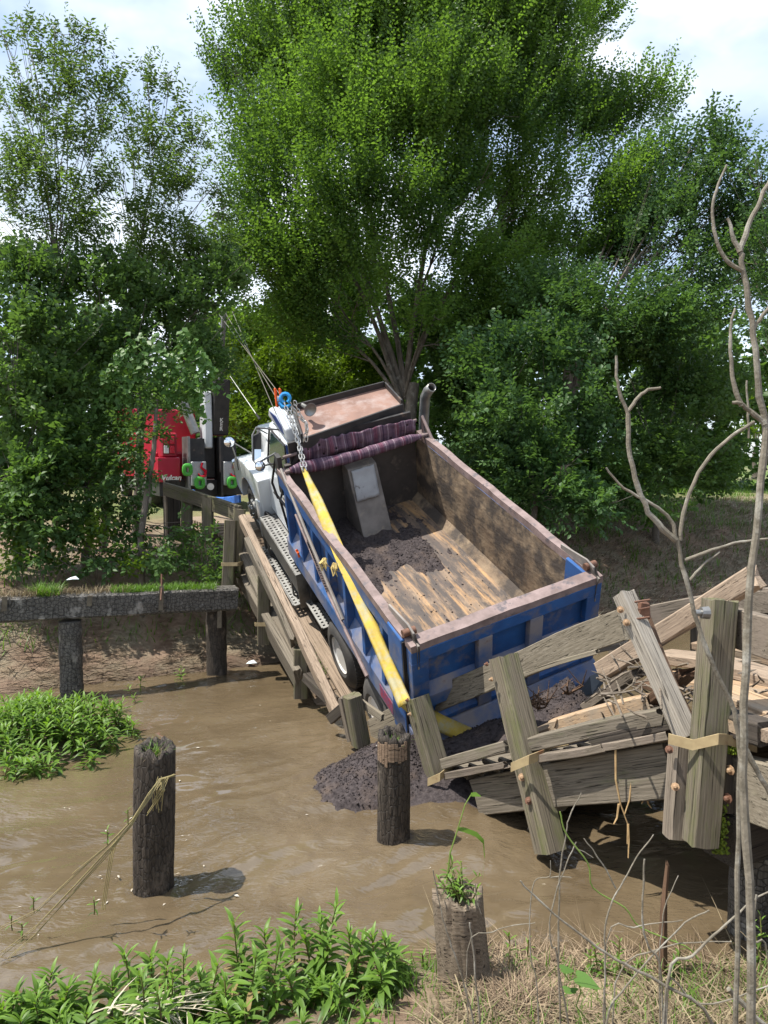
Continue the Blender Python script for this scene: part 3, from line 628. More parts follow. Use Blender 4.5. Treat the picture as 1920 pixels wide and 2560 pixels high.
    for i in range(4):
        a, b = S[i], S[i+1]; mb.add(a+b, [(0, 1, 5, 4), (1, 2, 6, 5), (2, 3, 7, 6), (3, 0, 4, 7)]+([(3, 2, 1, 0)] if i == 0 else [])+([(4, 5, 6, 7)] if i == 3 else []))
    bm_me = mb.mesh('cab', WHITEP); bm = bmesh.new(); bm.from_mesh(bm_me); bmesh.ops.remove_doubles(bm, verts=bm.verts, dist=1e-4); bmesh.ops.recalc_face_normals(bm, faces=bm.faces)
    bmesh.ops.bevel(bm, geom=[e for e in bm.edges if len(e.link_faces) == 2 and e.calc_face_angle(0) > 0.25], offset=0.06, segments=3, affect='EDGES'); [setattr(f, 'smooth', True) for f in bm.faces]; bm.to_mesh(bm_me); bm.free()
    cab = link('cab', bm_me, None, truck)
    def fx(y, z, off=0.006):  # left cab side at height z
        t = max(0, (z-0.95)/1.9); return -(1.04-0.14*t)-off
    for sx in (-1, 1):
        q = lambda y, z, off: (sx*-fx(y, z, off), y, z)
        mb = MB(); pts = [(4.95, 1.98), (5.95, 1.98), (5.72, 2.62), (4.98, 2.66)]
        mb.hexa([q(y, z, 0.004) for y, z in pts]+[q(y, z, 0.010) for y, z in pts]); wdw = mb.obj('side_window', GLASS, cab)
        mb = MB(); fr = [(4.90, 1.93), (6.03, 1.93), (5.77, 2.68), (4.93, 2.71)]
        for i in range(4):
            a, b = fr[i], fr[(i+1) % 4]; mb.tube([q(a[0], a[1], 0.008), q(b[0], b[1], 0.008)], 0.018, 5)
        mb.obj('window_frame', RUBBER, cab)
        mb = MB(); pts = [(4.86, 1.02), (6.02, 1.02), (6.05, 1.92), (4.86, 1.92)]
        mb.hexa([q(y, z, 0.003) for y, z in pts]+[q(y, z, 0.02) for y, z in pts]); door = mb.obj('door', WHITEP, cab, bev=0.01)
        mb = MB(); mb.box(q(4.98, 1.62, 0.022), q(5.16, 1.66, 0.05)); mb.obj('door_handle', CHROME, cab, bev=0.006)
    for k, (z0, z1) in enumerate(((2.02, 2.16), (2.21, 2.27), (2.31, 2.34))):   # stripes sweeping up the rear corner of the cab
        mb = MB(); pts = [(4.70+0.07*k, 1.1), (4.78+0.05*k, 1.1), (4.90-0.02*k, 2.75), (4.78-0.02*k, 2.75)]
        off = 0.066 if k == 0 else 0.006
        mb.hexa([(fx(0, z, 0.001), y, z) for y, z in pts]+[(fx(0, z, 0.005), y, z) for y, z in pts]); mb.obj('blue_stripe', STRIPE, cab)
    mb = MB(); mb.box((-0.7, 4.60, 1.95), (0.7, 4.617, 2.5)); mb.obj('rear_window', GLASS, cab)
    # roof fairing with a blue flash standing above the cab's left edge
    mb = MB(); mb.prism([(4.72, 2.85), (5.75, 2.90), (5.62, 3.10), (5.2, 3.16), (4.80, 3.05)], -0.92, -0.72, 'X'); fa = P(mb, 'roof_fairing', WHITEP, bev=0.05, seg=3, smooth=True)
    mb = MB(); mb.prism([(4.86, 2.93), (5.05, 2.92), (5.58, 3.06), (5.2, 3.11), (4.95, 3.05)], -0.926, -0.921, 'X'); mb.obj('blue_flash', STRIPE, fa)
    # hood, fenders
    mb = MB(); hs = [(6.36, 0.72, 1.05, 1.98), (7.2, 0.66, 1.0, 1.84), (8.1, 0.60, 0.95, 1.66), (8.35, 0.55, 0.95, 1.58)]
    for (y0, w0, b0, t0), (y1, w1, b1, t1) in zip(hs[:-1], hs[1:]):
        mb.hexa([(-w0-.1, y0, b0), (w0+.1, y0, b0), (w1+.1, y1, b1), (-w1-.1, y1, b1), (-w0, y0, t0), (w0, y0, t0), (w1, y1, t1), (-w1, y1, t1)])
    P(mb, 'hood', WHITEP, smooth=True, bev=0.05, seg=3)
    for sx in (-1, 1):
        mb = MB(); N = 14; arc = [(6.92+0.66*math.cos(a), 0.50+0.66*math.sin(a)) for a in [math.pi*i/N for i in range(N+1)]]
        outer = [(8.1, 0.72), (8.0, 1.10), (7.5, 1.36), (6.9, 1.50), (6.4, 1.62), (6.02, 1.62), (6.0, 0.42)]
        poly = [(7.58, 0.50)]+[(8.02, 0.55), (7.98, 1.0), (7.75, 1.30), (7.3, 1.47), (6.8, 1.56), (6.3, 1.62), (5.98, 1.62), (5.98, 0.32), (6.26, 0.32)]+arc[::-1][0:]
        mb.prism(poly, sx*0.70, sx*1.235, 'X'); fd = P(mb, 'fender', WHITEP, bev=0.035, seg=3, smooth=True)
        mb = MB(); mb.prism([(6.06, 0.25), (6.36, 0.25), (6.40, 1.05), (6.06, 1.16)], sx*0.72, sx*1.262, 'X'); mb.obj('splash_panel', WHITEP, fd, bev=0.03, seg=2, smooth=True)
        mb = MB(); mb.tube([(sx*0.8, 7.95, 0.9), (sx*1.15, 8.0, 0.9)], 0.09, 12); mb.obj('headlight', CHROME, fd)
    mb = MB(); mb.box((-1.15, 8.45, 0.45), (1.15, 8.6, 0.85)); P(mb, 'front_bumper', CHROME, bev=0.03)
    mb = MB(); mb.box((-0.5, 8.351, 0.9), (0.5, 8.4, 1.5)); P(mb, 'grille', CHROME)
    # perforated aluminium steps, fuel tanks
    def perf(name, c, sx, sy, nx, ny, parent):
        """tread plate with punched holes, built as a lattice of bars"""
        mb = MB(); x, y, z = c; hx, hy = sx/nx, sy/ny; t = 0.025
        for i in range(nx+1): mb.box((x+hx*i-hx*0.24, y, z-t), (x+hx*i+hx*0.24, y+sy, z))
        for j in range(ny+1): mb.box((x, y+hy*j-hy*0.28, z-t+0.001), (x+sx, y+hy*j+hy*0.28, z-0.001))
        return mb.obj(name, ALU, parent)
    mb = MB(); mb.box((-1.345, 3.86, 0.62), (-1.325, 5.80, 0.96)); mb.box((-1.345, 3.84, 0.30), (-1.05, 3.86, 0.985)); mb.box((-1.345, 5.80, 0.30), (-1.05, 5.82, 0.985)); mb.box((-1.34, 3.86, 0.93), (-1.32, 5.8, 0.985))
    sh = P(mb, 'tank_box', ALU); perf('upper_step', (-1.32, 3.9, 0.975), 0.25, 1.86, 3, 22, sh)
    perf('lower_step', (-1.40, 4.05, 0.25), 0.24, 1.9, 3, 22, sh); mb = MB()
    mb.box((-1.41, 4.05, 0.19), (-1.395, 5.95, 0.25)); mb.box((-1.33, 4.3, 0.25), (-1.30, 4.34, 0.62)); mb.box((-1.33, 5.6, 0.25), (-1.30, 5.64, 0.62)); mb.obj('step_hanger', ALU, sh)
    mb = MB(); mb.lathe([(3.95, 0.02), (3.95, 0.31), (3.98, 0.34), (5.74, 0.34), (5.78, 0.31), (5.78, 0.02)], 'Y', (-0.93, 0, 0.62), 26); P(mb, 'fuel_tank', ALU, smooth=True)
    mb = MB(); mb.lathe([(3.60, 0.02), (3.60, 0.25), (3.62, 0.28), (3.80, 0.28), (3.82, 0.25), (3.82, 0.02)], 'Y', (-0.93, 0, 0.62), 20); P(mb, 'air_tank', BLACKST, smooth=True)
    b = perf('rear_step', (-1.27, 2.98, 0.52), 0.22, 0.72, 3, 9, truck); mb = MB(); mb.box((-1.28, 2.98, 0.44), (-1.05, 3.7, 0.494)); mb.obj('step_base', BLACKST, b)
    mb = MB(); mb.tube([(-1.05, 5.65, 0.90), (-1.2, 5.9, 1.0), (-1.18, 6.1, 0.8)], 0.03, 6); P(mb, 'fuel_hose', RUBBER)
    # exhaust stack, horn, antenna
    a = hit(1060, 1040, 0, 1.47); bq = hit(1063, 992, 0, 1.47); cq = hit(1080, 968, 0, 1.50)
    mb = MB(); mb.tube([a+Vector((-0.05, 0.05, -1.6)), a, bq, bq.lerp(cq, 0.5)+Vector((0, 0.01, 0.02)), cq], [0.085, 0.085, 0.085, 0.085, 0.075], 14, cap=False)
    st = P(mb, 'exhaust_stack', ALU, smooth=True); st.modifiers.new('s', 'SOLIDIFY').thickness = 0.01
    h0 = hit(756, 1012, 2, 3.35)
    mb = MB(); mb.lathe([(0, 0.03), (0.12, 0.035), (0.2, 0.06), (0.25, 0.11), (0.252, 0.10), (0.2, 0.02)], 'Y', (0, 0, 0), 18)
    P(mb, 'air_horn', ALU, world=T @ Matrix.Translation(h0) @ Matrix.Rotation(R(190), 4, 'Z'), smooth=True)
    aw = hit(649, 1048, 0, -1.0); mb = MB(); top = TI @ W(575, 940, 13.2); mb.tube([aw, aw.lerp(top, 0.12)], [0.022, 0.018], 6); an = P(mb, 'antenna', RUBBER); mb = MB(); mb.tube([aw.lerp(top, 0.10), top], [0.007, 0.004], 5); mb.obj('whip', M('pale_whip', (0.8, 0.8, 0.72), b=0), an)
    # mirrors on tubular brackets (left), round spot mirrors
    def loc(u, v, d): return TI @ W(u, v, d)
    D = 11.85
    mr = link('mirror', None, None, truck, T @ Matrix.Translation(loc(645, 1120, D))); mb = MB()
    mb.tube([loc(703, 1075, D+.2), loc(640, 1069, D), loc(631, 1088, D), loc(632, 1150, D), loc(640, 1160, D), loc(690, 1132, D+.2)], 0.016, 8)
    mb.tube([loc(640, 1069, D), loc(668, 1084, D+.15)], 0.012, 6); mb.obj('bracket', ALU, mr, T)
    mb = MB(); p4 = [loc(634, 1092, D), loc(654, 1083, D), loc(654, 1142, D), loc(634, 1154, D)]; mb.hexa([p+Vector((0, 0.08, 0)) for p in p4]+p4); mb.obj('mirror_housing', RUBBER, mr, T, bev=0.01)
    mb = MB(); g4 = [loc(636, 1123, D-.01), loc(653, 1123, D-.01), loc(653, 1141, D-.01), loc(636, 1152, D-.01)]; mb.hexa([p+Vector((0, 0.004, 0)) for p in g4]+[p-Vector((0, .004, 0)) for p in g4]); mb.obj('mirror_glass', MIRRORG, mr, T)
    for (u, v, d, rr, tx) in ((650, 1165, 11.6, 0.083, 0.0), (573, 1105, 14.3, 0.11, 0.0)):
        c0 = W(u, v, d); rotm = (CPOS-c0+Vector((1.2, 0, 0.8))).to_track_quat('Z', 'Y').to_matrix().to_4x4(); rotm.translation = c0
        sm = link('spot_mirror', None, None, truck, rotm)
        mb = MB(); mb.lathe([(-0.05, 0.02), (-0.03, rr*0.8), (0, rr), (0.008, rr), (0.008, rr*0.93), (0.0, rr*0.92)], 'Z', n=24); mb.obj('shell', RUBBER, sm, rotm, smooth=True)
        mb = MB(); mb.lathe([(0.001, rr*0.92), (0.01, rr*0.7), (0.017, rr*0.3), (0.018, 0.001)], 'Z', n=24); mb.obj('mirror_glass', MIRRORG, sm, rotm, smooth=True)
        mb = MB()
        if u > 600: mb.tube([c0+Vector((0.02, 0.05, 0)), W(690, 1158, 11.5), W(720, 1140, 11.4)], 0.013, 6)
        else: mb.tube([c0+Vector((0.02, 0.05, 0)), W(592, 1150, 14.4), W(596, 1175, 14.5)], 0.014, 6); mb.tube([c0+Vector((0.05, 0.05, 0)), W(628, 1133, 14.2)], 0.014, 6)
        mb.obj('bracket', RUBBER if u > 600 else ALU, sm, Matrix.Identity(4))
    # tarpaulin roller: gathered sheet, rolled cloth, arms and end brackets
    tp = link('tarpaulin', None, None, truck, T)
    nx, nz = 60, 10; V = []; Fq = []
    for j in range(nz+1):
        for i in range(nx+1):
            a, b = i/nx, j/nz; x = lerp(-0.84, 1.08, a)
            top = lerp(3.02, 2.93, a)+0.025*float(vn(a*26, 1.1))+0.02*float(vn(a*9, 4.4)); z = lerp(2.66, top, b)
            y = BL-0.075-0.10*math.sin(b*3.0)*(0.6+0.4*float(vn(a*7, 2)))-0.03*float(vn(a*16, b*3.0))
            V.append((x, y, z))
    for j in range(nz):
        for i in range(nx):
            if rnd.random() < 0.012: continue
            q = j*(nx+1)+i; Fq.append((q, q+1, q+nx+2, q+nx+1))
    o = link('gathered_sheet', mesh_np('gathered_sheet', V, Fq, PLAID, True), None, tp); o.modifiers.new('s', 'SOLIDIFY').thickness = 0.012
    path = []; rr = []
    for i in range(41):
        a = i/40; path.append((lerp(-1.12, 1.10, a), BL-0.26, 2.70-0.035*math.sin(a*math.pi)+0.01*float(vn(a*8, 5))))
        rr.append(lerp(0.105, 0.07, a)*min(1, 0.35+a*7)*(1+0.10*float(vn(a*15, 7)))*min(1, 0.5+(1-a)*6))
    mb = MB(); mb.tube(path, rr, 16); mb.obj('rolled_cloth', PLAID, tp, smooth=True)
    mb = MB(); mb.tube([(-1.2, BL-0.26, 2.70), (1.24, BL-0.26, 2.69)], 0.028, 8); mb.obj('roller_tube', RAILTOP, tp)
    mb = MB(); mb.tube([(-1.14, BL-0.03, 2.83), (1.14, BL-0.03, 2.87)], 0.026, 8); mb.obj('guide_tube', RAILTOP, tp)
    mb = MB(); mb.tube([(-1.24, BL-0.2, 2.74), (-1.30, 3.0, 2.25), (-1.33, 1.75, 1.62)], [0.022, 0.024, 0.026], 8); arm = mb.obj('tarp_arm', GREYST, tp)
    mb = MB(); mb.tube([(-1.29, 3.5, 2.30), (-1.345, 2.2, 1.75), (-1.36, 0.95, 1.30)], [0.02, 0.02, 0.026], 8); mb.obj('arm_strut', RAILTOP, tp)
    mb = MB()
    for i in range(60): a = i/60; c_ = Vector((-1.305, 3.0, 2.13)).lerp(Vector((-1.345, 2.2, 1.77)), a); mb.tube([c_+Vector((0.03*math.cos(k*2.1+i*2.1), 0, 0.03*math.sin(k*2.1+i*2.1))) for k in range(2)], 0.006, 3)
    mb.obj('arm_spring', BLACKST, tp)
    mb = MB(); mb.tube([(1.22, BL-0.1, 2.6), (1.24, BL-0.05, 2.92), (1.25, BL-0.45, 2.52)], 0.025, 6); mb.tube([(1.24, BL-0.05, 2.92), (1.25, BL-0.75, 2.3)], 0.025, 6); mb.obj('arm_bracket', RAILTOP, tp)
    mb = MB(); mb.box((-1.24, BL-0.06, 2.2), (-1.17, BL+0.1, 2.86)); mb.tube([(-1.22, BL+0.1, 2.8), (-1.3, BL+0.25, 2.3), (-1.27, BL+0.15, 2.05)], 0.02, 6); mb.tube([(-1.28, BL+0.3, 2.1), (-1.2, BL-0.05, 1.95)], 0.02, 6); mb.obj('arm_bracket', BLACKST, tp)
    mb = MB(); mb.tube([(-1.3, 3.62, 1.46), (-1.31, 3.66, 1.58), (-1.30, 3.75, 1.52), (-1.31, 3.60, 1.55)], 0.018, 6); P(mb, 'tie_knot', ORANGE)
    mb = MB(); mb.tube([(-1.12, BL+0.35, 1.25), (-1.2, BL+0.32, 1.9), (-1.14, BL+0.2, 2.2)], 0.02, 6); P(mb, 'air_line', RUBBER)
build_truck()

# soil left in the bed, a stick leaning out
def heap(name, fn, xs, ys, label, cat, mtx, mat=SOIL, cut=0.0):
    X, Y = np.meshgrid(xs, ys); Z = fn(X, Y); ny, nx = X.shape
    i = np.arange(nx*ny).reshape(ny, nx); q = np.stack([i[:-1, :-1], i[:-1, 1:], i[1:, 1:], i[1:, :-1]], -1).reshape(-1, 4)
    zz = Z.ravel(); q = q[(zz[q] > cut).any(1)]
    me = mesh_np(name, np.stack([X, Y, Z], -1), q, mat); o = link(name, me, None, None, mtx)
    return tag(o, label, cat, kind='stuff')
def bedsoil(X, Y):
    n = fbm(X*2.2, Y*1.6, 3, 5); n2 = fbm(X*9, Y*9, 1, 4); st = vn(X*7.5, Y*0.55, 2)
    front = np.clip((Y-1.6)/1.2, 0, 1); left = np.clip((-X-0.15)/0.8, 0, 1); lf = left*np.clip(1.25-0.1*Y, 0, 1)
    st = vn(X*6.5, Y*0.45, 2)+0.6*vn(X*15, Y*0.8, 5)
    h = -0.058+0.055*front*np.clip(1.35-0.75*np.clip(X, 0, 2), 0, 1)+0.08*lf+0.06*n+0.035*n2-0.045*(st+0.1)*(1-front*0.6)+0.06*front*np.exp(-(X/0.7)**2)*np.clip(1-np.abs(Y-3.3)/1.1, 0, 1)
    edge = np.minimum(np.minimum(X+1.12, 1.12-X), np.minimum(Y-0.0, BL-0.02-Y)); h = h+0.03*np.exp(-edge/0.07)
    return ZF+h
heap('bed_soil', bedsoil, np.linspace(-1.0, 1.0, 110), np.linspace(0.01, BL-0.02, 230), 'dark crumbly soil left on the floor of the truck bed', 'soil', T, cut=ZF+0.003)
def clods(name, n, place, label, cat, rmin, rmax, mat=SOIL):
    V = []; Fq = []
    base = np.array([(1, 0, 0), (-1, 0, 0), (0, 1, 0), (0, -1, 0), (0, 0, 1), (0, 0, -1)], float)
    fc = np.array([(0, 2, 4), (2, 1, 4), (1, 3, 4), (3, 0, 4), (2, 0, 5), (1, 2, 5), (3, 1, 5), (0, 3, 5)])
    for i in range(n):
        p = place(); r = rmin*(rmax/rmin)**(rng.random()**2)
        V.append(base*r*rng.uniform(0.5, 1.2, (6, 1))+np.array(p)); Fq.append(fc+6*i)
    o = link(name, mesh_np(name, np.concatenate(V), np.concatenate(Fq), mat)); return tag(o, label, cat, kind='stuff')
def pl_bed():
    while True:
        x, y = rnd.uniform(-0.98, 0.95), rnd.uniform(0.05, BL-0.1); z = float(bedsoil(np.array(x), np.array(y)))
        if z > ZF+0.002 or rnd.random() < 0.07: return tuple(TL(x, y, max(z, ZF)+0.004))
clods('soil_crumbs', 2600, pl_bed, 'small dark soil crumbs scattered over the bed floor', 'soil crumbs', 0.005, 0.024)
o = timber('stick', [TL(-0.12, 0.35, ZF+0.05), TL(-0.02, -0.02, ZF+0.52)], 0.045, 0.04, WD_GREY); tag(o, 'brown stick leaning in the bed against the tailgate', 'stick')

# ------------------------------------------------------------------ lifting gear: yellow sling, chain, hook
def sling():
    t = thing('lifting_sling', W(1010, 1740, 8.0), 'long dirty yellow webbing sling stretched along the left side of the truck bed', 'sling')
    p0, p1 = W(1012, 1760, 8.0), W(757, 1168, 10.55)
    n = 60; V = []; Fq = []
    d = (p1-p0).normalized(); sd = d.cross((CPOS-p0).normalized()).normalized(); nr = sd.cross(d)
    for i in range(n+1):
        a = i/n; c = p0.lerp(p1, a); wd = 0.078*(1 if a < 0.82 else lerp(1, 0.42, (a-0.82)/0.18))
        tw = 0.35*math.sin(a*5)
        for j in range(7):
            b = (j/6-0.5)*2; fold = 0.014*(abs(b)**1.5)+0.012*math.sin(b*6+a*9)+0.012*math.sin(a*23)
            V.append(c+sd*(b*wd)+nr*(-fold-0.02*tw*b+0.01*float(vn(a*30, b*2))))
    for i in range(n):
        for j in range(6): q = i*7+j; Fq.append((q, q+1, q+8, q+7))
    o = link('webbing', mesh_np('webbing', [tuple(v) for v in V], Fq, STRAPY, True), None, t, Matrix.Identity(4)); o.modifiers.new('s', 'SOLIDIFY').thickness = 0.012
    # the run that passes under the tail and shows again below the tailgate
    pts = [W(1000, 1740, 8.45), W(1045, 1778, 8.5), W(1100, 1808, 8.5), W(1172, 1840, 8.6), W(1240, 1850, 9.2)]
    V = []; Fq = []
    for i, p in enumerate(pts):
        for j in range(5): b = (j/4-0.5)*2; V.append(p+Vector((0.03*b, 0.05*b, 0.075*b))+Vector((0, -0.03*(1-b*b), 0)))
    for i in range(len(pts)-1):
        for j in range(4): q = i*5+j; Fq.append((q, q+1, q+6, q+5))
    o = link('webbing', mesh_np('webbing', [tuple(v) for v in V], Fq, STRAPY, True), None, t, Matrix.Identity(4)); o.modifiers.new('s', 'SOLIDIFY').thickness = 0.014
    mb = MB()
    for (u, v, a) in ((812, 1396, 0.0), (838, 1408, 1.0)):    # frayed torn ears
        c = W(u, v, 9.2)
        for k in range(9): mb.tube([c+Vector((0.02*rnd.uniform(-1, 1), 0, 0)), c+Vector((0.05*rnd.uniform(-1.3, 0.5), rnd.uniform(-.04, .04), -0.06)), c+Vector((0.06*rnd.uniform(-1, 1), rnd.uniform(-.05, .05), -rnd.uniform(.10, .17)))], [0.016, 0.013, 0.004], 4)
    mb.obj('frayed_ear', M('frayed_webbing', (0.52, 0.40, 0.15), (0.4, 0.3, 0.12), 20, 0.9), t, Matrix.Identity(4))
    return t
sling()
def chain():
    t = thing('lifting_chain', W(716, 1005, 10.75), 'doubled steel chain hanging from the blue hook to the yellow sling', 'chain')
    me = None
    runs = [([W(712, 1012, 10.75), W(735, 1075, 10.65), W(748, 1120, 10.6), W(756, 1172, 10.5)], 0), ([W(722, 1012, 10.8), W(742, 1082, 10.7), W(753, 1125, 10.62), W(765, 1172, 10.52)], 1),
            ([W(724, 1008, 10.8), W(745, 1040, 10.85), W(764, 1058, 10.85), W(768, 1075, 10.85), W(760, 1098, 10.9)], 0), ([W(738, 1008, 10.85), W(748, 1035, 10.9), W(768, 1062, 10.9), W(766, 1098, 10.95)], 1)]
    mb = MB(); pth = []
    for k in range(14):
        q = 2*math.pi*k/14; x = 0.021*math.cos(q); z = 0.021*math.sin(q)+(0.018 if math.sin(q) > 0 else -0.018); pth.append(Vector((x, 0, z)))
    vs = []; fs = []; n = 14
    for k in range(n):
        tt = (pth[(k+1) % n]-pth[k-1]).normalized(); a = Vector((0, 1, 0)); b = tt.cross(a)
        for j in range(5): w = 2*math.pi*j/5; vs.append(pth[k]+(a*math.cos(w)+b*math.sin(w))*0.0085)
    for k in range(n):
        for j in range(5): fs.append((k*5+j, k*5+(j+1) % 5, ((k+1) % n)*5+(j+1) % 5, ((k+1) % n)*5+j))
    mb.add(vs, fs); me = mb.mesh('chain_link', CHAINM, True)
    for pts, ph in runs:
        S = [0]
        for a, b in zip(pts[:-1], pts[1:]): S.append(S[-1]+(b-a).length)
        m = int(S[-1]/0.062)
        for i in range(m+1):
            s_ = S[-1]*i/m; k = max(j for j in range(len(S)-1) if S[j] <= s_+1e-9); a, b = pts[k], pts[k+1]
            p = a.lerp(b, (s_-S[k])/(S[k+1]-S[k])); q = (b-a).to_track_quat('Z', 'X').to_matrix().to_4x4() @ Matrix.Rotation(R(90*(i % 2)+35), 4, 'Z'); q.translation = p
            link('chain_link', me, None, t, q)
chain()
def hooks():
    c = W(713, 1006, 10.78); t = thing('chain_hook', c, 'round blue grab hook holding the chain above the canopy', 'hook')
    mb = MB(); mb.tube([c+Vector((0.065*math.cos(a), 0, 0.06+0.065*math.sin(a))) for a in [R(-60+i*30) for i in range(12)]], [0.03]*11+[0.022], 8); mb.obj('eye', HOOKBLUE, t, Matrix.Identity(4), smooth=True)
    mb = MB(); mb.tube([c+Vector((-0.09, 0, 0.0)), c+Vector((-0.05, 0, -0.06)), c+Vector((0.02, 0, -0.07)), c+Vector((0.08, 0, -0.03))], [0.02, 0.035, 0.035, 0.02], 8); mb.obj('throat', HOOKBLUE, t, Matrix.Identity(4), smooth=True)
    c = W(699, 998, 10.85); t = thing('snatch_block', c, 'orange pulley block on the winch cable above the truck', 'pulley block')
    for s_ in (-1, 1):
        mb = MB(); mb.hexa([c+Vector(p)+Vector((s_*0.035, 0, 0)) for p in ((-.015, -.05, -.12), (.015, -.05, -.12), (.015, .05, -.12), (-.015, .05, -.12), (-.045, -.06, .16), (-.015, -.06, .16), (-.015, .06, .16), (-.045, .06, .16))]); mb.obj('cheek_plate', ORANGE, t, Matrix.Identity(4), bev=0.012)
    mb = MB(); mb.lathe([(-0.03, 0.06), (-0.012, 0.05), (0.012, 0.05), (0.03, 0.06)], 'X', c, 18); mb.obj('sheave', CHAINM, t, Matrix.Identity(4), smooth=True)
hooks()

# ------------------------------------------------------------------ the tow truck standing on the road beyond
def text_mesh(body, size, shear, off, align='LEFT'):
    f = bpy.data.curves.new('lettering', 'FONT'); f.body = body; f.size = size; f.extrude = 0.003; f.shear = shear; f.offset = off; f.align_x = align
    o = bpy.data.objects.new('lettering', f); COL.objects.link(o); bpy.context.view_layer.update()
    me = bpy.data.meshes.new_from_object(o.evaluated_get(bpy.context.evaluated_depsgraph_get())); bpy.data.objects.remove(o); bpy.data.curves.remove(f)
    me.materials.clear(); me.materials.append(WHITEL); return me
def tow_truck():
    a = AX; base = W(520, 1272, 19.6)
    X, Y = LT, a; Mt = Matrix((X, Y, Vector((0, 0, 1)))).transposed().to_4x4(); Mt.translation = base
    t = thing('tow_truck', None, 'red and white heavy tow truck with black boom parked beyond the bridge', 'tow truck', mtx=Mt); I = Mt
    for sx in (-1, 1):
        x0, x1 = (sx*1.27, sx*0.70)
        mb = MB(); mb.box((x0, 0.0, 0.72), (x1+0.0*sx, 1.5, 1.36)); cb = mb.obj('side_cabinet', REDP if sx < 0 else WHITEP, t, bev=0.03, seg=2)
        if sx < 0:
            mb = MB(); mb.box((-1.17, 0.05, 1.361), (-0.76, 0.5, 2.0)); lt = mb.obj('light_tower', REDP, t, bev=0.04)
            mb = MB(); mb.box((-1.12, 0.03, 1.43), (-0.81, 0.049, 1.94)); mb.obj('light_panel', M('dark_red_panel', (0.20, 0.008, 0.015), b=0), lt)
            for i in range(2):
                for j in range(2):
                    mb = MB(); xx, zz = -1.105+i*0.15, 1.46+j*0.24; mb.box((xx, 0.010, zz), (xx+0.125, 0.0295, zz+0.2)); mb.obj('lamp', REDL if not (i == 0 and j == 0) else M('white_lens', (0.7, 0.7, 0.7), rough=0.2, b=0), lt, bev=0.01)
            f = text_mesh('Vulcan', 0.19, 0.25, 0.006)
            link('lettering', f, None, cb, Mt @ Matrix.Translation((-1.2, -0.012, 0.77)) @ Matrix.Rotation(R(90), 4, 'X'))
        else: pass
        # tread plate leg box, hook, shackle
        cx = -0.28 if sx < 0 else 0.57
        mb = MB(); mb.box((cx-0.2, -0.25, 0.62), (cx+0.2, 0.2, 1.25)); bx = mb.obj('tread_plate_box', DIAMOND, t, bev=0.02)
        mb = MB(); mb.box((cx-0.2, -0.06, 1.255), (cx+0.2, 0.6, 1.85)); mb.obj('leg_upright', BLACKST, t)
        mb = MB(); mb.box((cx-0.26, -0.2, 0.3), (cx-0.205, 0.5, 1.9)); mb.obj('leg_post', ALU if sx < 0 else BLACKST, t)
        for (dx, dz) in ((-0.31, 0.62), (0.0, 0.28)) if sx < 0 else ((0.0, 0.28),):
            mb = MB(); c = Vector((cx+dx, -0.32, 0.42+dz)); mb.tube([c+Vector((0.085*math.copysign(abs(math.cos(q))**.5, math.cos(q)), 0, 0.11*math.copysign(abs(math.sin(q))**.6, math.sin(q)))) for q in [2*math.pi*i/14 for i in range(15)]], 0.055, 8); mb.obj('shackle', GREENP, t, smooth=True)
        mb = MB(); c = Vector((cx+0.08, -0.3, 1.0)); mb.tube([c+Vector((0, 0, .22)), c+Vector((-.03, 0, .1)), c+Vector((.08, 0, 0.0)), c+Vector((.06, 0, -.12)), c+Vector((-.05, 0, -.15)), c+Vector((-.11, 0, -.06))], [0.025, 0.03, 0.045, 0.045, 0.04, 0.02], 8); mb.obj('tow_hook', REDL, t, smooth=True)
        mb = MB(); mb.lathe([(0, 0.09), (0.05, 0.09)], 'Y', (cx+0.27*1, -0.36, 0.60), 12); mb.obj('round_lamp', M('white_lens', (0.7, 0.7, 0.7), rough=0.2, b=0), t)
    mb = MB(); mb.box((-1.2, 0.2, 0.35), (1.25, 6.0, 0.75)); mb.obj('chassis', BLACKST, t)
    mb = MB(); mb.box((-1.2, 1.5, 0.76), (1.2, 6.0, 1.5)); mb.obj('body', REDP, t, bev=0.03)
    mb = MB(); mb.box((-1.15, 6.1, 0.8), (1.15, 8.2, 3.0)); mb.obj('cab', REDP, t, bev=0.1, seg=3)
    mb = MB(); mb.box((-1.0, 1.2, 1.5), (-0.7, 5.5, 2.6)); mb.obj('crane_rack', REDP, t)
    bx = 0.40
    mb = MB(); mb.hexa([(bx-0.21, 0.10, 1.95), (bx+0.21, 0.10, 1.95), (bx+0.21, 0.6, 1.95), (bx-0.21, 0.6, 1.95), (bx-0.2, -0.21, 3.4), (bx+0.2, -0.21, 3.4), (bx+0.2, 0.3, 3.4), (bx-0.2, 0.3, 3.4)])
    bo = mb.obj('boom', BLACKST, t, bev=0.02)
    mb = MB(); mb.tube([(bx, 0.05, 3.3), (bx, -0.4, 5.1)], 0.07, 8); mb.obj('boom_extension', ALU, t)
    mb = MB(); mb.box((bx-0.44, 0.05, 1.6), (bx-0.23, 0.6, 3.1)); mb.obj('boom_cheek', WHITEP, t, bev=0.03)
    mb = MB(); mb.box((bx-0.46, 0.3, 0.8), (bx-0.1, 0.9, 1.9)); mb.obj('boom_base', BLACKST, t, bev=0.03)
    mb = MB(); mb.tube([(bx-0.6, 0.4, 2.0), (bx-0.9, 0.6, 2.9)], 0.13, 10); mb.obj('boom_cylinder', ALU, t)
    th = math.atan2(0.675, 3.15)
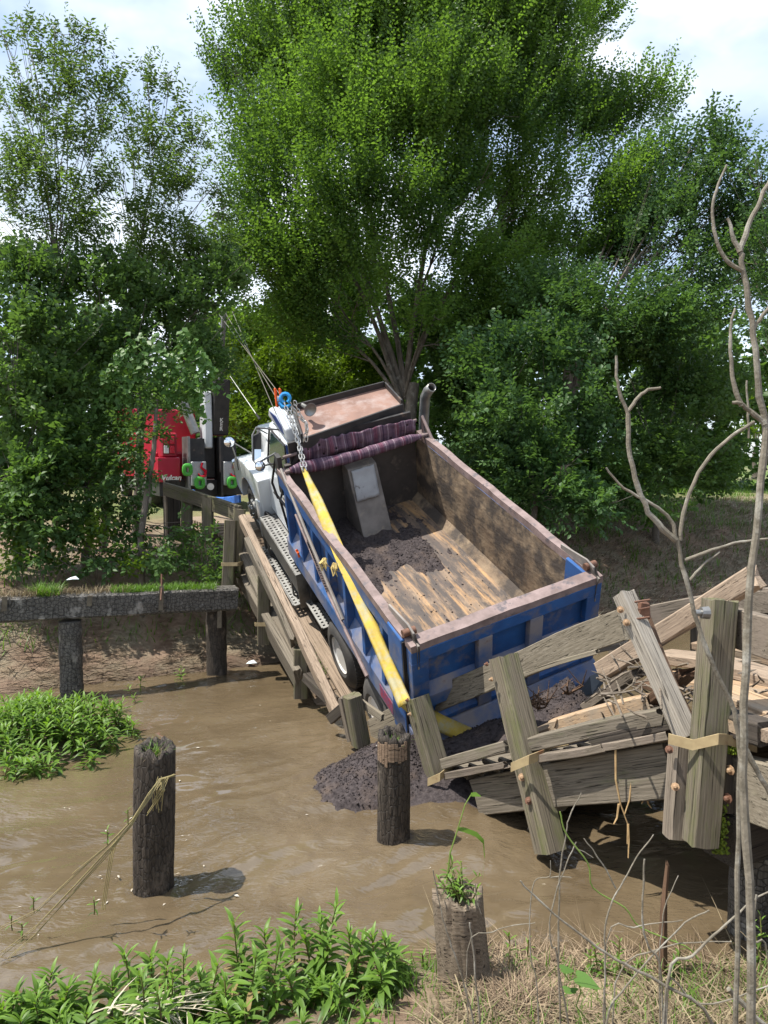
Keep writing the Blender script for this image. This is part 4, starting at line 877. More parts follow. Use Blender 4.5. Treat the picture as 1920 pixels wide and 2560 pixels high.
    for k, ch in enumerate('KER'):
        f = text_mesh(ch, 0.145, 0, 0.003, 'CENTER')
        z = 2.30-k*0.115; y = 0.10-(z-1.95)*0.675/3.15-0.012
        link('lettering', f, None, bo, Mt @ Matrix.Translation((bx, y, z)) @ Matrix.Rotation(R(90), 4, 'X') @ Matrix.Rotation(th, 4, 'X'))
    for (x, y) in ((-1.2, 1.9), (-1.2, 3.2), (1.2, 1.9), (1.2, 3.2), (-1.15, 7.2), (1.15, 7.2)):
        s_ = 1 if x > 0 else -1; mb = MB(); w = link('wheel', None, None, t, Mt @ Matrix.Translation((x, y, 0.5)))
        mb.lathe([(s_*0.02, 0.29), (s_*0.03, 0.40), (-s_*0.02, 0.5), (-s_*0.28, 0.5), (-s_*0.3, 0.3)], 'X', n=26, cap=False); mb.obj('tyre', TYRE, w, WMX[w.name], smooth=True)
        mb = MB(); mb.lathe([(s_*0.02, 0.30), (-s_*0.02, 0.26), (-s_*0.10, 0.2), (-s_*0.10, 0.02)], 'X', n=24); mb.obj('rim', RIMW, w, WMX[w.name], smooth=True)
    # winch cables from the boom head to the pulley block
    bh = Mt @ Vector((bx, -0.45, 5.1))
    for (q, e) in ((W(699, 985, 10.85), 0), (W(694, 1000, 10.85), 1), (W(690, 1035, 11.3), 2)):
        mb = MB(); mb.tube([bh+Vector((0.2*e-0.2, 0, 0)), q], 0.007, 5); mb.obj('winch_cable', CABLE, t, Matrix.Identity(4))
    mb = MB()
    for k in range(5):
        p0 = W(482, 1226+k*3, 18.9); p1 = W(600, 1240+k*3.5, 15.9); mb.tube([p0.lerp(p1, i/6)+Vector((0, 0, -0.12*math.sin(math.pi*i/6))) for i in range(7)], 0.028, 6)
    o = mb.obj('tow_rope', BLUEROPE); tag(o, 'bundle of blue tow rope strung from the tow truck to the dump truck', 'rope')
tow_truck()
# ------------------------------------------------------------------ far span of the bridge, collapsed under the truck
def pz(px, py): return (850+px*0.645, 1400+py*0.645)      # helper for points measured on an enlarged crop
FNT = Vector((-LT.x, -LT.y, 0))                             # the side of the bridge facing the near-left
def post(parent, u0, v0, u1, v1, d0, d1, mat, w=0.2, h=0.2, jag=(0.0, 0.01), name='post', face=None):
    return timber(name, [W(u1, v1, d1), W(u0, v0, d0)], w, h, mat, parent, up=face or (LT*0.93-AX*0.37), jag=jag, wob=0.007)
def strap(parent, pts, width, name='steel_strap'):
    mb = MB(); vs = []; fs = []; up = Vector((0, 0, 1))
    for p in pts: vs += [Vector(p)-up*width/2, Vector(p)+up*width/2]
    for i in range(len(pts)-1): fs.append((2*i, 2*i+2, 2*i+3, 2*i+1))
    mb.add(vs, fs); o = mb.obj(name, STEELTAN, parent, Matrix.Identity(4)); o.modifiers.new('s', 'SOLIDIFY').thickness = 0.009; return o
def far_span():
    b = thing('collapsed_bridge_span', TL(-1.85, 4, 0), 'collapsed far span of the timber bridge sloping under the truck into the water', 'bridge')
    Lc = lambda x, y, z: TL(x, y, z)
    upT = T.to_3x3() @ Vector((0, 0, 1))
    # deck planks across the span
    y = 0.85; k = 0
    while y < 6.9:
        wd = rnd.uniform(0.20, 0.25)
        dz = rnd.uniform(-0.012, 0.012); e = rnd.uniform(-0.05, 0.03)
        timber('deck_plank', [Lc(-1.78+e, y+wd/2, -0.04+dz), Lc(1.75+e, y+wd/2+rnd.uniform(-.02, .02), -0.04+dz)], wd-0.018, 0.075, WD_DECK, b, up=upT, nseg=5, jag=(0.012, 0.0))
        y += wd; k += 1
    for (x, y0, y1, wd, m) in ((-1.30, 1.5, 5.6, 0.26, WD_PINK), (-0.95, 1.6, 5.2, 0.24, WD_DECK), (0.9, 1.2, 6.0, 0.28, WD_DECK)):
        timber('runner_plank', [Lc(x, y0, 0.035), Lc(x, (y0+y1)/2, 0.03), Lc(x, y1, 0.035)], wd, 0.05, m, b, up=upT, jag=(0.05, 0.02))
    # rails
    timber('rail_board', [W(413, 1222, 15.2), W(505, 1250, 14.2), W(600, 1284, 13.25)], 0.09, 0.27, WD_POST, b, jag=(0.01, 0.02))
    timber('rail_board', [TX(606, 1300, -1.75), TX(650, 1389, -1.75), TX(752, 1590, -1.75), TX(842, 1785, -1.75)], 0.12, 0.24, WD_PINK, b, up=upT, jag=(0.02, 0.06))
    timber('lower_rail_board', [TX(617, 1352, -1.86), TX(700, 1530, -1.86), TX(735, 1610, -1.86)], 0.08, 0.22, WD_BEAM, b, up=upT, jag=(0.02, 0.05))
    timber('curb_timber', [TX(600, 1372, -1.84), TX(665, 1510, -1.84), TX(735, 1655, -1.84)], 0.16, 0.18, WD_BEAM, b, up=upT, jag=(0.02, 0.05))
    timber('edge_beam', [TX(596, 1432, -1.95), TX(660, 1545, -1.95), TX(750, 1705, -1.95)], 0.12, 0.40, WD_BEAM, b, up=upT, jag=(0.02, 0.05))
    for x in (-1.2, -0.4, 0.4, 1.2): timber('stringer', [Lc(x, 1.4, -0.3), Lc(x, 6.9, -0.3)], 0.14, 0.38, WD_DARK, b, up=upT)
    # posts
    post(b, 467, 1224, 467, 1395, 14.75, 14.75, WD_POST); post(b, 519, 1243, 519, 1362, 13.95, 13.95, WD_POST, w=0.24)
    c = post(b, 600, 1272, 590, 1440, 13.05, 13.05, WD_POST, w=0.22); post(b, 578, 1300, 570, 1465, 12.75, 12.75, WD_POST, w=0.24)
    post(b, 660, 1437, 660, 1608, 11.85, 11.95, WD_POST, w=0.19); post(b, 752, 1620, 752, 1742, 10.65, 10.7, WD_POST, w=0.22)
    for (u, v, d) in ((660, 1560, 11.75), (467, 1335, 14.6), (575, 1410, 12.6), (519, 1360, 13.8)):
        p = W(u, v, d); strap(b, [p-RT*0.14, p-RT*0.13+Vector((0, -0.03, 0)), p+RT*0.13+Vector((0, -0.03, 0)), p+RT*0.15, p+RT*0.3+AX*0.25], 0.06)
    # flat deck left standing at the far end, dusty with sand
    for i in range(16):
        c0 = Lc(-1.85, 6.95, -0.02)+AX*(0.24*i+0.1); c1 = Lc(1.75, 6.95, -0.02)+AX*(0.24*i+0.1); c0.z = lerp(c0.z, 2.14, min(1, i/5)); c1.z = lerp(c1.z, 2.2, min(1, i/5))
        timber('deck_plank', [c0, c1], 0.225, 0.08, WD_PINK, b, nseg=3)
    timber('edge_beam', [Lc(-1.9, 6.8, -0.28), Lc(-1.9, 6.95, -0.3)+AX*3.6], 0.14, 0.36, WD_BEAM, b)
    p = W(428, 1200, 15.6); timber('abutment_post', [p+Vector((0, 0, -1.9)), p], 0.3, 0.3, WD_DARK, b)
    return b
far_span()
def loose(name, path, w, h, mat, label, cat, jag=(0.05, 0.05), up=Vector((0, 0, 1)), wob=0.012, **k):
    o = timber(name, path, w, h, mat, None, up=up, jag=jag, wob=wob, **k); return tag(o, label, cat)
loose('broken_timber', [W(768, 1690, 10.5), W(800, 1722, 10.2), W(838, 1755, 9.9)], 0.16, 0.12, WD_DARK, 'dark wet timber lying in the water beside the sunken rail end', 'timber')
loose('broken_plank', [W(825, 1800, 9.45), W(862, 1766, 9.3)], 0.08, 0.13, WD_DARK, 'short black plank stub sticking out at the foot of the split post', 'plank')
loose('slat_board', [W(888, 1745, 9.0), W(958, 1795, 8.7)], 0.05, 0.10, WD_RAIL, 'short pale slat leaning from the split post towards the bent rail', 'slat', jag=(0.03, 0.05))
sp = thing('split_post', W(890, 1850, 8.95), 'split stub of a railing post leaning in the water behind the burnt piles', 'post')
timber('post_half', [W(903, 1862, 8.9), W(880, 1737, 8.85)], 0.19, 0.19, WD_POST, sp, up=LT, jag=(0.02, 0.03)); timber('post_half', [W(886, 1850, 8.98), W(862, 1740, 9.0)], 0.09, 0.17, WD_GREY, sp, up=LT, jag=(0.02, 0.06))

# ------------------------------------------------------------------ near span: posts, bent rail, beams, decking torn apart
def near_span():
    b = thing('broken_bridge_end', W(1760, 1900, 5.3), 'near end of the timber bridge with torn deck, leaning posts and a long bent rail', 'bridge')
    # long bent rail board
    rail = [(115, 668, 9.3), (260, 590, 8.75), (420, 520, 8.3), (560, 464, 7.95), (700, 408, 7.5), (850, 340, 7.05), (1000, 283, 6.65), (1100, 248, 6.4)]
    pts = []
    for px, py, d in rail: u, v = pz(px, py); pts.append(W(u, v, d+0.16))
    timber('bent_rail_board', pts, 0.075, 0.275, WD_RAIL, b, nseg=16, jag=(0.16, 0.03), up=Vector((0, 0, 1)))
    u0, v0 = pz(660, 462); u1, v1 = pz(1005, 352)
    timber('rail_splinter', [W(u0, v0, 7.55), W((u0+u1)/2, (v0+v1)/2-4, 7.1), W(u1, v1, 6.7)], 0.05, 0.045, WD_RAIL, b, jag=(0.05, 0.12))
    # leaning posts with bolts
    P2 = post(b, 1042, 1742, 1112, 1990, 8.05, 7.85, WD_POST, w=0.18, h=0.235, jag=(0.0, 0.02), face=LT)
    P3 = post(b, 1258, 1640, 1378, 2128, 7.05, 6.55, WD_POST, w=0.22, h=0.235, jag=(0.0, 0.02), face=LT)
    post(b, 1352, 1905, 1398, 2022, 6.85, 6.8, WD_POST, w=0.16, h=0.2, jag=(0.05, 0.01), face=LT)
    for u, v, d in ((1305, 1943, 6.68), (1322, 2002, 6.6)): bolt(b, W(u, v, d), CPOS-W(u, v, d)+FNT, 0.036)
    for u, v, d in ((1218, 1660, 6.95), (1230, 1698, 6.92), (1020, 1750, 7.93), (1026, 1785, 7.9)): bolt(b, W(u, v, d), FNT, 0.022)
    # big corner post, the broken lower post beside it, bleached broken post leaning left
    post(b, 1800, 1497, 1750, 2112, 5.28, 5.18, WD_POST, w=0.175, h=0.20, jag=(0.02, 0.025), face=(LT*0.93+AX*-0.37))
    post(b, 1712, 1850, 1695, 2098, 5.42, 5.36, WD_GREY, w=0.15, h=0.19, jag=(0.03, 0.10), face=(LT*0.9-AX*0.4))
    timber('bleached_post', [W(1722, 1850, 5.55), W(1640, 1668, 5.8), W(1556, 1478, 6.05)], 0.12, 0.15, WD_SILVER, b, up=LT, jag=(0.06, 0.07), wob=0.012)
    timber('rotten_post_core', [W(1738, 1838, 5.62), W(1668, 1690, 5.85), W(1595, 1510, 6.15)], 0.09, 0.09, WD_ROT, b, up=LT, jag=(0.08, 0.1), wob=0.03)
    timber('rotten_post_core', [W(1745, 1868, 5.42), W(1758, 1690, 5.45), W(1764, 1600, 5.5)], 0.07, 0.05, WD_ROT, b, up=LT, jag=(0.08, 0.15), wob=0.03)
    timber('rotten_post_core', [W(1700, 1900, 5.4), W(1706, 1850, 5.42), W(1752, 1900, 5.38)], 0.08, 0.08, WD_ROT, b, up=LT, jag=(0.05, 0.05), wob=0.03)
    mb = MB(); c = W(1610, 1520, 5.95)   # rusted rail bracket
    mb.hexa([c+Vector(p) for p in ((-.06, -.03, -.07), (.05, -.03, -.09), (.05, .04, -.09), (-.06, .04, -.07), (-.04, -.03, .06), (.04, -.03, .045), (.04, .04, .045), (-.04, .04, .06))]); mb.obj('rail_bracket', BOLT, b, Matrix.Identity(4), bev=0.012)
    mb = MB()
    for (z, l) in ((0.06, .14), (0.0, .1), (-0.08, .15)): mb.tube([c+Vector((-l*.7, -0.06, z)), c+Vector((0.02, -0.07, z+0.02))], 0.009, 6)
    mb.obj('rail_bracket_bolt', BOLT, b, Matrix.Identity(4))
    for u, v, d in ((1551, 1524, 5.93), (1566, 1556, 5.9), (1688, 1967, 5.25), (1673, 1874, 5.32)): bolt(b, W(u, v, d), CPOS-W(u, v, d), 0.03)
    q = W(1760, 1532, 5.1); mb = MB(); mb.lathe([(-0.06, 0.02), (-0.06, 0.022), (-0.02, 0.022), (-0.02, 0.04), (0.03, 0.045), (0.035, 0.03)], 'X', n=12); mt = Matrix.Translation(q); mb.obj('bolt_sleeve', ALU, b, mt)
    # steel straps round the posts
    strap(b, [W(1672, 1846, 5.28), W(1733, 1862, 5.16), W(1795, 1847, 5.02), W(1815, 1848, 5.1), W(1850, 1858, 5.2), W(1890, 1868, 5.3)], 0.075)
    strap(b, [W(1278, 1918, 6.62), W(1322, 1899, 6.5), W(1356, 1886, 6.55), W(1378, 1880, 6.75), W(1420, 1872, 6.9)], 0.085)
    strap(b, [W(1070, 1955, 7.75), W(1100, 1942, 7.65), W(1126, 1920, 7.72), W(1140, 1915, 7.9)], 0.085)
    # edge beam hanging towards the water, and its intact neighbour
    timber('edge_beam', [W(1195, 1990, 7.45), W(1400, 1957, 6.6), W(1690, 1922, 5.75)], 0.12, 0.42, WD_BEAM, b, jag=(0.10, 0.02), taper=(0.85, 1.0), nseg=10)
    timber('edge_beam', [W(1838, 1960, 5.32), W(1935, 1990, 4.9), W(2150, 2060, 4.2), W(2150, 2060, 4.2)-AX*1.6], 0.12, 0.44, WD_RAIL, b, jag=(0.02, 0.0))
    for u, v, d in ((1826, 1925, 5.15), (1820, 1995, 5.13)): bolt(b, W(u, v, d), FNT, 0.036)
    timber('beam_splice', [W(1822, 1872, 5.3), W(1816, 2030, 5.25)], 0.10, 0.2, WD_DARK, b, up=LT, jag=(.02, .03)); timber('beam_splice', [W(1796, 1880, 5.36), W(1788, 2050, 5.3)], 0.07, 0.1, WD_BEAM, b, up=LT, jag=(.03, .05))
    for i in range(5):
        off = LT*(0.75+0.72*i); timber('stringer', [W(1200, 1960, 7.5)+off, W(1690, 1905, 5.8)+off], 0.13, 0.4, WD_DARK, b)
    # plank ends along the edge, mossy and rough
    for (a, c, n) in (((1125, 1935, 7.75), (1275, 1912, 6.95), 4), ((1360, 1897, 6.65), (1678, 1838, 5.72), 8)):
        A, Bq = W(*a), W(*c)
        for i in range(n):
            p = A.lerp(Bq, (i+0.5)/n)+Vector((0, 0, rnd.uniform(-.015, .015))); wd = (Bq-A).length/n*1.10
            timber('deck_plank', [p+LT*rnd.uniform(.02, .06), p+LT*rnd.uniform(*((0.9, 1.4) if n == 4 else (2.4, 3.5)))+Vector((0, 0, -0.12*rnd.random()))], wd, 0.06, WD_BEAM, b, jag=(0.02, 0.12), up=Vector((0, 0, 1)), nseg=5)
    for (a, c) in (((1118, 1938, 7.74), (1278, 1908, 6.9)), ((1355, 1897, 6.6), (1520, 1866, 6.1)), ((1515, 1862, 6.12), (1684, 1836, 5.68))):
        timber('deck_edge_board', [W(*a), W(*c)], 0.16, 0.065, WD_GREY, b, jag=(.06, .06), wob=0.025, nseg=14)
    # curb boards lying over them
    timber('curb_timber', [W(1115, 1908, 7.75), W(1278, 1862, 6.9)], 0.15, 0.11, WD_BEAM, b, jag=(.03, .04))
    timber('curb_timber', [W(1335, 1858, 6.75), W(1480, 1822, 6.25), W(1668, 1788, 5.75)], 0.16, 0.13, WD_BEAM, b, jag=(.03, .08))
    timber('curb_timber', [W(1480, 1852, 6.2), W(1680, 1806, 5.7)], 0.1, 0.09, WD_DARK, b, jag=(.08, .05))
    timber('curb_timber', [W(1805, 1800, 5.35), W(1925, 1835, 4.95)], 0.2, 0.16, WD_DARK, b, jag=(.06, .02))
    # right-hand (far side) railing
    timber('rail_board', [W(1560, 1560, 10.2), W(1640, 1538, 9.9), W(1770, 1515, 9.5)], 0.08, 0.29, WD_GREY, b, jag=(.1, .03))
    ra, rb = W(1845, 1507, 9.35), W(2000, 1503, 8.85); timber('rail_board', [ra, rb, rb-AX*3.4], 0.08, 0.28, WD_GREY, b)
    for p in (ra.lerp(rb, .5), rb-AX*1.3, rb-AX*3.0): timber('post', [p+LT*0.1+Vector((0, 0, -1.6)), p+LT*0.1+Vector((0, 0, 0.16))], .2, .2, WD_GREY, b, up=LT)
    timber('rail_board', [W(1828, 1565, 5.42), W(1925, 1595, 4.95), W(2150, 1650, 4.2), W(2150, 1650, 4.2)-AX*1.6], 0.085, 0.28, WD_GREY, b, jag=(.01, 0))
    for u, d in ((1752, 9.75), (1545, 10.5)): post(b, u, 1545, u, 1720, d, d, WD_GREY, w=.2)
    # intact deck at the near end
    for i in range(17):
        c0 = W(1835, 1815, 5.25)-AX*(0.235*i)+Vector((0, 0, 0.0)); c0.z = 1.72+0.02*rnd.uniform(-1, 1)+0.012*min(i, 10)
        timber('deck_plank', [c0-LT*0.12, c0+LT*3.8], 0.22, 0.08, WD_PINK if i % 3 else WD_TAN, b, nseg=4)
    # pile cap end with moss, piles under the bridge
    cp = W(1822, 2085, 5.35)
    timber('pile_cap', [cp-LT*0.10, cp+LT*4.0], 0.32, 0.36, WD_DARK, b, jag=(.02, 0))
    for k, off in enumerate((0.30, 1.7, 3.1)):
        p = cp+LT*off; mb = MB(); prof = []
        for i in range(14): prof.append((lerp(-1.2, p.z-0.18, i/13), 0.17+0.006*rnd.uniform(-1, 1)))
        mb.lathe(prof, 'Z', (p.x, p.y, 0), 18); mb.obj('pile', CHAR_GREY, b, Matrix.Identity(4), smooth=True)
    return b
near_span()
def mossy():
    V = []; Fq = []; base = np.array([(1, 0, 0), (-1, 0, 0), (0, 1, 0), (0, -1, 0), (0, 0, 1), (0, 0, -1)], float)
    fc = np.array([(0, 2, 4), (2, 1, 4), (1, 3, 4), (3, 0, 4), (2, 0, 5), (1, 2, 5), (3, 1, 5), (0, 3, 5)]); k = 0
    for i in range(420):
        if i < 300: v = rnd.uniform(2010, 2135); u = 1800+ (v-2010)*0.02+rnd.gauss(0, 9); d = 5.16
        else: u, v, d = rnd.uniform(1808, 1850), rnd.uniform(1858, 1885), 5.18
        V.append(base*rnd.uniform(.006, .017)+np.array(W(u, v, d+rnd.uniform(-.02, .03)))); Fq.append(fc+6*k); k += 1
    tag(link('moss', mesh_np('moss', np.concatenate(V), np.concatenate(Fq), MOSS)), 'bright green moss growing on the end of the pile cap', 'moss', kind='stuff')
mossy()

def L3(pts): return [W(*p) for p in pts]
loose('long_timber', L3([(1500, 1680, 8.0), (1690, 1562, 7.3), (1893, 1438, 6.5)]), 0.17, 0.20, WD_PINK, 'long pale timber tilted up behind the tall corner post', 'timber')
loose('broken_timber', L3([(1385, 1815, 7.05), (1520, 1775, 6.75), (1640, 1752, 6.3)]), 0.20, 0.13, WD_TAN, 'orange freshly split timber lying on the edge of the torn deck', 'timber', jag=(.15, .12))
loose('broken_plank', L3([(1300, 1850, 7.3), (1390, 1812, 7.1)]), 0.22, 0.06, WD_DECK, 'dirty plank half buried at the edge of the soil below the tailgate', 'plank', jag=(.08, .08))
loose('broken_plank', L3([(1463, 1772, 8.0), (1530, 1722, 7.8), (1598, 1680, 7.5)]), 0.22, 0.10, WD_GREY, 'dark grey plank rising from the soil under the right end of the tailgate', 'plank', jag=(.1, .1))
loose('broken_plank', L3([(1560, 1650, 8.2), (1680, 1645, 7.6)]), 0.26, 0.07, WD_PINK, 'pale plank lying flat under the long tilted timber', 'plank', jag=(.1, .1))
loose('broken_plank', L3([(1648, 1640, 7.2), (1780, 1655, 6.8), (1960, 1705, 6.2)]), 0.34, 0.10, WD_PINK, 'wide splintered plank behind the tall corner post', 'plank', jag=(.18, .02))
loose('broken_plank', L3([(1745, 1610, 8.4), (1850, 1628, 8.0), (1990, 1660, 7.5)]), 0.3, 0.08, WD_DECK, 'weathered plank at the back of the torn deck by the far railing', 'plank', jag=(.12, .02))
loose('broken_plank', L3([(1640, 1690, 7.0), (1760, 1712, 6.5), (1960, 1740, 6.0)]), 0.28, 0.09, WD_TAN, 'tan broken plank crossing in front of the wide splintered plank', 'plank', jag=(.15, .02))
loose('broken_plank', L3([(1800, 1728, 5.75), (1950, 1790, 5.3)]), 0.30, 0.09, WD_TAN, 'sawn tan plank end at the right edge beside the tall corner post', 'plank', jag=(.04, 0))
loose('broken_plank', L3([(1560, 1790, 6.8), (1640, 1745, 6.3), (1730, 1680, 6.0)]), 0.16, 0.07, WD_ROT, 'rotten brown plank behind the foot of the bleached leaning post', 'plank', jag=(.15, .15), wob=.03)
loose('broken_plank', L3([(1600, 1705, 7.3), (1690, 1732, 6.6)]), 0.13, 0.06, WD_ROT, 'small rotten plank over the dark hole in the deck', 'plank', jag=(.15, .15), wob=.03)
loose('broken_plank', L3([(1500, 1622, 8.9), (1570, 1608, 8.7)]), 0.15, 0.06, WD_GREY, 'grey plank scrap beyond the end of the tailgate', 'plank', jag=(.1, .1))
loose('broken_plank', L3([(1320, 2108, 7.0), (1345, 2050, 7.1)]), 0.07, 0.1, WD_GREY, 'pale stub hanging below the edge beam beside the leaning post', 'plank', jag=(.05, .03))
loose('broken_plank', L3([(1850, 1680, 7.0), (1990, 1690, 6.5)]), 0.3, 0.07, WD_PINK, 'pale plank on top of the torn deck at the right edge', 'plank', jag=(.1, 0))
mb = MB(); a = TL(1.0, -0.35, 0.78)
g = [W(1440, 1745, 9.0), W(1475, 1690, 8.9), W(1520, 1672, 8.9), W(1525, 1690, 8.8), W(1480, 1735, 8.8)]
mb.add([tuple(p) for p in g]+[tuple(p+Vector((0.02, 0.06, -0.03))) for p in g], [(0, 1, 2, 3, 4), (9, 8, 7, 6, 5)]+[(i, (i+1) % 5, 5+(i+1) % 5, 5+i) for i in range(5)])
tag(mb.obj('rubber_flap', M('grey_dusty_rubber', (0.11, 0.125, 0.14), (0.07, 0.08, 0.09), 4, 0.5), None), 'torn grey rubber flap poking out under the right end of the tailgate', 'rubber flap')

mb = MB()
for i in range(150):
    c = W(rnd.uniform(1500, 1930), rnd.uniform(1640, 1860), rnd.uniform(5.6, 7.6)); c.z = min(c.z, 1.78); a = rnd.uniform(0, 6.28); l = rnd.uniform(.04, .18)
    d = Vector((math.cos(a), math.sin(a), rnd.uniform(-.5, .9)))*l; mb.tube([c-d, c+d*.3+Vector((0, 0, rnd.uniform(-.01, .02))), c+d], [rnd.uniform(.006, .014), rnd.uniform(.006, .012), .002], 4)
tag(mb.obj('wood_splinters', WD_GREY), 'splinters and shreds of rotten wood over the torn deck', 'splinters', kind='stuff')
# soil spilled into the creek and under the tail
def mound(name, c, rx, ry, h, rot, label, seed, base=-0.25):
    ca, sa = math.cos(rot), math.sin(rot)
    def fn(X, Y):
        th = np.arctan2(Y, X); k = 1+0.16*vn(np.cos(th)*1.6+seed, np.sin(th)*1.6, 2)
        r = np.hypot(X/rx, Y/ry)/k
        return h*np.clip(1-r, -0.3, 1)**1.0*(1) - 0*r + 0.05*fbm(X*3, Y*3, seed, 4)*np.clip(1.3-r, 0, 1)+0.028*fbm(X*13, Y*13, seed+3, 3)
    X, Y = np.meshgrid(np.linspace(-1.4*rx, 1.4*rx, 110), np.linspace(-1.4*ry, 1.4*ry, 100)); r0 = np.hypot(X/rx, Y/ry)
    Z = np.where(r0 < 1, fn(X, Y), h*(1-r0)*0.9+0.05*fbm(X*3, Y*3, seed, 4)*np.clip(1.3-r0, 0, 1)+0.028*fbm(X*13, Y*13, seed+3, 3))
    WX_, WY_ = c.x+X*ca-Y*sa, c.y+X*sa+Y*ca
    ny, nx = X.shape; i = np.arange(nx*ny).reshape(ny, nx); q = np.stack([i[:-1, :-1], i[:-1, 1:], i[1:, 1:], i[1:, :-1]], -1).reshape(-1, 4)
    me = mesh_np(name, np.stack([WX_, WY_, c.z+Z], -1), q, SOIL); tag(link(name, me), label, 'soil', kind='stuff')
    def pl():
        while True:
            x, y = rnd.gauss(0, 0.55)*rx, rnd.gauss(0, 0.55)*ry
            if math.hypot(x/rx, y/ry) < 1.15:
                z = float(fn(np.array(x), np.array(y))) if math.hypot(x/rx, y/ry) < 1 else -9
                if z > -0.02: return (c.x+x*ca-y*sa, c.y+x*sa+y*ca, c.z+z+0.006)
    return pl
c1 = W(1000, 1930, 8.3); c1.z = 0.0
pl1 = mound('soil_heap', c1, 1.15, 0.74, 0.50, 0.30, 'dark heap of spilled soil rising from the water behind the burnt pile', 3.0)
clods('soil_clods', 2600, pl1, 'crumbly dark clods on the soil heap in the water', 'soil clods', 0.006, 0.02)
c2 = W(1250, 1830, 8.5); c2.z = 0.22
pl2 = mound('soil_spill', c2, 1.05, 0.62, 0.38, 0.4, 'soil spilled onto the torn deck below the tailgate', 8.0)
c3 = W(1418, 1745, 8.15); c3.z = 0.66
pl3 = mound('soil_spill', c3, 0.55, 0.62, 0.48, 0.3, 'peaked dark soil pile beside the right end of the tailgate', 12.0)
clods('soil_clods', 1500, lambda: pl2() if rnd.random() < 0.6 else pl3(), 'dark clods on the spilled soil below the tailgate', 'soil clods', 0.006, 0.022)
# support the wreck: broken deck slabs hidden below the soil
mb = MB()
for (u, v, d) in ((1330, 1760, 7.8), (1345, 1772, 7.75), (1420, 1735, 7.6)):
    c = W(u, v, d)
    for k in range(6): mb.tube([c, c+Vector((rnd.uniform(-.1, .15), rnd.uniform(-.1, .05), rnd.uniform(0, .1))), c+Vector((rnd.uniform(-.15, .2), rnd.uniform(-.1, .1), rnd.uniform(.03, .28)))], [0.014, 0.01, 0.003], 5)
tag(mb.obj('root_tangle', WD_ROT), 'tangle of broken dark roots sticking out of the spilled soil', 'roots', kind='stuff')

# roots hanging from the deck edge
for k, pts in enumerate(([(1538, 1862), (1542, 1950), (1550, 2010), (1568, 2060), (1566, 2110)], [(1585, 1868), (1578, 1940), (1572, 2000), (1560, 2035)], [(1640, 1840), (1630, 1920), (1616, 1990), (1605, 2010)], [(1550, 2010), (1540, 2045), (1535, 2060)], [(1616, 1990), (1622, 2010), (1627, 2020)], [(1568, 2060), (1570, 2100), (1569, 2145)])):
    if k == 0: rt = thing('hanging_root', W(1560, 1990, 6.05), 'pale stringy roots hanging over the dark opening under the bridge', 'roots')
    mb = MB(); P_ = [W(u+rnd.uniform(-3, 3), v, 6.0) for u, v in pts]; mb.tube(P_, [0.010*(1-0.7*i/len(P_)) for i in range(len(P_))], 5); mb.obj('root_strand', ROOT, rt, Matrix.Identity(4))

# ------------------------------------------------------------------ old pilings
def pile(c, zb, zt, r0, r1, mat, label, lean=(0, 0), hollow=0.14, seed=0, cat='piling', name='burnt_piling', group=None, rimbreak=0.05):
    """charred round pile: blocky char, checks, a hollow rotten top"""
    n, m = 64, 46; V = []; Fq = []
    H = zt-zb
    for i in range(m+1):
        t = i/m; z = zb+H*t
        for k in range(n):
            a = 2*math.pi*k/n; r = lerp(r0, r1, t)
            cx, sx_ = math.cos(a)*r, math.sin(a)*r
            r += 0.012*float(vn(math.cos(a)*1.7+seed, math.sin(a)*1.7, z*1.6))+0.006*float(vn(math.cos(a)*7+seed, math.sin(a)*7, z*2.0))
            gz = float(vn(a*6.5+seed*3, 1.0, z*0.9)); r -= 0.012*max(0, 1-abs(gz)*7)
            hz = float(vn(math.cos(a)*3, math.sin(a)*3+seed, z*8)); r -= 0.006*max(0, 1-abs(hz)*5)
            zz = z
            if i == m: zz += rimbreak*float(vn(math.cos(a)*2.4+seed, math.sin(a)*2.4, 3.3))+rimbreak*.5*float(vn(a*5, seed))
            V.append((r*math.cos(a)+lean[0]*t*H, r*math.sin(a)+lean[1]*t*H, zz))
    for i in range(m):
        for k in range(n): k2 = (k+1) % n; Fq.append((i*n+k, i*n+k2, (i+1)*n+k2, (i+1)*n+k))
    o0 = m*n
    rings = [(0.72, -0.0), (0.62, -0.04), (0.45, -hollow), (0.02, -hollow*0.9)]
    last = o0
    for (f, dz) in rings:
        base = len(V)
        for k in range(n):
            x, y, z = V[o0+k]; cx, cy = lean[0]*H, lean[1]*H; q = f*(1+0.12*float(vn(k*0.5, f*9, seed)))
            V.append((cx+(x-cx)*q, cy+(y-cy)*q, (z if dz == 0 else zt)+dz+0.012*float(vn(k*.7, f*7, seed))))
        for k in range(n): k2 = (k+1) % n; Fq.append((last+k, last+k2, base+k2, base+k))
        last = base
    o = link(name, mesh_np(name, V, Fq, mat, True), None, None, Matrix.Translation((c.x, c.y, 0)))
    return tag(o, label, cat, group)
pile(P_LEFT, -0.8, 1.20, 0.170, 0.162, CHAR, 'tall burnt wooden piling standing in the water at left with a hollow grassy top', lean=(0.035, 0), hollow=0.12, seed=1)
MIDP = pile(P_MID, -0.8, 1.05, 0.158, 0.152, CHAR, 'burnt wooden piling with a tan split collar in front of the soil heap', hollow=0.16, seed=5)
P_ST = W(1182, 2400, 4.75)
pile(P_ST, -0.5, 0.80, 0.185, 0.165, STUMP, 'weathered grey stump with weeds on top standing at the near bank', lean=(-0.08, 0), hollow=0.05, seed=9, name='weathered_stump', cat='stump')
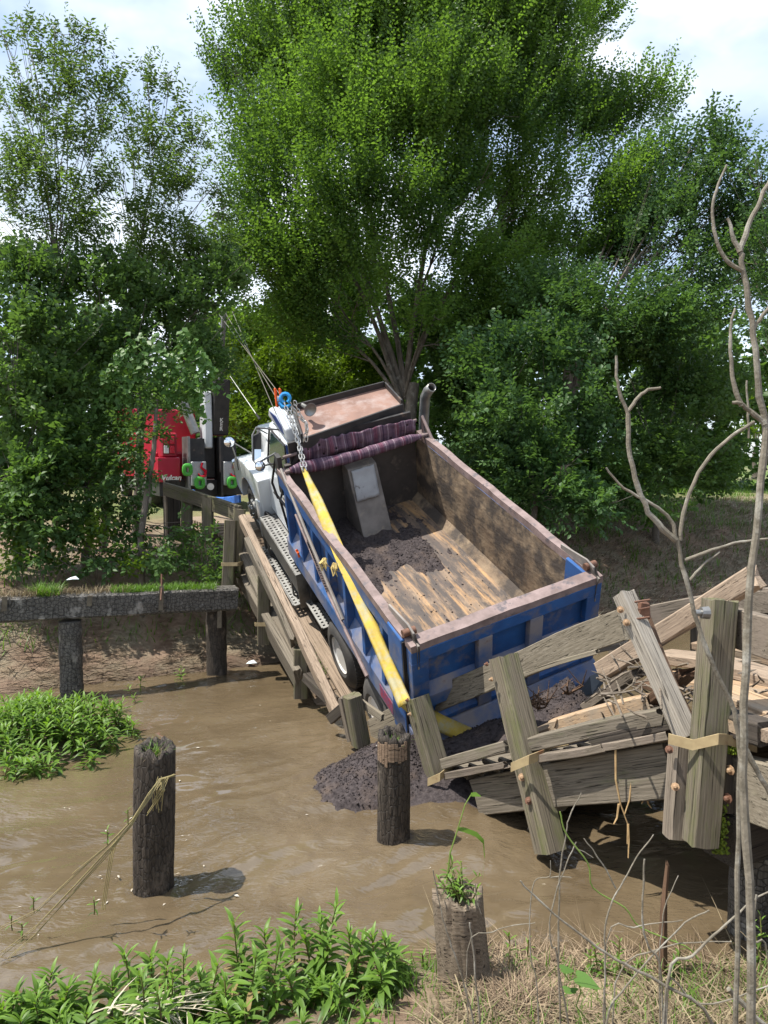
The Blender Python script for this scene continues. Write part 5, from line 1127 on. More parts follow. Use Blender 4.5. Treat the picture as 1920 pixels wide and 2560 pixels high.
# tan unburnt collar on the middle pile: strips of bare wood
mb = MB()
for k in range(10):
    a = R(-150+k*11); r = 0.159; z1 = 1.0+0.03*float(vn(k*.9, 3)); z0 = z1-0.13-0.1*rnd.random()
    mb.hexa([(P_MID.x+(r+e)*math.cos(a+da), P_MID.y+(r+e)*math.sin(a+da), z) for z in (z0, z1) for e, da in ((0, -.085), (0.008, -.085), (0.008, .085), (0, .085))])
mb.obj('bare_collar', wood('bare_collar_wood', (0.30, 0.215, 0.145), (0.15, 0.10, 0.07), None), MIDP, Matrix.Identity(4))

def old_bent():
    A = W(592, 1492, 12.15); Bp = W(-60, 1507, 10.55); A.z = 1.30; Bp.z = 1.42
    t = thing('old_pile_bent', A, 'charred pile cap beam on two burnt piles along the far bank at left', 'pile bent')
    timber('cap_beam', [Bp, A], 0.34, 0.36, CHAR_GREY, t, jag=(.0, .03), wob=0.015, nseg=14)
    for (u, d, zb) in ((541, 12.25, -0.7), (176, 11.05, 0.0)):
        p = W(u, 1600, d); mb = MB(); n = 24; mb.lathe([(lerp(zb, 1.16, i/16), 0.165+0.008*rnd.uniform(-1, 1)) for i in range(17)], 'Z', (p.x, p.y, 0), n); mb.obj('pile', CHAR if u > 300 else CHAR_GREY, t, Matrix.Identity(4), smooth=True)
    for (u, v0, v1, d) in ((404, 1465, 1526, 11.5), (550, 1485, 1570, 11.95), (12, 1492, 1528, 10.55), (225, 1490, 1515, 10.95)):
        a, b = W(u, v0, d-0.06), W(u-2, v1, d-0.06); f = (CPOS-a); f.z = 0; f.normalize(); s_ = Vector((f.y, -f.x, 0))
        mb = MB(); mb.hexa([b-s_*.035, b+s_*.035, b+s_*.035-f*.03, b-s_*.035-f*.03, a-s_*.035, a+s_*.035, a+s_*.035-f*.03, a-s_*.035-f*.03]); o = mb.obj('drift_strap', BLACKST if False else M('dull_brown_steel_strap', (0.15, 0.125, 0.085), (0.09, 0.07, 0.05), 8, 0.7), t, Matrix.Identity(4))
    a = W(404, 1435, 11.5); mb = MB(); mb.tube([a, W(404, 1470, 11.45), W(402, 1500, 11.35)], 0.014, 6); mb.obj('drift_pin', BOLT, t, Matrix.Identity(4))
old_bent()
# ------------------------------------------------------------------ leaves and trees
def nrm(a): return a/np.maximum(np.linalg.norm(a, axis=-1, keepdims=True), 1e-9)
def leaves_mesh(name, pos, d, n, ln, wr, mat, tint):
    s = nrm(np.cross(d, n)); n = np.cross(s, d); L = ln[:, None]
    mid = pos+d*L*0.42
    a = mid+s*L*wr*0.5+n*L*0.07; b = mid-s*L*wr*0.5+n*L*0.07; tip = pos+d*L-n*L*0.10
    V = np.stack([pos, a, tip, b], 1).reshape(-1, 3); k = np.arange(len(pos))[:, None]*4
    Fq = np.concatenate([k+np.array([[0, 2, 1]]), k+np.array([[0, 3, 2]])], 1).reshape(-1, 3)
    return mesh_np(name, V, Fq, mat, tint=np.repeat(tint, 4))
def sprays(lumps, out_c, per_m3, n_leaf, spray_len, up=0.5, shell=0.5, cap=None, jit=0.5, droop=0.0):
    """leafy shoots filling the clumps: returns leaf positions, directions, normals and a per-leaf tint"""
    P, D = [], []
    for (c, r) in lumps:
        c = np.array(c); r = np.array(r); n = max(20, int(per_m3*4.19*r[0]*r[1]*r[2]))
        u = nrm(rng.normal(size=(n, 3))); rad = rng.random(n)**shell
        bul = 1+0.38*vn(u[:, 0]*2.1+c[0], u[:, 1]*2.1+c[1], u[:, 2]*2.1+c[2])
        p = c+u*(rad*bul)[:, None]*r
        keep = (vn(p[:, 0]*0.9, p[:, 1]*0.9, p[:, 2]*0.9)+0.6*vn(p[:, 0]*2.3, p[:, 1]*2.3, p[:, 2]*2.3)) > -0.30
        p = p[keep]; u = u[keep]
        o = nrm(p-np.array(out_c)); dd = nrm(0.55*u+0.6*o+np.array([0, 0, up])+rng.normal(size=p.shape)*jit*0.6)
        P.append(p); D.append(dd)
    P = np.concatenate(P); D = np.concatenate(D); S = len(P)
    h = nrm(rng.normal(size=(S, 3))*0.5+np.array([0, 0, 1.0])); pn = nrm(h-D*(h*D).sum(-1, keepdims=True)); sd = np.cross(pn, D)
    t = (np.arange(n_leaf)+0.5)/n_leaf
    sl = spray_len*rng.uniform(0.6, 1.3, S)
    sg = np.where(np.arange(n_leaf) % 2, 1.0, -1.0)
    pos = P[:, None]+D[:, None]*(t[None, :, None]-0.35)*sl[:, None, None]+sd[:, None]*(sg*0.01)[None, :, None]
    pos[..., 2] -= droop*(t**2)[None]*sl[:, None]
    dv = D[:, None]*0.5+sd[:, None]*(sg*0.85)[None, :, None]+rng.normal(size=(S, n_leaf, 3))*0.28; dv[..., 2] -= 0.22+droop
    nv = pn[:, None]+rng.normal(size=(S, n_leaf, 3))*0.35
    base = 0.5+0.55*vn(P[:, 0]*0.8, P[:, 1]*0.8, P[:, 2]*0.8)+0.25*vn(P[:, 0]*2.8, P[:, 1]*2.8, P[:, 2]*2.8)
    tint = np.clip(base[:, None]+rng.normal(size=(S, n_leaf))*0.12, 0, 1)
    dv = nrm(dv.reshape(-1, 3)); nv = nrm(nv.reshape(-1, 3))
    return pos.reshape(-1, 3), dv, nv, tint.ravel()
def pxl(u, v, d, ru, rv, rd=None):
    c = W(u, v, d); k = d/FPX; return (tuple(c), (ru*k, (rd if rd else 0.9*ru*k), rv*k))
NLEAF = [0]
def tree(name, label, cat, base, fork, lumps, mat, per_m3, n_leaf, spray_len, leaf, wr=0.55, r0=0.15, up=0.5, stems=1, group=None, limbs=True, shell=0.5, droop=0.0, bark=None, kids=3, jit=0.5, fan=0):
    t = thing(name, base, label, cat, group); base = Vector(base); fork = Vector(fork); I = Matrix.Identity(4); bark = bark or BARK
    mb = MB()
    for k in range(stems):
        off = Vector((rnd.uniform(-1, 1), rnd.uniform(-1, 1), 0))*r0*(0 if stems == 1 else 1.6)
        m_ = base.lerp(fork, 0.5)+Vector((rnd.uniform(-1, 1), rnd.uniform(-1, 1), 0))*0.12+off*0.8
        mb.tube([base+off*0.6+Vector((0, 0, -0.3)), base+off*0.7+Vector((0, 0, 0.25)), m_, fork+off*1.2], [r0*1.5, r0*1.08, r0*0.92, r0*0.75], 10)
    mb.obj('trunk', bark, t, I, smooth=True)
    if limbs:
        mains = []; order = list(range(len(lumps)))
        if fan: step = max(1, len(lumps)//fan); order = order[::step]+[i for i in order if i % step]
        for idx, li in enumerate(order):
            c, r = lumps[li]; c = Vector(c); mb = MB(); st = base.lerp(fork, rnd.uniform(0.75, 1.0)); sc = 1.0
            if fan and idx >= len(order[::1][:fan+2]) and mains:
                best = min(((p-c).length+0.25*abs(i-5), p) for q in mains for i, p in enumerate(q) if 3 <= i <= 7 and p.z < c.z); st = best[1] if best else st; sc = 0.45
            v = c-st
            ctrl = st+Vector((v.x*0.30, v.y*0.30, v.z*0.5+0.15*v.length*0.3))
            pth = []; n = 9; wig = 0.05*v.length
            for i in range(n):
                a = i/(n-1); p = st*(1-a)**2+ctrl*2*a*(1-a)+c*a*a
                if 0 < i: p = p+Vector((float(vn(a*3, c.x, 1)), float(vn(a*3, c.y, 5)), float(vn(a*3, c.z, 9))))*wig*a
                pth.append(p)
            rl = sc*r0*(0.42 if fan else 0.27)*min(1.0, 0.5+v.length*0.05); mb.tube(pth, [max(0.008, rl*(1-0.86*i/(n-1))) for i in range(n)], 7, cap=False)
            if fan and sc == 1.0: mains.append(pth)
            for k in range(kids*2):
                i = rnd.randint(3, n-1); q = c+Vector((rnd.gauss(0, .55)*r[0], rnd.gauss(0, .55)*r[1], rnd.gauss(0.25, .5)*r[2]))
                mb.tube([pth[i], pth[i].lerp(q, 0.5)+Vector((0, 0, -0.08*(q-pth[i]).length)), q], [max(0.006, rl*(0.45-0.03*i)), max(0.005, rl*0.17), 0.004], 5, cap=False)
            mb.obj('limb', bark, t, I, smooth=True)
    pos, d, n, ti = sprays(lumps, tuple(fork), per_m3, n_leaf, spray_len, up, shell, droop=droop, jit=jit)
    ln = leaf*rng.uniform(0.65, 1.25, len(pos)); NLEAF[0] += len(pos)
    o = link('crown', leaves_mesh('crown', pos, d, n, ln, wr, mat, ti), None, t, I); return t
gz = lambda x, y: float(ground_z(np.array(x), np.array(y)))
def gp(u, d): p = W(u, 1280, d); return Vector((p.x, p.y, gz(p.x, p.y)))

# the big elm behind the truck
b = gp(1005, 21.5)
E_ = [(640, 130, 22, 85, 150), (560, 190, 21.5, 42, 90), (520, 120, 21.5, 20, 60), (760, 40, 21, 120, 170), (900, 60, 20, 130, 150), (1050, 20, 20, 130, 170), (1200, 40, 20.5, 140, 170), (1350, 40, 21.5, 130, 150), (1480, 20, 22.5, 80, 100),
      (1590, 270, 22.5, 100, 80), (1665, 215, 22.5, 42, 55), (1470, 300, 22, 120, 100), (640, 330, 21, 85, 100), (770, 290, 20, 120, 140), (900, 320, 18.8, 130, 140), (1060, 280, 19, 130, 150), (1210, 280, 20, 130, 140), (1350, 240, 21, 120, 130),
      (1300, 440, 21, 140, 90), (1470, 440, 20.5, 120, 90), (1570, 480, 21, 70, 80), (690, 450, 20, 110, 90), (830, 470, 18.6, 130, 90), (990, 470, 18.4, 120, 80), (1130, 460, 20, 120, 80), (640, 600, 20, 100, 90), (760, 610, 19.5, 120, 90), (930, 590, 22.5, 110, 70),
      (1450, 580, 21, 150, 90), (1290, 590, 22.5, 110, 80), (700, 740, 21, 110, 70), (1560, 620, 21, 90, 80), (1120, 130, 18.5, 90, 120), (840, 180, 18.8, 90, 120), (1000, 160, 22.5, 160, 150), (1250, 150, 23, 160, 140), (800, 200, 23, 140, 160), (860, 640, 19.3, 90, 60), (1080, 600, 19.6, 110, 70), (1180, 650, 20, 100, 60), (700, 680, 19.5, 90, 60), (600, 480, 21, 60, 80), (800, 730, 20.3, 80, 50), (720, 800, 20.6, 110, 55), (1210, 720, 20.6, 90, 50), (1290, 660, 20.5, 90, 50), (600, 680, 20.8, 80, 60), (900, 740, 19.6, 85, 45), (1075, 790, 19.8, 80, 40), (860, 840, 20.5, 70, 40), (1140, 860, 20.4, 70, 40), (960, 660, 19.2, 90, 45)]
tree('elm_tree', 'large many stemmed elm with bright green crown rising behind the dump truck', 'tree', b, W(1012, 960, 21.5), [pxl(*e) for e in E_], LF_ELM, 78, 18, 1.1, 0.108, 0.58, r0=0.22, up=0.6, jit=0.42, fan=8, stems=3, kids=4)

# right-hand trees
b = gp(1395, 19.5)
tree('leaning_tree', 'dark green tree with pale limbs leaning to the right of the elm', 'tree', b, W(1440, 900, 19.5), [pxl(*e) for e in
     [(1700, 480, 20, 110, 90), (1800, 400, 20, 90, 90), (1790, 320, 20, 50, 70), (1850, 480, 20, 70, 90), (1640, 640, 19.5, 120, 100), (1770, 620, 20, 110, 100), (1500, 760, 18.5, 130, 100), (1640, 800, 19, 130, 100), (1760, 780, 20, 110, 90), (1380, 740, 19.5, 120, 90), (1860, 640, 21, 60, 80), (1740, 540, 21, 90, 80), (1840, 560, 20.5, 90, 80), (1680, 380, 20.6, 70, 70), (1650, 540, 20.2, 90, 70), (1880, 700, 21, 70, 70), (1590, 560, 20.3, 70, 60), (1600, 400, 20.8, 60, 60), (1900, 560, 20.5, 60, 80), (1900, 430, 20.5, 50, 60)]],
     LF_DEEP, 66, 12, 0.6, 0.125, 0.55, r0=0.16, up=0.35, stems=2)
b = gp(1960, 17.5)
tree('edge_tree', 'tree at the right edge with airy branches against the sky', 'tree', b, W(1970, 900, 17.5), [pxl(*e) for e in
     [(1880, 420, 17.5, 60, 45), (1930, 480, 17.5, 80, 70), (1900, 590, 17.5, 60, 45), (1960, 650, 17.5, 90, 90), (1900, 720, 18, 50, 50), (1970, 800, 17.5, 80, 90), (1880, 820, 18, 40, 40)]], LF_DEEP, 60, 12, 0.55, 0.115, 0.55, r0=0.11, up=0.2)
for (lab, bu, bd, L_, m, pm) in (
    ('dark bushy tree right behind the tailgate corner of the truck', 1330, 17.5, [(1230, 900, 18, 120, 90), (1370, 880, 18, 130, 90), (1300, 1010, 17.5, 140, 90), (1440, 1000, 17.5, 110, 90), (1350, 1130, 17.5, 130, 90), (1470, 1120, 17.5, 90, 80), (1250, 1120, 18.5, 110, 90), (1400, 1240, 17, 120, 70), (1290, 1230, 18, 100, 70), (1490, 1265, 16.8, 90, 55)], LF_DEEP, 40),
    ('dense thicket tree below the leaning tree at right', 1640, 20, [(1560, 900, 20, 120, 90), (1700, 920, 20, 120, 100), (1600, 1030, 19.5, 130, 90), (1740, 1050, 20, 100, 90), (1650, 1150, 19.5, 120, 90), (1780, 1160, 20, 90, 80), (1560, 1180, 18.5, 100, 80), (1830, 980, 21, 70, 90), (1610, 1265, 18.4, 90, 45)], LF_DARK, 34),
    ('dark tree between the elm trunk and the exhaust stack', 1150, 23.5, [(1120, 850, 23, 120, 80), (1200, 800, 23, 130, 90), (1100, 970, 23, 110, 90), (1210, 960, 22.5, 130, 100), (1080, 760, 24, 100, 70), (1300, 740, 23.5, 120, 90), (1170, 1080, 21.5, 90, 90)], LF_DARK, 34),
    ('yellow green sunlit bush behind the cab of the truck', 660, 23.5, [(620, 960, 23, 70, 70), (700, 930, 23, 90, 80), (790, 960, 23, 90, 70), (650, 1050, 22.5, 90, 70), (880, 930, 24, 90, 80), (600, 900, 24, 60, 60)], LF_LIME, 40),
    ('mid green tree behind the canopy of the truck', 860, 25, [(760, 830, 25, 130, 90), (900, 840, 24.5, 110, 80), (640, 830, 25, 100, 80), (850, 720, 25, 140, 80), (980, 800, 25.5, 100, 80), (960, 920, 25, 100, 70)], LF_ELM, 34)):
    tree('thicket_tree', lab, 'tree', gp(bu, bd), gp(bu, bd)+Vector((0.1, 0, 1.6)), [pxl(*e) for e in L_], m, pm*2.0, 11, 0.5, 0.14, 0.6, r0=0.09, up=0.25, kids=2)
tree('far_tree', 'pale green tree in the distance at the right edge', 'tree', gp(1885, 46), gp(1885, 46)+Vector((0, 0, 2)), [pxl(*e) for e in [(1880, 1010, 46, 60, 60), (1900, 1080, 46, 60, 50), (1850, 1090, 47, 40, 40), (1930, 960, 46, 50, 60)]], LF_LIME, 5, 12, 1.0, 0.32, 0.6, r0=0.2, kids=2)

# left-hand trees: airy crowns
b = gp(140, 14.2)
tree('slender_tree', 'tall slender tree with feathery open crown at the left', 'tree', b, W(137, 600, 14.2), [pxl(*e) for e in
     [(70, 60, 14.2, 30, 45), (100, 130, 14.2, 60, 60), (160, 90, 14.3, 50, 50), (220, 110, 14.5, 50, 50), (60, 260, 14, 90, 70), (170, 210, 14.2, 90, 70), (270, 200, 14.5, 60, 60), (60, 400, 13.8, 90, 80), (180, 340, 14, 80, 70), (270, 320, 14.5, 60, 60), (130, 470, 14, 90, 60), (40, 560, 13.8, 80, 60), (200, 560, 14.2, 90, 70), (20, 100, 14.5, 30, 40), (110, 620, 14.3, 110, 60), (250, 470, 14.6, 60, 60), (20, 480, 14, 60, 70)]],
     LF_AIRY, 150, 10, 0.42, 0.105, 0.36, r0=0.075, up=0.3, shell=0.6, droop=0.15, kids=2)
b = gp(340, 15.5)
tree('slender_tree', 'second open crowned tree just left of the big elm', 'tree', b, W(335, 720, 15.5), [pxl(*e) for e in
     [(380, 200, 15.5, 60, 60), (320, 260, 15.5, 60, 60), (440, 250, 15.6, 55, 60), (490, 340, 15.7, 50, 60), (390, 350, 15.5, 80, 70), (310, 430, 15.3, 70, 60), (440, 450, 15.5, 90, 70), (530, 470, 15.7, 50, 60), (360, 540, 15.3, 90, 70), (480, 590, 15.4, 90, 70), (560, 600, 15.5, 60, 50), (290, 600, 15.2, 70, 60), (420, 660, 15.6, 110, 60), (330, 640, 15.5, 90, 60), (560, 520, 15.8, 50, 60)]],
     LF_AIRY, 140, 10, 0.42, 0.108, 0.36, r0=0.085, up=0.3, shell=0.6, droop=0.15, kids=2)
for (lab, bu, bd, L_, m, pm, lf) in (
    ('dark leafy tree filling the left edge above the pile cap', 40, 13.2, [(40, 680, 13.5, 110, 80), (60, 820, 13.2, 130, 90), (30, 960, 13, 120, 90), (60, 1180, 12.7, 110, 80), (160, 1120, 13.2, 90, 80), (20, 1290, 12.5, 90, 70), (130, 1330, 12.6, 80, 50), (90, 1080, 13, 120, 90), (20, 1180, 12.8, 120, 80), (150, 960, 13.4, 100, 80), (170, 720, 13.8, 110, 80)], LF_DARK, 75, 0.105),
    ('dark tree standing left of the tow truck', 255, 14.4, [(260, 700, 14.6, 110, 80), (380, 740, 14.8, 110, 80), (300, 840, 14.4, 110, 80), (420, 860, 14.8, 90, 60), (230, 900, 14.2, 90, 80), (500, 760, 15.2, 100, 80), (540, 680, 15.4, 90, 70), (500, 870, 15.3, 80, 55), (330, 940, 14.4, 80, 55), (280, 1000, 14.3, 50, 60), (310, 1080, 14.4, 35, 50), (380, 980, 14.6, 70, 45), (450, 960, 14.9, 70, 45), (560, 930, 15.6, 50, 40)], LF_DARK, 75, 0.10),
    ('shrubby undergrowth tree below the left trees', 210, 13.6, [(200, 1080, 13.4, 90, 80), (270, 1010, 13.8, 60, 80), (240, 1180, 13.3, 80, 70), (120, 1230, 12.9, 100, 70), (300, 1120, 13.8, 40, 70), (40, 1300, 12.6, 90, 60), (210, 1290, 13.1, 90, 55), (320, 1260, 13.4, 60, 60), (110, 1400, 12.5, 90, 30), (260, 1400, 12.7, 80, 35), (390, 1400, 12.9, 60, 40), (330, 1340, 13.2, 60, 50), (450, 1330, 13.4, 40, 50)], LF_DARK, 80, 0.095)):
    tree('thicket_tree', lab, 'tree', gp(bu, bd), gp(bu, bd)+Vector((0.05, 0, 1.5)), [pxl(*e) for e in L_], m, pm*1.8, 11, 0.38, lf*1.12, 0.62, r0=0.07, up=0.2, kids=3)
tree('leafy_shrub', 'small leafy shrub growing against the railing posts of the far span', 'shrub', gp(530, 13.2), gp(530, 13.2)+Vector((0, 0, 0.3)), [pxl(*e) for e in [(510, 1370, 13.1, 35, 45), (560, 1420, 13.0, 28, 40), (470, 1410, 13.1, 30, 35), (525, 1440, 13, 40, 30)]], LF_DARK, 160, 9, 0.3, 0.10, 0.55, r0=0.02, kids=2)
tree('leafy_shrub', 'yellow leaved shrub in the undergrowth at the left', 'shrub', gp(235, 12.9), gp(235, 12.9)+Vector((0, 0, 0.3)), [pxl(*e) for e in [(225, 1370, 12.7, 45, 60), (250, 1330, 12.8, 25, 30), (60, 1390, 12.3, 70, 40), (150, 1400, 12.5, 60, 40), (330, 1410, 12.8, 60, 35)]], LF_LIME, 60, 9, 0.3, 0.10, 0.55, r0=0.02, kids=2)
# leafy vine hanging in front of the tow truck boom
vt = thing('hanging_vine', W(400, 930, 13.2), 'light green vine with round leaves hanging over the tow truck', 'vine'); pos = []; dd = []
for k in range(26):
    u, v = rnd.uniform(300, 500), rnd.uniform(810, 900); q = [W(u, v, 13.2)]; du = rnd.uniform(-14, 14)
    for i in range(rnd.randint(5, 10)): u += du+rnd.uniform(-8, 8); v += rnd.uniform(10, 24); q.append(W(u, v, 13.2+0.02*i))
    mb = MB(); mb.tube(q, 0.005, 4); 
    if k < 12: mb.obj('vine_strand', VINE, vt, Matrix.Identity(4))
    for a, c in zip(q[:-1], q[1:]):
        for j in range(4): pos.append(a.lerp(c, j/4)+Vector((rnd.uniform(-.04, .04), rnd.uniform(-.06, .04), 0))); dd.append((rnd.uniform(-1, 1), rnd.uniform(-1, 0.2), -0.6))
pos = np.array(pos); dd = nrm(np.array(dd)); nn = nrm(np.array([0, -0.7, 0.6])+rng.normal(size=pos.shape)*0.35)
link('foliage', leaves_mesh('foliage', pos, dd, nn, 0.12*rng.uniform(.7, 1.25, len(pos)), 0.85, LF_VINE, rng.random(len(pos))), None, vt, Matrix.Identity(4))
mb = MB(); st = thing('young_trunk', gp(350, 13.0), 'thin dark leaning trunk in front of the red tow truck cabinet', 'tree'); g_ = gp(350, 13.0)
mb.tube([g_+Vector((0, 0, -.2)), W(352, 1340, 13.0), W(368, 1230, 13.1), W(385, 1120, 13.2), W(392, 1000, 13.3)], [.065, .06, .055, .045, .03], 8); mb.obj('trunk', BARK, st, Matrix.Identity(4), smooth=True)
po, d_, n_, ti = sprays([pxl(380, 1000, 13.3, 60, 40), pxl(430, 980, 13.4, 70, 40), pxl(350, 1060, 13.3, 40, 40), pxl(470, 1030, 13.6, 40, 25), pxl(400, 1085, 13.3, 25, 20), pxl(320, 960, 13.4, 60, 60), pxl(300, 1060, 13.3, 50, 60), pxl(340, 1140, 13.2, 35, 45), pxl(290, 1160, 13.2, 45, 60), pxl(470, 960, 13.8, 40, 40), pxl(420, 900, 13.5, 70, 50), pxl(340, 1060, 13.1, 45, 60), pxl(365, 1190, 13.0, 28, 35), pxl(330, 1120, 13.0, 45, 60), pxl(545, 910, 15.3, 45, 50), pxl(565, 830, 15.4, 55, 55), pxl(520, 960, 15.2, 30, 25)], tuple(W(385, 1100, 13.2)), 110, 9, 0.32, 0.1)
link('crown', leaves_mesh('crown', po, d_, n_, 0.085*rng.uniform(.7, 1.2, len(po)), 0.62, LF_DARK, ti), None, st, Matrix.Identity(4))

# far wood closing the view behind everything (one mass)
lum = []
for k in range(60):
    u = -1300+k*64+rnd.uniform(-25, 25); d = rnd.uniform(30, 40)
    if 1840 < u < 1960: continue
    for v, rv in ((1190, 110), (1040, 110), (890, 100)):
        if v < 950 and rnd.random() < 0.25: continue
        lum.append(pxl(u+rnd.uniform(-20, 20), v+rnd.uniform(-30, 30), d, 85, rv))
po, d_, n_, ti = sprays(lum, tuple(W(960, 1300, 36)), 4.6, 11, 0.9, 0.2, shell=0.4); NLEAF[0] += len(po)
tag(link('far_wood', leaves_mesh('far_wood', po, d_, n_, 0.42*rng.uniform(.7, 1.25, len(po)), 0.65, LF_DARK, ti)), 'dark wood closing the view behind the trees', 'woodland', kind='stuff')

# ------------------------------------------------------------------ grasses, straw and stalks
def blades(name, base, hgt, lean, mat, label, cat, width=0.006, curl=0.6, az=None, tint=None):
    n = len(base); a = rng.uniform(0, 2*np.pi, n) if az is None else az
    dirh = np.stack([np.cos(a), np.sin(a), np.zeros(n)], -1); sd = np.stack([-np.sin(a), np.cos(a), np.zeros(n)], -1)
    ts = np.array([0, 0.35, 0.7, 1.0]); V = []
    for t in ts:
        c = base+dirh*(lean*hgt*(t*0.5+curl*t*t))[:, None]; c[:, 2] += hgt*(t-0.5*curl*np.minimum(lean, 1.6)*t*t)
        w = width*(1-t*0.93); V += [c-sd*w, c+sd*w]
    V = np.stack(V, 1); k = np.arange(n)[:, None]*8
    Fq = np.concatenate([k+np.array([[0, 1, 3, 2]]), k+np.array([[2, 3, 5, 4]]), k+np.array([[4, 5, 7, 6]])], 1).reshape(-1, 4)
    ti = rng.random(n) if tint is None else tint
    return tag(link(name, mesh_np(name, V.reshape(-1, 3), Fq, mat, tint=np.repeat(ti, 8))), label, cat, kind='stuff')
def on_ground(x, y, dz=0.0): return np.stack([x, y, ground_z(x, y)+dz], -1)
# dead straw on the near bank
n = 4200; x = rng.uniform(0.1, 2.9, n); y = rng.uniform(3.6, 4.98, n); k = (np.hypot((x-SANDP.x)/0.62, (y-SANDP.y)/0.36) > 1)|(rng.random(n) < 0.05); k &= fbm(x*2.5, y*2.5, 4, 3)+0.25*(x > 1.2) > -0.02; x, y = x[k], y[k]
blades('dead_straw', on_ground(x, y, 0.01), rng.uniform(0.02, 0.075, len(x))*(1+1.6*(rng.random(len(x)) < .04)), rng.uniform(2.5, 7.0, len(x)), GR_DEAD, 'dead straw matted over the near bank at the lower right', 'straw', 0.006, 0.55)
n = 1300; cx = W(1275, 2530, 4.5); x = cx.x+rng.normal(size=n)*0.12; y = cx.y+rng.normal(size=n)*0.10
blades('straw_clump', on_ground(x, y, 0.02), rng.uniform(0.06, 0.2, n), rng.uniform(0.8, 2.6, n), GR_MUD, 'brown clump of drifted straw at the foot of the grey stump', 'straw', 0.004, 0.8)
n = 1500; x = rng.uniform(0.45, 2.4, n); y = 4.97+rng.normal(size=n)*0.07+0.05*np.sin(x*4)
blades('drift_straw', on_ground(x, y, 0.03), rng.uniform(0.04, 0.14, n), rng.uniform(1, 3.5, n), GR_MUD, 'dark drifted stalks along the water edge of the near bank', 'straw', 0.005, 0.8)
n = 1500; x = rng.uniform(-0.3, 2.9, n); y = rng.uniform(3.9, 4.95, n)
blades('bank_grass', on_ground(x, y), rng.uniform(0.05, 0.18, n), rng.uniform(0.2, 1.2, n), GR_GREEN, 'scattered green grass blades on the near bank', 'grass', 0.005, 0.5)
c = W(370, 2575, 4.5); n = 45; x = c.x+0.12*rng.normal(size=n); y = c.y+0.05*rng.normal(size=n)
blades('arching_grass', on_ground(x, y, 0.15), rng.uniform(0.10, 0.18, n), rng.uniform(1.2, 2.4, n), GR_GREY, 'pale arching grass blades at the bottom edge among the weeds', 'grass', 0.009, 0.75, az=rng.normal(size=n)*0.7)
# dead grass on the far bank at right, green patches
n = 52000; x = rng.uniform(1.5, 14, n); y = rng.uniform(12, 27, n); s = s_of(x, y); k = (s > 11.9) & (s < 18.5) & (rng.random(n) < np.clip(20/y, 0, 1)); x, y = x[k], y[k]
blades('matted_grass', on_ground(x, y), rng.uniform(0.08, 0.28, len(x)), rng.uniform(1.0, 2.6, len(x)), GR_GREY, 'flattened grey dead grass over the far bank at right', 'grass', 0.011, 0.6, az=rng.normal(size=len(x))*0.8-1.0)
n = 46000; x = rng.uniform(1.5, 22, n); y = rng.uniform(12, 42, n); s = s_of(x, y); k = (((s > 15.2) & (x > 0.29*y) & (fbm(x*.35, y*.35, 2, 3) > -0.2)) | ((s > 12.6) & (fbm(x*.7, y*.7, 7, 3) > 0.10))); x, y = x[k], y[k]
blades('meadow_grass', on_ground(x, y), rng.uniform(0.08, 0.3, len(x)), rng.uniform(0.2, 0.9, len(x)), GR_GREEN, 'green grass in the clearing beyond the far bank', 'grass', 0.014, 0.5)
g_ = WZ(1680, 1600, 0.5); n = 3000; x = g_.x+rng.normal(size=n)*0.9; y = g_.y+rng.normal(size=n)*0.6
blades('green_clump', on_ground(x, y), rng.uniform(0.15, 0.5, n), rng.uniform(0.2, 0.9, n), GR_GREEN, 'green grass clump seen under the long tilted timber', 'grass', 0.013, 0.5)
# left far bank: muddy stalks, litter grass
n = 26000; x = rng.uniform(-8.5, -0.6, n); y = rng.uniform(8.5, 15.5, n); s = s_of(x, y); k = (s > 11.95) & (s < 13.6) & (fbm(x*1.2, y*1.2, 9, 3)+rng.random(n)*0.5 > 0.12); x, y = x[k], y[k]
blades('muddy_stalks', on_ground(x, y), rng.uniform(0.03, 0.13, len(x)), rng.uniform(2, 5, len(x)), GR_MUD, 'flattened muddy stalks on the bank behind the burnt pile cap', 'stalks', 0.006, 0.6, az=rng.normal(size=len(x))*0.5+0.35+np.pi*(rng.random(len(x)) < .5))
n = 6000; x = rng.uniform(-8.5, -1.6, n); y = rng.uniform(10, 17, n); s = s_of(x, y); k = (s > 13.0) & (s < 15) & (fbm(x*.8, y*.8, 5, 3)+rng.random(n)*.5 > 0.15); x, y = x[k], y[k]
blades('undergrowth_grass', on_ground(x, y), rng.uniform(0.1, 0.35, len(x)), rng.uniform(0.3, 1.3, len(x)), GR_GREEN, 'green grass and weeds under the left trees', 'grass', 0.010, 0.6)
def cap_tuft(u0, u1, num, h, label, mat, dz=0.0):
    u = rng.uniform(u0, u1, num); P_ = np.array([W(uu, 1500, lerp(10.62, 12.1, uu/590)+rnd.uniform(-.12, .16)) for uu in u]); P_[:, 2] = 1.62+dz-0.13*(u/590)+rng.uniform(-.06, .0, num)
    return blades('cap_grass', P_, rng.uniform(0.4, 1, num)*h, rng.uniform(0.2, 1.4, num), mat, label, 'grass', 0.006, 0.6)
cap_tuft(280, 540, 1500, 0.16, 'low bright green weeds growing along the top of the pile cap', GR_GREEN); cap_tuft(90, 150, 380, 0.26, 'upright green grass tuft on the pile cap at left', GR_GREEN); cap_tuft(-40, 330, 900, 0.16, 'dry grass lying on top of the pile cap', GR_DEAD)
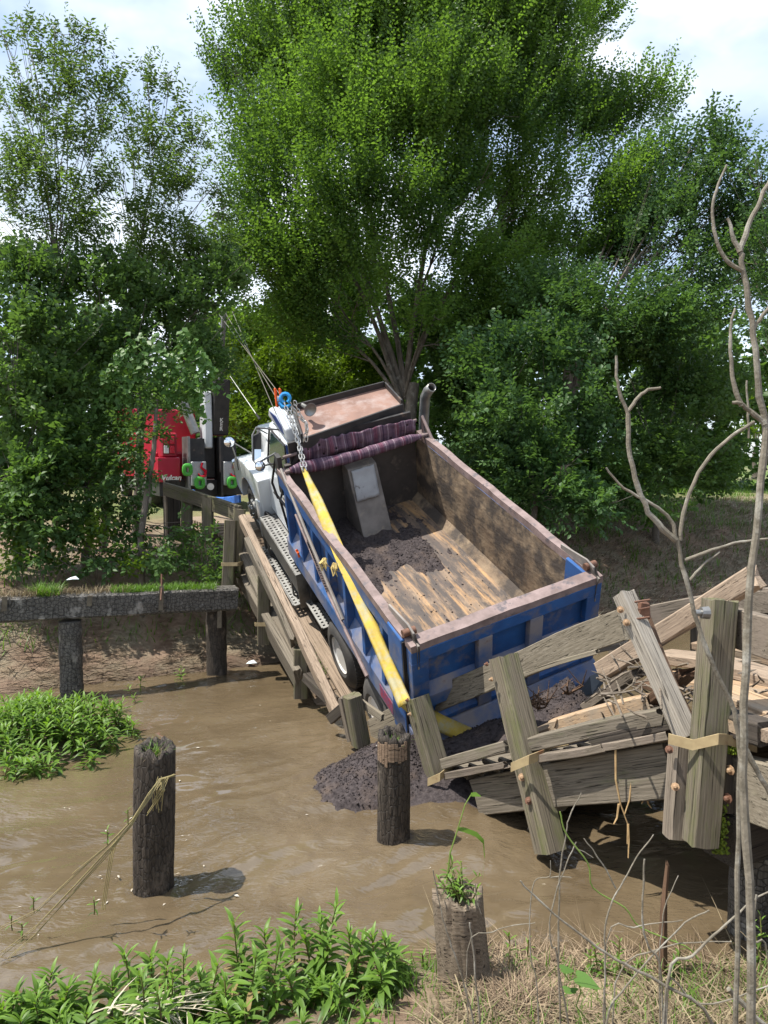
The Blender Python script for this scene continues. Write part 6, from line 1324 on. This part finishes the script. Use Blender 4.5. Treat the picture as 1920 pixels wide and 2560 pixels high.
# tufts on the near piling, stump and the deck
def top_tuft(c, z, num, h, label, mat=GR_GREEN, r=0.09, lean=(0.3, 1.4)):
    a = rng.uniform(0, 6.28, num); q = r*np.sqrt(rng.random(num)); P_ = np.stack([c.x+q*np.cos(a), c.y+q*np.sin(a), np.full(num, z)], -1)
    return blades('top_grass', P_, rng.uniform(.5, 1, num)*h, rng.uniform(*lean, num), mat, label, 'grass', 0.005, 0.6)
top_tuft(P_LEFT+Vector((0.07, 0, 0)), 1.09, 45, 0.22, 'few grass blades sprouting from the hollow top of the left burnt piling'); top_tuft(P_LEFT+Vector((0.07, 0, 0)), 1.09, 30, 0.17, 'dry blades in the hollow top of the left burnt piling', GR_DEAD)
top_tuft(P_MID, 0.93, 40, 0.16, 'few green weeds in the hollow top of the middle burnt piling', r=0.05); top_tuft(P_MID, 0.93, 25, 0.1, 'dry straw in the hollow top of the middle burnt piling', GR_DEAD, r=0.12)
dk = TL(-1.5, 3.25, 0.0); n = 500; P_ = np.array([tuple(TL(-1.52+rnd.gauss(0, .07), rnd.choice((3.5, 3.0, 2.65))+rnd.gauss(0, .13), 0.0)) for _ in range(n)])
blades('deck_grass', P_, rng.uniform(.04, .11, n), rng.uniform(.3, 1.2, n), GR_GREEN, 'small green grass tufts on the sloping deck beside the wheel', 'grass', 0.008, 0.5)

# ------------------------------------------------------------------ smartweed: single plants along the near bank, each leaf an object
def weed_leaf(tint, curv):
    m = 6; V = []; Fq = []
    for i in range(m+1):
        t = i/m; w = 0.125*math.sin(math.pi*min(1, 0.06+t*0.94))**0.8*(1-0.25*t); z = 0.10*math.sin(t*2.2)-curv*t*t
        V += [(t, -w, z+0.035*(w/0.125)), (t, 0, z), (t, w, z+0.035*(w/0.125))]
    for i in range(m):
        for j in range(2): q = i*3+j; Fq.append((q, q+3, q+4, q+1))
    return mesh_np('leaf', V, Fq, LF_WEED, True, tint=np.full(len(V), tint))
WL = [weed_leaf(t, c) for t, c in ((0.0, 0.6), (0.25, 0.45), (0.55, 0.28), (0.95, 0.15), (0.75, 0.35))]
WLD = WL[0].copy(); WLD.name = 'leaf'; WLD.materials.clear(); WLD.materials.append(M('withered_leaf', (0.22, 0.17, 0.06), (0.13, 0.09, 0.04), 9, 0.8))
ST_RED = M('reddish_green_stem', (0.12, 0.14, 0.03), (0.10, 0.06, 0.035), 9, 0.6, b=0)
def weed_frames(base, top, n, size):
    """stem path and leaf frames"""
    base, top = Vector(base), Vector(top); H = (top-base).length; mid = base.lerp(top, .5)+Vector((rnd.uniform(-1, 1), rnd.uniform(-1, 1), 0))*0.10*H
    P_ = [base*(1-t)**2+mid*2*t*(1-t)+top*t*t for t in [i/8 for i in range(9)]]; fr = []; ph = rnd.uniform(0, 6)
    for k in range(n):
        t = 0.12+0.88*(k/(n-1))**0.8 if n > 1 else 1; i = min(7, int(t*8)); p = P_[i].lerp(P_[i+1], t*8-i); ax = (P_[i+1]-P_[i]).normalized()
        a = ph+k*2.2; rad = Vector((math.cos(a), math.sin(a), 0)); el = lerp(-0.15, 0.95, t**2.2)+rnd.uniform(-.2, .2); d = (rad*math.cos(el)+Vector((0, 0, 1))*math.sin(el)).normalized()
        ln = size*(0.65+0.6*math.sin(math.pi*min(1, .2+t*.75)))*rnd.uniform(.75, 1.2)
        y = Vector((0, 0, 1)).cross(d).normalized(); z = d.cross(y); y = (y+z*rnd.uniform(-.35, .35)).normalized(); z = d.cross(y)
        m = Matrix((d*ln, y*ln, z*ln)).transposed().to_4x4(); m.translation = p; fr.append((m, t))
    return P_, fr
GRP = 'smartweed plants along the near bank'
def weed_plant(base, top, n, size, label):
    P_, fr = weed_frames(base, top, n, size); t = thing('smartweed_plant', base, label, 'weed', GRP)
    mb = MB(); mb.tube(P_, [0.006]*5+[0.0045]*4, 5); mb.obj('stem', ST_RED, t, Matrix.Identity(4))
    for m, q in fr: link('leaf', WLD if (q < .55 and rnd.random() < .16) else WL[min(4, int(q*3.2+rnd.uniform(0, 1.6)))], None, t, m)
SPEC = [((842, 2262), 4.95, 'tallest smartweed plant standing alone above the others'), ((741, 2278), 4.95, 'tall leafy smartweed plant just left of the tallest one'), ((584, 2305), 4.9, 'tall thin smartweed plant in the middle of the bottom edge'), ((800, 2310), 4.9, 'short smartweed shoot beside the tallest plant'), ((660, 2330), 4.9, 'smartweed plant right of the middle gap in the weeds')]
for (u, v), d, lab in SPEC:
    tp_ = W(u, v, d); b_ = Vector((tp_.x-rnd.uniform(-.08, .12), tp_.y+rnd.uniform(-.1, .02), 0)); b_.z = max(gz(b_.x, b_.y), -0.05); weed_plant(b_, tp_, 26, 0.135, lab)
tops = [(460, 2385), (375, 2390), (310, 2385), (420, 2400), (130, 2430), (40, 2490), (90, 2480), (170, 2470), (240, 2440), (280, 2450), (350, 2440), (500, 2440), (545, 2410), (600, 2390), (640, 2390), (700, 2360), (760, 2340), (820, 2345), (870, 2330), (905, 2350), (930, 2340), (960, 2350), (985, 2380), (1005, 2420), (560, 2480), (640, 2460), (720, 2440), (800, 2430), (880, 2420), (950, 2430)]
for i, (u, v) in enumerate(tops):
    d = rnd.uniform(4.5, 4.95); tp_ = W(u, v, d); b_ = Vector((tp_.x+rnd.uniform(-.1, .1), tp_.y+rnd.uniform(-.12, .08), 0)); b_.z = min(tp_.z-0.1, max(gz(b_.x, b_.y), -0.05)); weed_plant(b_, tp_, 24, 0.13, 'bright green smartweed plant in the row along the bottom edge')
def weed_mass(name, spots, n_leaf, size, label):
    V = []; Fq = []; ti = []; src = [(np.array([v.co for v in m.vertices]), np.array([list(p.vertices) for p in m.polygons]), m.attributes['tint'].data[0].value) for m in WL]; k = 0; mb = MB()
    for b_, tp_ in spots:
        P_, fr = weed_frames(b_, tp_, n_leaf, size); mb.tube(P_[::2], 0.005, 4, cap=False)
        for m, q in fr:
            vs, fs, tt = src[min(4, int(q*3.0+rnd.uniform(0, 1.6)))]; Mx = np.array(m); V.append(vs @ Mx[:3, :3].T+Mx[:3, 3]); Fq.append(fs+k); k += len(vs); ti += [tt]*len(vs)
    o = link(name, mesh_np(name, np.concatenate(V), np.concatenate(Fq), LF_WEED, True, tint=np.array(ti))); tag(o, label, 'weeds', kind='stuff')
    mb.obj('stems', ST_RED, o, Matrix.Identity(4))
sp_ = []
for i in range(75):
    u, v, d = rnd.uniform(-60, 1000), rnd.uniform(2440, 2640), rnd.uniform(4.25, 4.8); p = W(u, v, d)
    if u < 300 and v < 2500: continue
    b_ = Vector((p.x+rnd.uniform(-.06, .06), p.y+rnd.uniform(-.1, .1), 0)); b_.z = gz(b_.x, b_.y); sp_.append((b_, Vector((p.x, p.y, max(b_.z+.12, p.z)))))
weed_mass('smartweed_understory', sp_, 16, 0.115, 'shorter smartweed filling the bottom edge below the tall plants')
sp_ = []
for i in range(150):
    while True:
        x, y = rnd.gauss(-4.45, .68), rnd.gauss(9.2, .58)
        if ((x+4.5)/1.5)**2+((y-9.2)/1.25)**2 < 1: break
    zb = max(gz(x, y), -0.02); hh = 0.30*max(.25, 1-((x+4.4)/1.9)**2-((y-9.3)/1.6)**2)+rnd.uniform(.05, .16); sp_.append((Vector((x, y, zb)), Vector((x+rnd.uniform(-.2, .22), y-rnd.uniform(0, .25), zb+hh))))
weed_mass('water_smartweed', sp_, 16, 0.15, 'bright green smartweed island growing in the water at left')
sp_ = [(Vector((p.x, p.y, -0.03)), Vector((p.x+rnd.uniform(-.1, .1), p.y, rnd.uniform(.08, .2)))) for p in [WZ(u, v, 0) for u, v in ((350, 1720), (335, 1745), (440, 1690), (450, 1700), (345, 1760), (300, 1780), (10, 1950), (40, 1960), (80, 1945), (110, 1950))]]
weed_mass('drowned_smartweed', sp_, 9, 0.10, 'few smartweed shoots trailing in the water by the weed island')
sp_ = [(Vector((P_ST.x-.10+rnd.gauss(0, .07), P_ST.y+rnd.gauss(0, .06), 0.77)), Vector((P_ST.x-.10+rnd.gauss(0, .12), P_ST.y+rnd.gauss(0, .1), 0.83+rnd.random()*.1))) for _ in range(17)]
weed_mass('stump_weeds', sp_, 8, 0.055, 'small bright weeds growing on top of the grey stump')
sp_ = []
for u, v in ((1500, 2370), (1540, 2350), (1560, 2390), (1480, 2380), (1270, 2340), (1320, 2350), (1700, 2360), (1690, 2400), (1580, 2420), (1600, 2440), (1510, 2440), (1210, 2500), (1110, 2500), (1890, 2290), (1900, 2310), (1060, 2440), (1170, 2440)):
    p = W(u, v, 5.0); g = gz(p.x, p.y); sp_.append((Vector((p.x, p.y, g)), Vector((p.x+rnd.uniform(-.05, .05), p.y, max(p.z, g+.1)))))
weed_mass('bank_weeds', sp_, 10, 0.065, 'scattered small weeds along the edge of the near bank')

# ------------------------------------------------------------------ saplings, twigs, vines in the foreground
def stem_thing(name, label, cat, parts, mat, base=None, group=None):
    t = thing(name, parts[0][1][0] if base is None else base, label, cat, group)
    for (pn, pts, r0_, r1_) in parts:
        P_ = [Vector(p) for p in pts]; Q = []
        for i in range(len(P_)-1):      # Catmull-Rom
            a, b_, c_, d_ = P_[max(i-1, 0)], P_[i], P_[i+1], P_[min(i+2, len(P_)-1)]
            for k in range(4):
                u = k/4; Q.append(0.5*((2*b_)+(c_-a)*u+(2*a-5*b_+4*c_-d_)*u*u+(3*b_-a-3*c_+d_)*u**3))
        Q.append(P_[-1]); n = len(Q)
        Q = [q+Vector((rnd.uniform(-1, 1), rnd.uniform(-1, 1), rnd.uniform(-1, 1)))*r1_*0.5 for q in Q]
        mb = MB(); mb.tube(Q, [lerp(r0_, r1_, i/(n-1))*(1.12 if i % 6 == 3 else 1) for i in range(n)], 8); mb.obj(pn, mat, t, Matrix.Identity(4), smooth=True)
    return t
def S_(pts, d, dd=0.0): return [W(u, v, d+dd*i) for i, (u, v) in enumerate(pts)]
def root_of(u, v, d): p = W(u, v, d); return Vector((p.x, p.y, gz(p.x, p.y)-0.05))
stem_thing('bare_sapling', 'tall leafless sapling rising along the right edge', 'sapling', [
    ('stem', [root_of(1885, 2600, 2.25)]+S_([(1878, 2560), (1872, 2200), (1858, 1850), (1875, 1500), (1903, 1200), (1912, 1060), (1895, 960), (1878, 800), (1862, 690), (1850, 630)], 2.25), 0.0145, 0.0075),
    ('branch', S_([(1850, 632), (1870, 570), (1900, 500), (1935, 430)], 2.25), 0.009, 0.005), ('branch', S_([(1848, 630), (1832, 590), (1820, 545)], 2.25), 0.008, 0.004),
    ('branch', S_([(1856, 676), (1815, 650), (1788, 590), (1782, 520), (1796, 460), (1818, 412)], 2.25), 0.007, 0.003), ('branch', S_([(1912, 1060), (1880, 1030), (1850, 1010), (1832, 1005)], 2.25), 0.009, 0.005),
    ('branch', S_([(1855, 1015), (1835, 960), (1826, 880), (1828, 810), (1838, 770)], 2.25), 0.008, 0.003), ('branch', S_([(1882, 825), (1905, 790), (1925, 765)], 2.25), 0.006, 0.004)], TWIG)
stem_thing('bare_sapling', 'second leafless sapling crossing in front of the tall corner post', 'sapling', [
    ('stem', [root_of(1845, 2600, 2.35)]+S_([(1842, 2500), (1846, 2100), (1850, 1900), (1835, 1780), (1780, 1660), (1735, 1530), (1705, 1410), (1690, 1345)], 2.35), 0.0085, 0.0068),
    ('branch', S_([(1690, 1350), (1645, 1310), (1600, 1240), (1575, 1140), (1568, 1030)], 2.35), 0.010, 0.007), ('branch', S_([(1568, 1032), (1550, 980), (1540, 930), (1542, 888)], 2.35), 0.006, 0.004),
    ('branch', S_([(1568, 1030), (1590, 1000), (1620, 975), (1652, 970)], 2.35), 0.006, 0.004), ('branch', S_([(1700, 1350), (1715, 1260), (1760, 1160), (1830, 1090), (1885, 1055)], 2.35), 0.007, 0.005),
    ('branch', S_([(1688, 1345), (1678, 1300), (1630, 1260), (1560, 1220), (1515, 1170)], 2.35), 0.007, 0.003), ('branch', S_([(1712, 1400), (1780, 1375), (1850, 1355), (1935, 1345)], 2.35), 0.006, 0.003), ('branch', S_([(1725, 1450), (1760, 1410), (1800, 1380)], 2.35), 0.005, 0.003),
    ('branch', S_([(1850, 1850), (1890, 1920), (1935, 2010)], 2.35), 0.010, 0.007), ('branch', S_([(1872, 1095), (1870, 1020), (1866, 950)], 2.35), 0.004, 0.003)], TWIG)
def z6(pts): return [(960+.5787*x, 1960+.5787*y) for x, y in pts]
TW = [([(850, 40), (800, 150), (785, 230), (760, 400), (755, 800), (800, 1050)], 3.2, .004, .008), ([(830, 250), (790, 340), (740, 480), (715, 600), (725, 700), (752, 790)], 3.2, .004, .006), ([(1165, 220), (1110, 290), (1050, 390), (990, 500), (955, 620), (955, 850), (950, 1050)], 3.1, .004, .007),
      ([(590, 420), (700, 530), (850, 650), (1000, 760), (1200, 860), (1420, 1050)], 2.9, .005, .012), ([(865, 235), (940, 340), (1000, 450)], 3.2, .004, .006), ([(1125, 325), (1120, 450), (1115, 590), (1140, 700), (1200, 850)], 2.95, .006, .007), ([(1270, 395), (1210, 540), (1200, 650), (1190, 780)], 3.1, .003, .006),
      ([(1405, 545), (1300, 600), (1180, 720), (1050, 870), (960, 1050)], 2.95, .004, .007), ([(1659, 465), (1560, 530), (1450, 630), (1330, 740), (1220, 860)], 2.9, .005, .010), ([(210, 370), (240, 520), (270, 640), (320, 780), (390, 1050)], 3.6, .004, .008), ([(370, 600), (385, 720), (400, 880), (415, 1050)], 3.5, .006, .008),
      ([(655, 600), (560, 610), (470, 640), (360, 720)], 3.5, .003, .004), ([(1500, 680), (1350, 685), (1200, 710), (1000, 860)], 3.0, .003, .006), ([(720, 330), (715, 400), (650, 420), (630, 580), (635, 760), (660, 880)], 3.3, .003, .005), ([(810, 405), (760, 400), (715, 405)], 3.3, .003, .004), ([(1659, 870), (1500, 930), (1350, 950), (1215, 880)], 2.9, .004, .007),
      ([(1490, 885), (1560, 960), (1660, 1060)], 2.7, .014, .014), ([(1290, 590), (1180, 600), (1080, 620), (960, 690)], 3.1, .003, .005), ([(905, 320), (860, 290), (830, 280)], 3.2, .003, .003), ([(1610, 480), (1595, 600), (1600, 680), (1660, 770)], 2.9, .006, .006), ([(420, 560), (400, 500), (395, 430)], 3.6, .003, .004)]
LABS = ['thin bare twig rising in front of the leaning post', 'forked grey twig just left of the hanging post', 'long curved bare twig reaching up to the dark gap', 'long dark branch slanting down across the sandy bank', 'short grey twig slanting in front of the muddy water', 'stiff straight bare stalk above the near bank', 'slim twig beside the reddish stake', 'pale bowed twig low on the right', 'branch rising to the right edge above the bank', 'dark thin stem beside the grey stump', 'pale upright cane right of the grey stump', 'fine bowed twig leaning off the grey stump', 'long level twig over the straw', 'jointed pale twig above the sandy patch', 'tiny forked tip of the jointed twig', 'crooked twig lying over the straw at the right', 'thick dark stick in the bottom right corner', 'fine arching twig above the small weeds', 'short hooked twig tip by the green vine', 'looped stem at the right edge by the sapling', 'short dark twig beside the stump weeds']
for (pts, d, r0_, r1_), lab in zip(TW, LABS):
    p6 = z6(pts); w_ = [W(u, v, d) for u, v in p6]; lo = w_[-1]; gz0 = gz(lo.x, lo.y)
    if lo.z > gz0 and len(pts) > 3: w_.append(Vector((lo.x+0.03, lo.y, gz0-0.03)))
    stem_thing('bare_twig', lab, 'twig', [('stem', w_, r0_*.62, r1_*.62)], TWIG)
stem_thing('green_vine', 'thin green vine looping from the leaning post down to the bank', 'vine', [('stem', [W(u, v, 3.15) for u, v in z6([(760, 120), (790, 220), (880, 340), (905, 450), (1040, 535), (1110, 620), (1300, 700), (1360, 760)])], .0032, .0032)], VINE)
o = timber('wooden_stake', [W(1652, 2420, 5.05)+Vector((0, 0, -.1)), W(1660, 2280, 5.05), W(1669, 2157, 5.05)], 0.06, 0.05, WD_ROT, jag=(0, .12), wob=.012, taper=(1, .35)); tag(o, 'splintered reddish brown stake standing at the near bank', 'stake')
# tall grass stalk growing from the stump
gs = thing('tall_grass_stalk', W(1118, 2200, 4.85), 'tall green grass stalk arching up from the grey stump', 'grass stalk')
for pts, r_ in (([(270, 430), (285, 300), (320, 190), (350, 90), (375, 47)], .006), ([(285, 290), (295, 360), (305, 400)], .004)):
    w_ = [W(u, v, 4.8) for u, v in z6(pts)]; mb = MB(); mb.tube(w_, [r_*(1-.6*i/len(w_)) for i in range(len(w_))], 5); mb.obj('stem', VINE, gs, Matrix.Identity(4))
for pts in ([(375, 47), (395, 46), (420, 55)], [(322, 195), (350, 200), (400, 220), (430, 250), (435, 320), (425, 410)]):
    w_ = [W(u, v, 4.8) for u, v in z6(pts)]; V = []; n = len(w_)
    for i, p in enumerate(w_):
        k = 0.014*math.sin(math.pi*min(1, .25+.75*i/(n-1))); V += [tuple(p+Vector((-k*.3, .0, -k))), tuple(p+Vector((k*.3, .01, k)))]
    link('blade', mesh_np('blade', V, [(2*i, 2*i+2, 2*i+3, 2*i+1) for i in range(n-1)], GR_GREEN, tint=np.full(len(V), .8)), None, gs, Matrix.Identity(4))
# heart-shaped leaves on a low vine
hl = thing('heart_leaf_vine', W(1460, 2450, 3.4), 'low vine with large bright heart shaped leaves over the sandy bank', 'vine')
def heart(c, L, yaw, tilt, tint):
    pts = [(0, 0), (-.12, .22), (-.05, .42), (.25, .46), (.6, .3), (1, 0)]; V = [(x, y, .06*abs(y)-0.12*x*x) for x, y in pts]+[(x, -y, .06*abs(y)-0.12*x*x) for x, y in pts[1:-1]]
    ctr = len(V); V.append((.35, 0, -0.02)); ring = [0, 1, 2, 3, 4, 5, 9, 8, 7, 6]
    m = Matrix.Translation(c) @ Matrix.Rotation(yaw, 4, 'Z') @ Matrix.Rotation(tilt, 4, 'Y') @ Matrix.Diagonal((L, L, L, 1))
    link('leaf', mesh_np('leaf', V, [(ring[i], ring[(i+1) % 10], ctr) for i in range(10)], LF_VINE, tint=np.full(len(V), tint)), None, hl, m)
for (x, y, L, yaw, ti_) in ((835, 835, .11, -.4, 1.0), (765, 800, .07, .2, .7), (780, 890, .06, .1, .9), (830, 895, .05, 2.5, .6)):
    u, v = z6([(x, y)])[0]; heart(W(u, v, 3.4), L, yaw, 0.15, ti_)
mb = MB(); mb.tube([W(u, v, 3.42) for u, v in z6([(765, 800), (800, 850), (835, 835), (850, 900), (830, 960), (900, 1050)])], .003, 4); mb.obj('stem', VINE, hl, Matrix.Identity(4))
# dead vine runners caught on the left piling
dv = thing('dead_vine', W(400, 1950, 5.85), 'bundle of yellow dead vine stems strung from the left burnt piling', 'vine')
for k in range(9):
    e = rnd.uniform(-1, 1); pts = [(436, 1938), (400, 1950), (372, 1990+6*e), (330, 2055+8*e), (270, 2120+14*e), (180, 2210+26*e), (90, 2300+40*e), (0, 2360+60*e), (-60, 2390+70*e)][: 9 if k < 5 else rnd.randint(5, 8)]
    w_ = [W(u+rnd.uniform(-3, 3), v+rnd.uniform(-4, 4), 5.93-0.11*i) for i, (u, v) in enumerate(pts)]; mb = MB(); mb.tube(w_, [.0042*(1-.06*i) for i in range(len(w_))], 5); mb.obj('vine_strand', STRAWST, dv, Matrix.Identity(4))
for k in range(3):
    w_ = [W(u+k*4-4, v, 5.6) for u, v in ((295, 2085), (280, 2130), (270, 2190), (262, 2240), (258, 2275))]; mb = MB(); mb.tube(w_, .0038, 5); mb.obj('vine_strand', STRAWST, dv, Matrix.Identity(4))
for k in range(14):
    w_ = [W(400+rnd.uniform(-8, 30), 1945+rnd.uniform(-6, 10), 5.85), W(395+rnd.uniform(-15, 20), 1975, 5.82), W(390+rnd.uniform(-25, 25), 2000+rnd.uniform(0, 40), 5.85)]; mb = MB(); mb.tube(w_, .003, 4); mb.obj('vine_strand', STRAWST, dv, Matrix.Identity(4))
sp_ = [(W(u, v, 5.4)+Vector((0, 0, -.05)), W(u, v, 5.4)+Vector((0, 0, .06))) for u, v in ((268, 2095), (320, 2045), (30, 2310), (55, 2330), (85, 2265), (235, 2270))]
weed_mass('vine_sprouts', sp_, 6, 0.05, 'small green sprouts along the dead vine stems')
# floating scraps and foam flecks on the water
V = []; Fq = []; ti = []; k = 0
for i in range(230):
    c = Vector((rnd.uniform(-5.5, 1.5), rnd.uniform(5.2, 11.5), 0.012))
    if i % 3 == 0: c = Vector((P_MID.x+rnd.gauss(.12, .16), P_MID.y+rnd.gauss(-.1, .16), .012))
    if i % 5 == 0: c = Vector((P_LEFT.x+rnd.gauss(.15, .22), P_LEFT.y+rnd.gauss(-.05, .22), .012))
    a = rnd.uniform(0, 6.28); l = rnd.uniform(.008, .03); w = l*rnd.uniform(.2, .6); ca, sa = math.cos(a), math.sin(a)
    V += [(c.x+ca*x-sa*y, c.y+sa*x+ca*y, c.z+z) for x, y, z in ((-l, 0, 0), (0, -w, .004), (l, 0, 0), (0, w, .004))]; Fq.append((k, k+1, k+2, k+3)); k += 4
tag(link('floating_flecks', mesh_np('floating_flecks', V, Fq, M('pale_foam', (0.5, 0.47, 0.42), (0.3, 0.25, 0.18), 30, 0.8, b=0))), 'pale foam flecks and scraps floating on the muddy water', 'foam', kind='stuff')
# litter
for (u, v, z, lab, m_) in ((628, 1660, 0.05, 'small blue and white scrap of litter at the foot of the far bank', PAPER), (352, 1390, 1.6, 'pale scrap of litter among the weeds on the pile cap', PAPER)):
    c = WZ(u, v, z) if z < 1 else W(180, 1450, 11.2); mb = MB(); mb.add([tuple(c+Vector(p)) for p in ((-.09, 0, 0), (.02, -.05, .02), (.1, .02, .01), (.03, .07, .05), (-.05, .06, .03))], [(0, 1, 4), (1, 3, 4), (1, 2, 3)])
    o = mb.obj('litter', m_); o.modifiers.new('s', 'SOLIDIFY').thickness = .004; tag(o, lab, 'litter')
print('leaves', NLEAF[0], 'tris', sum(len(o.data.polygons) for o in COL.objects if o.type == 'MESH'), 'objs', len(COL.objects))
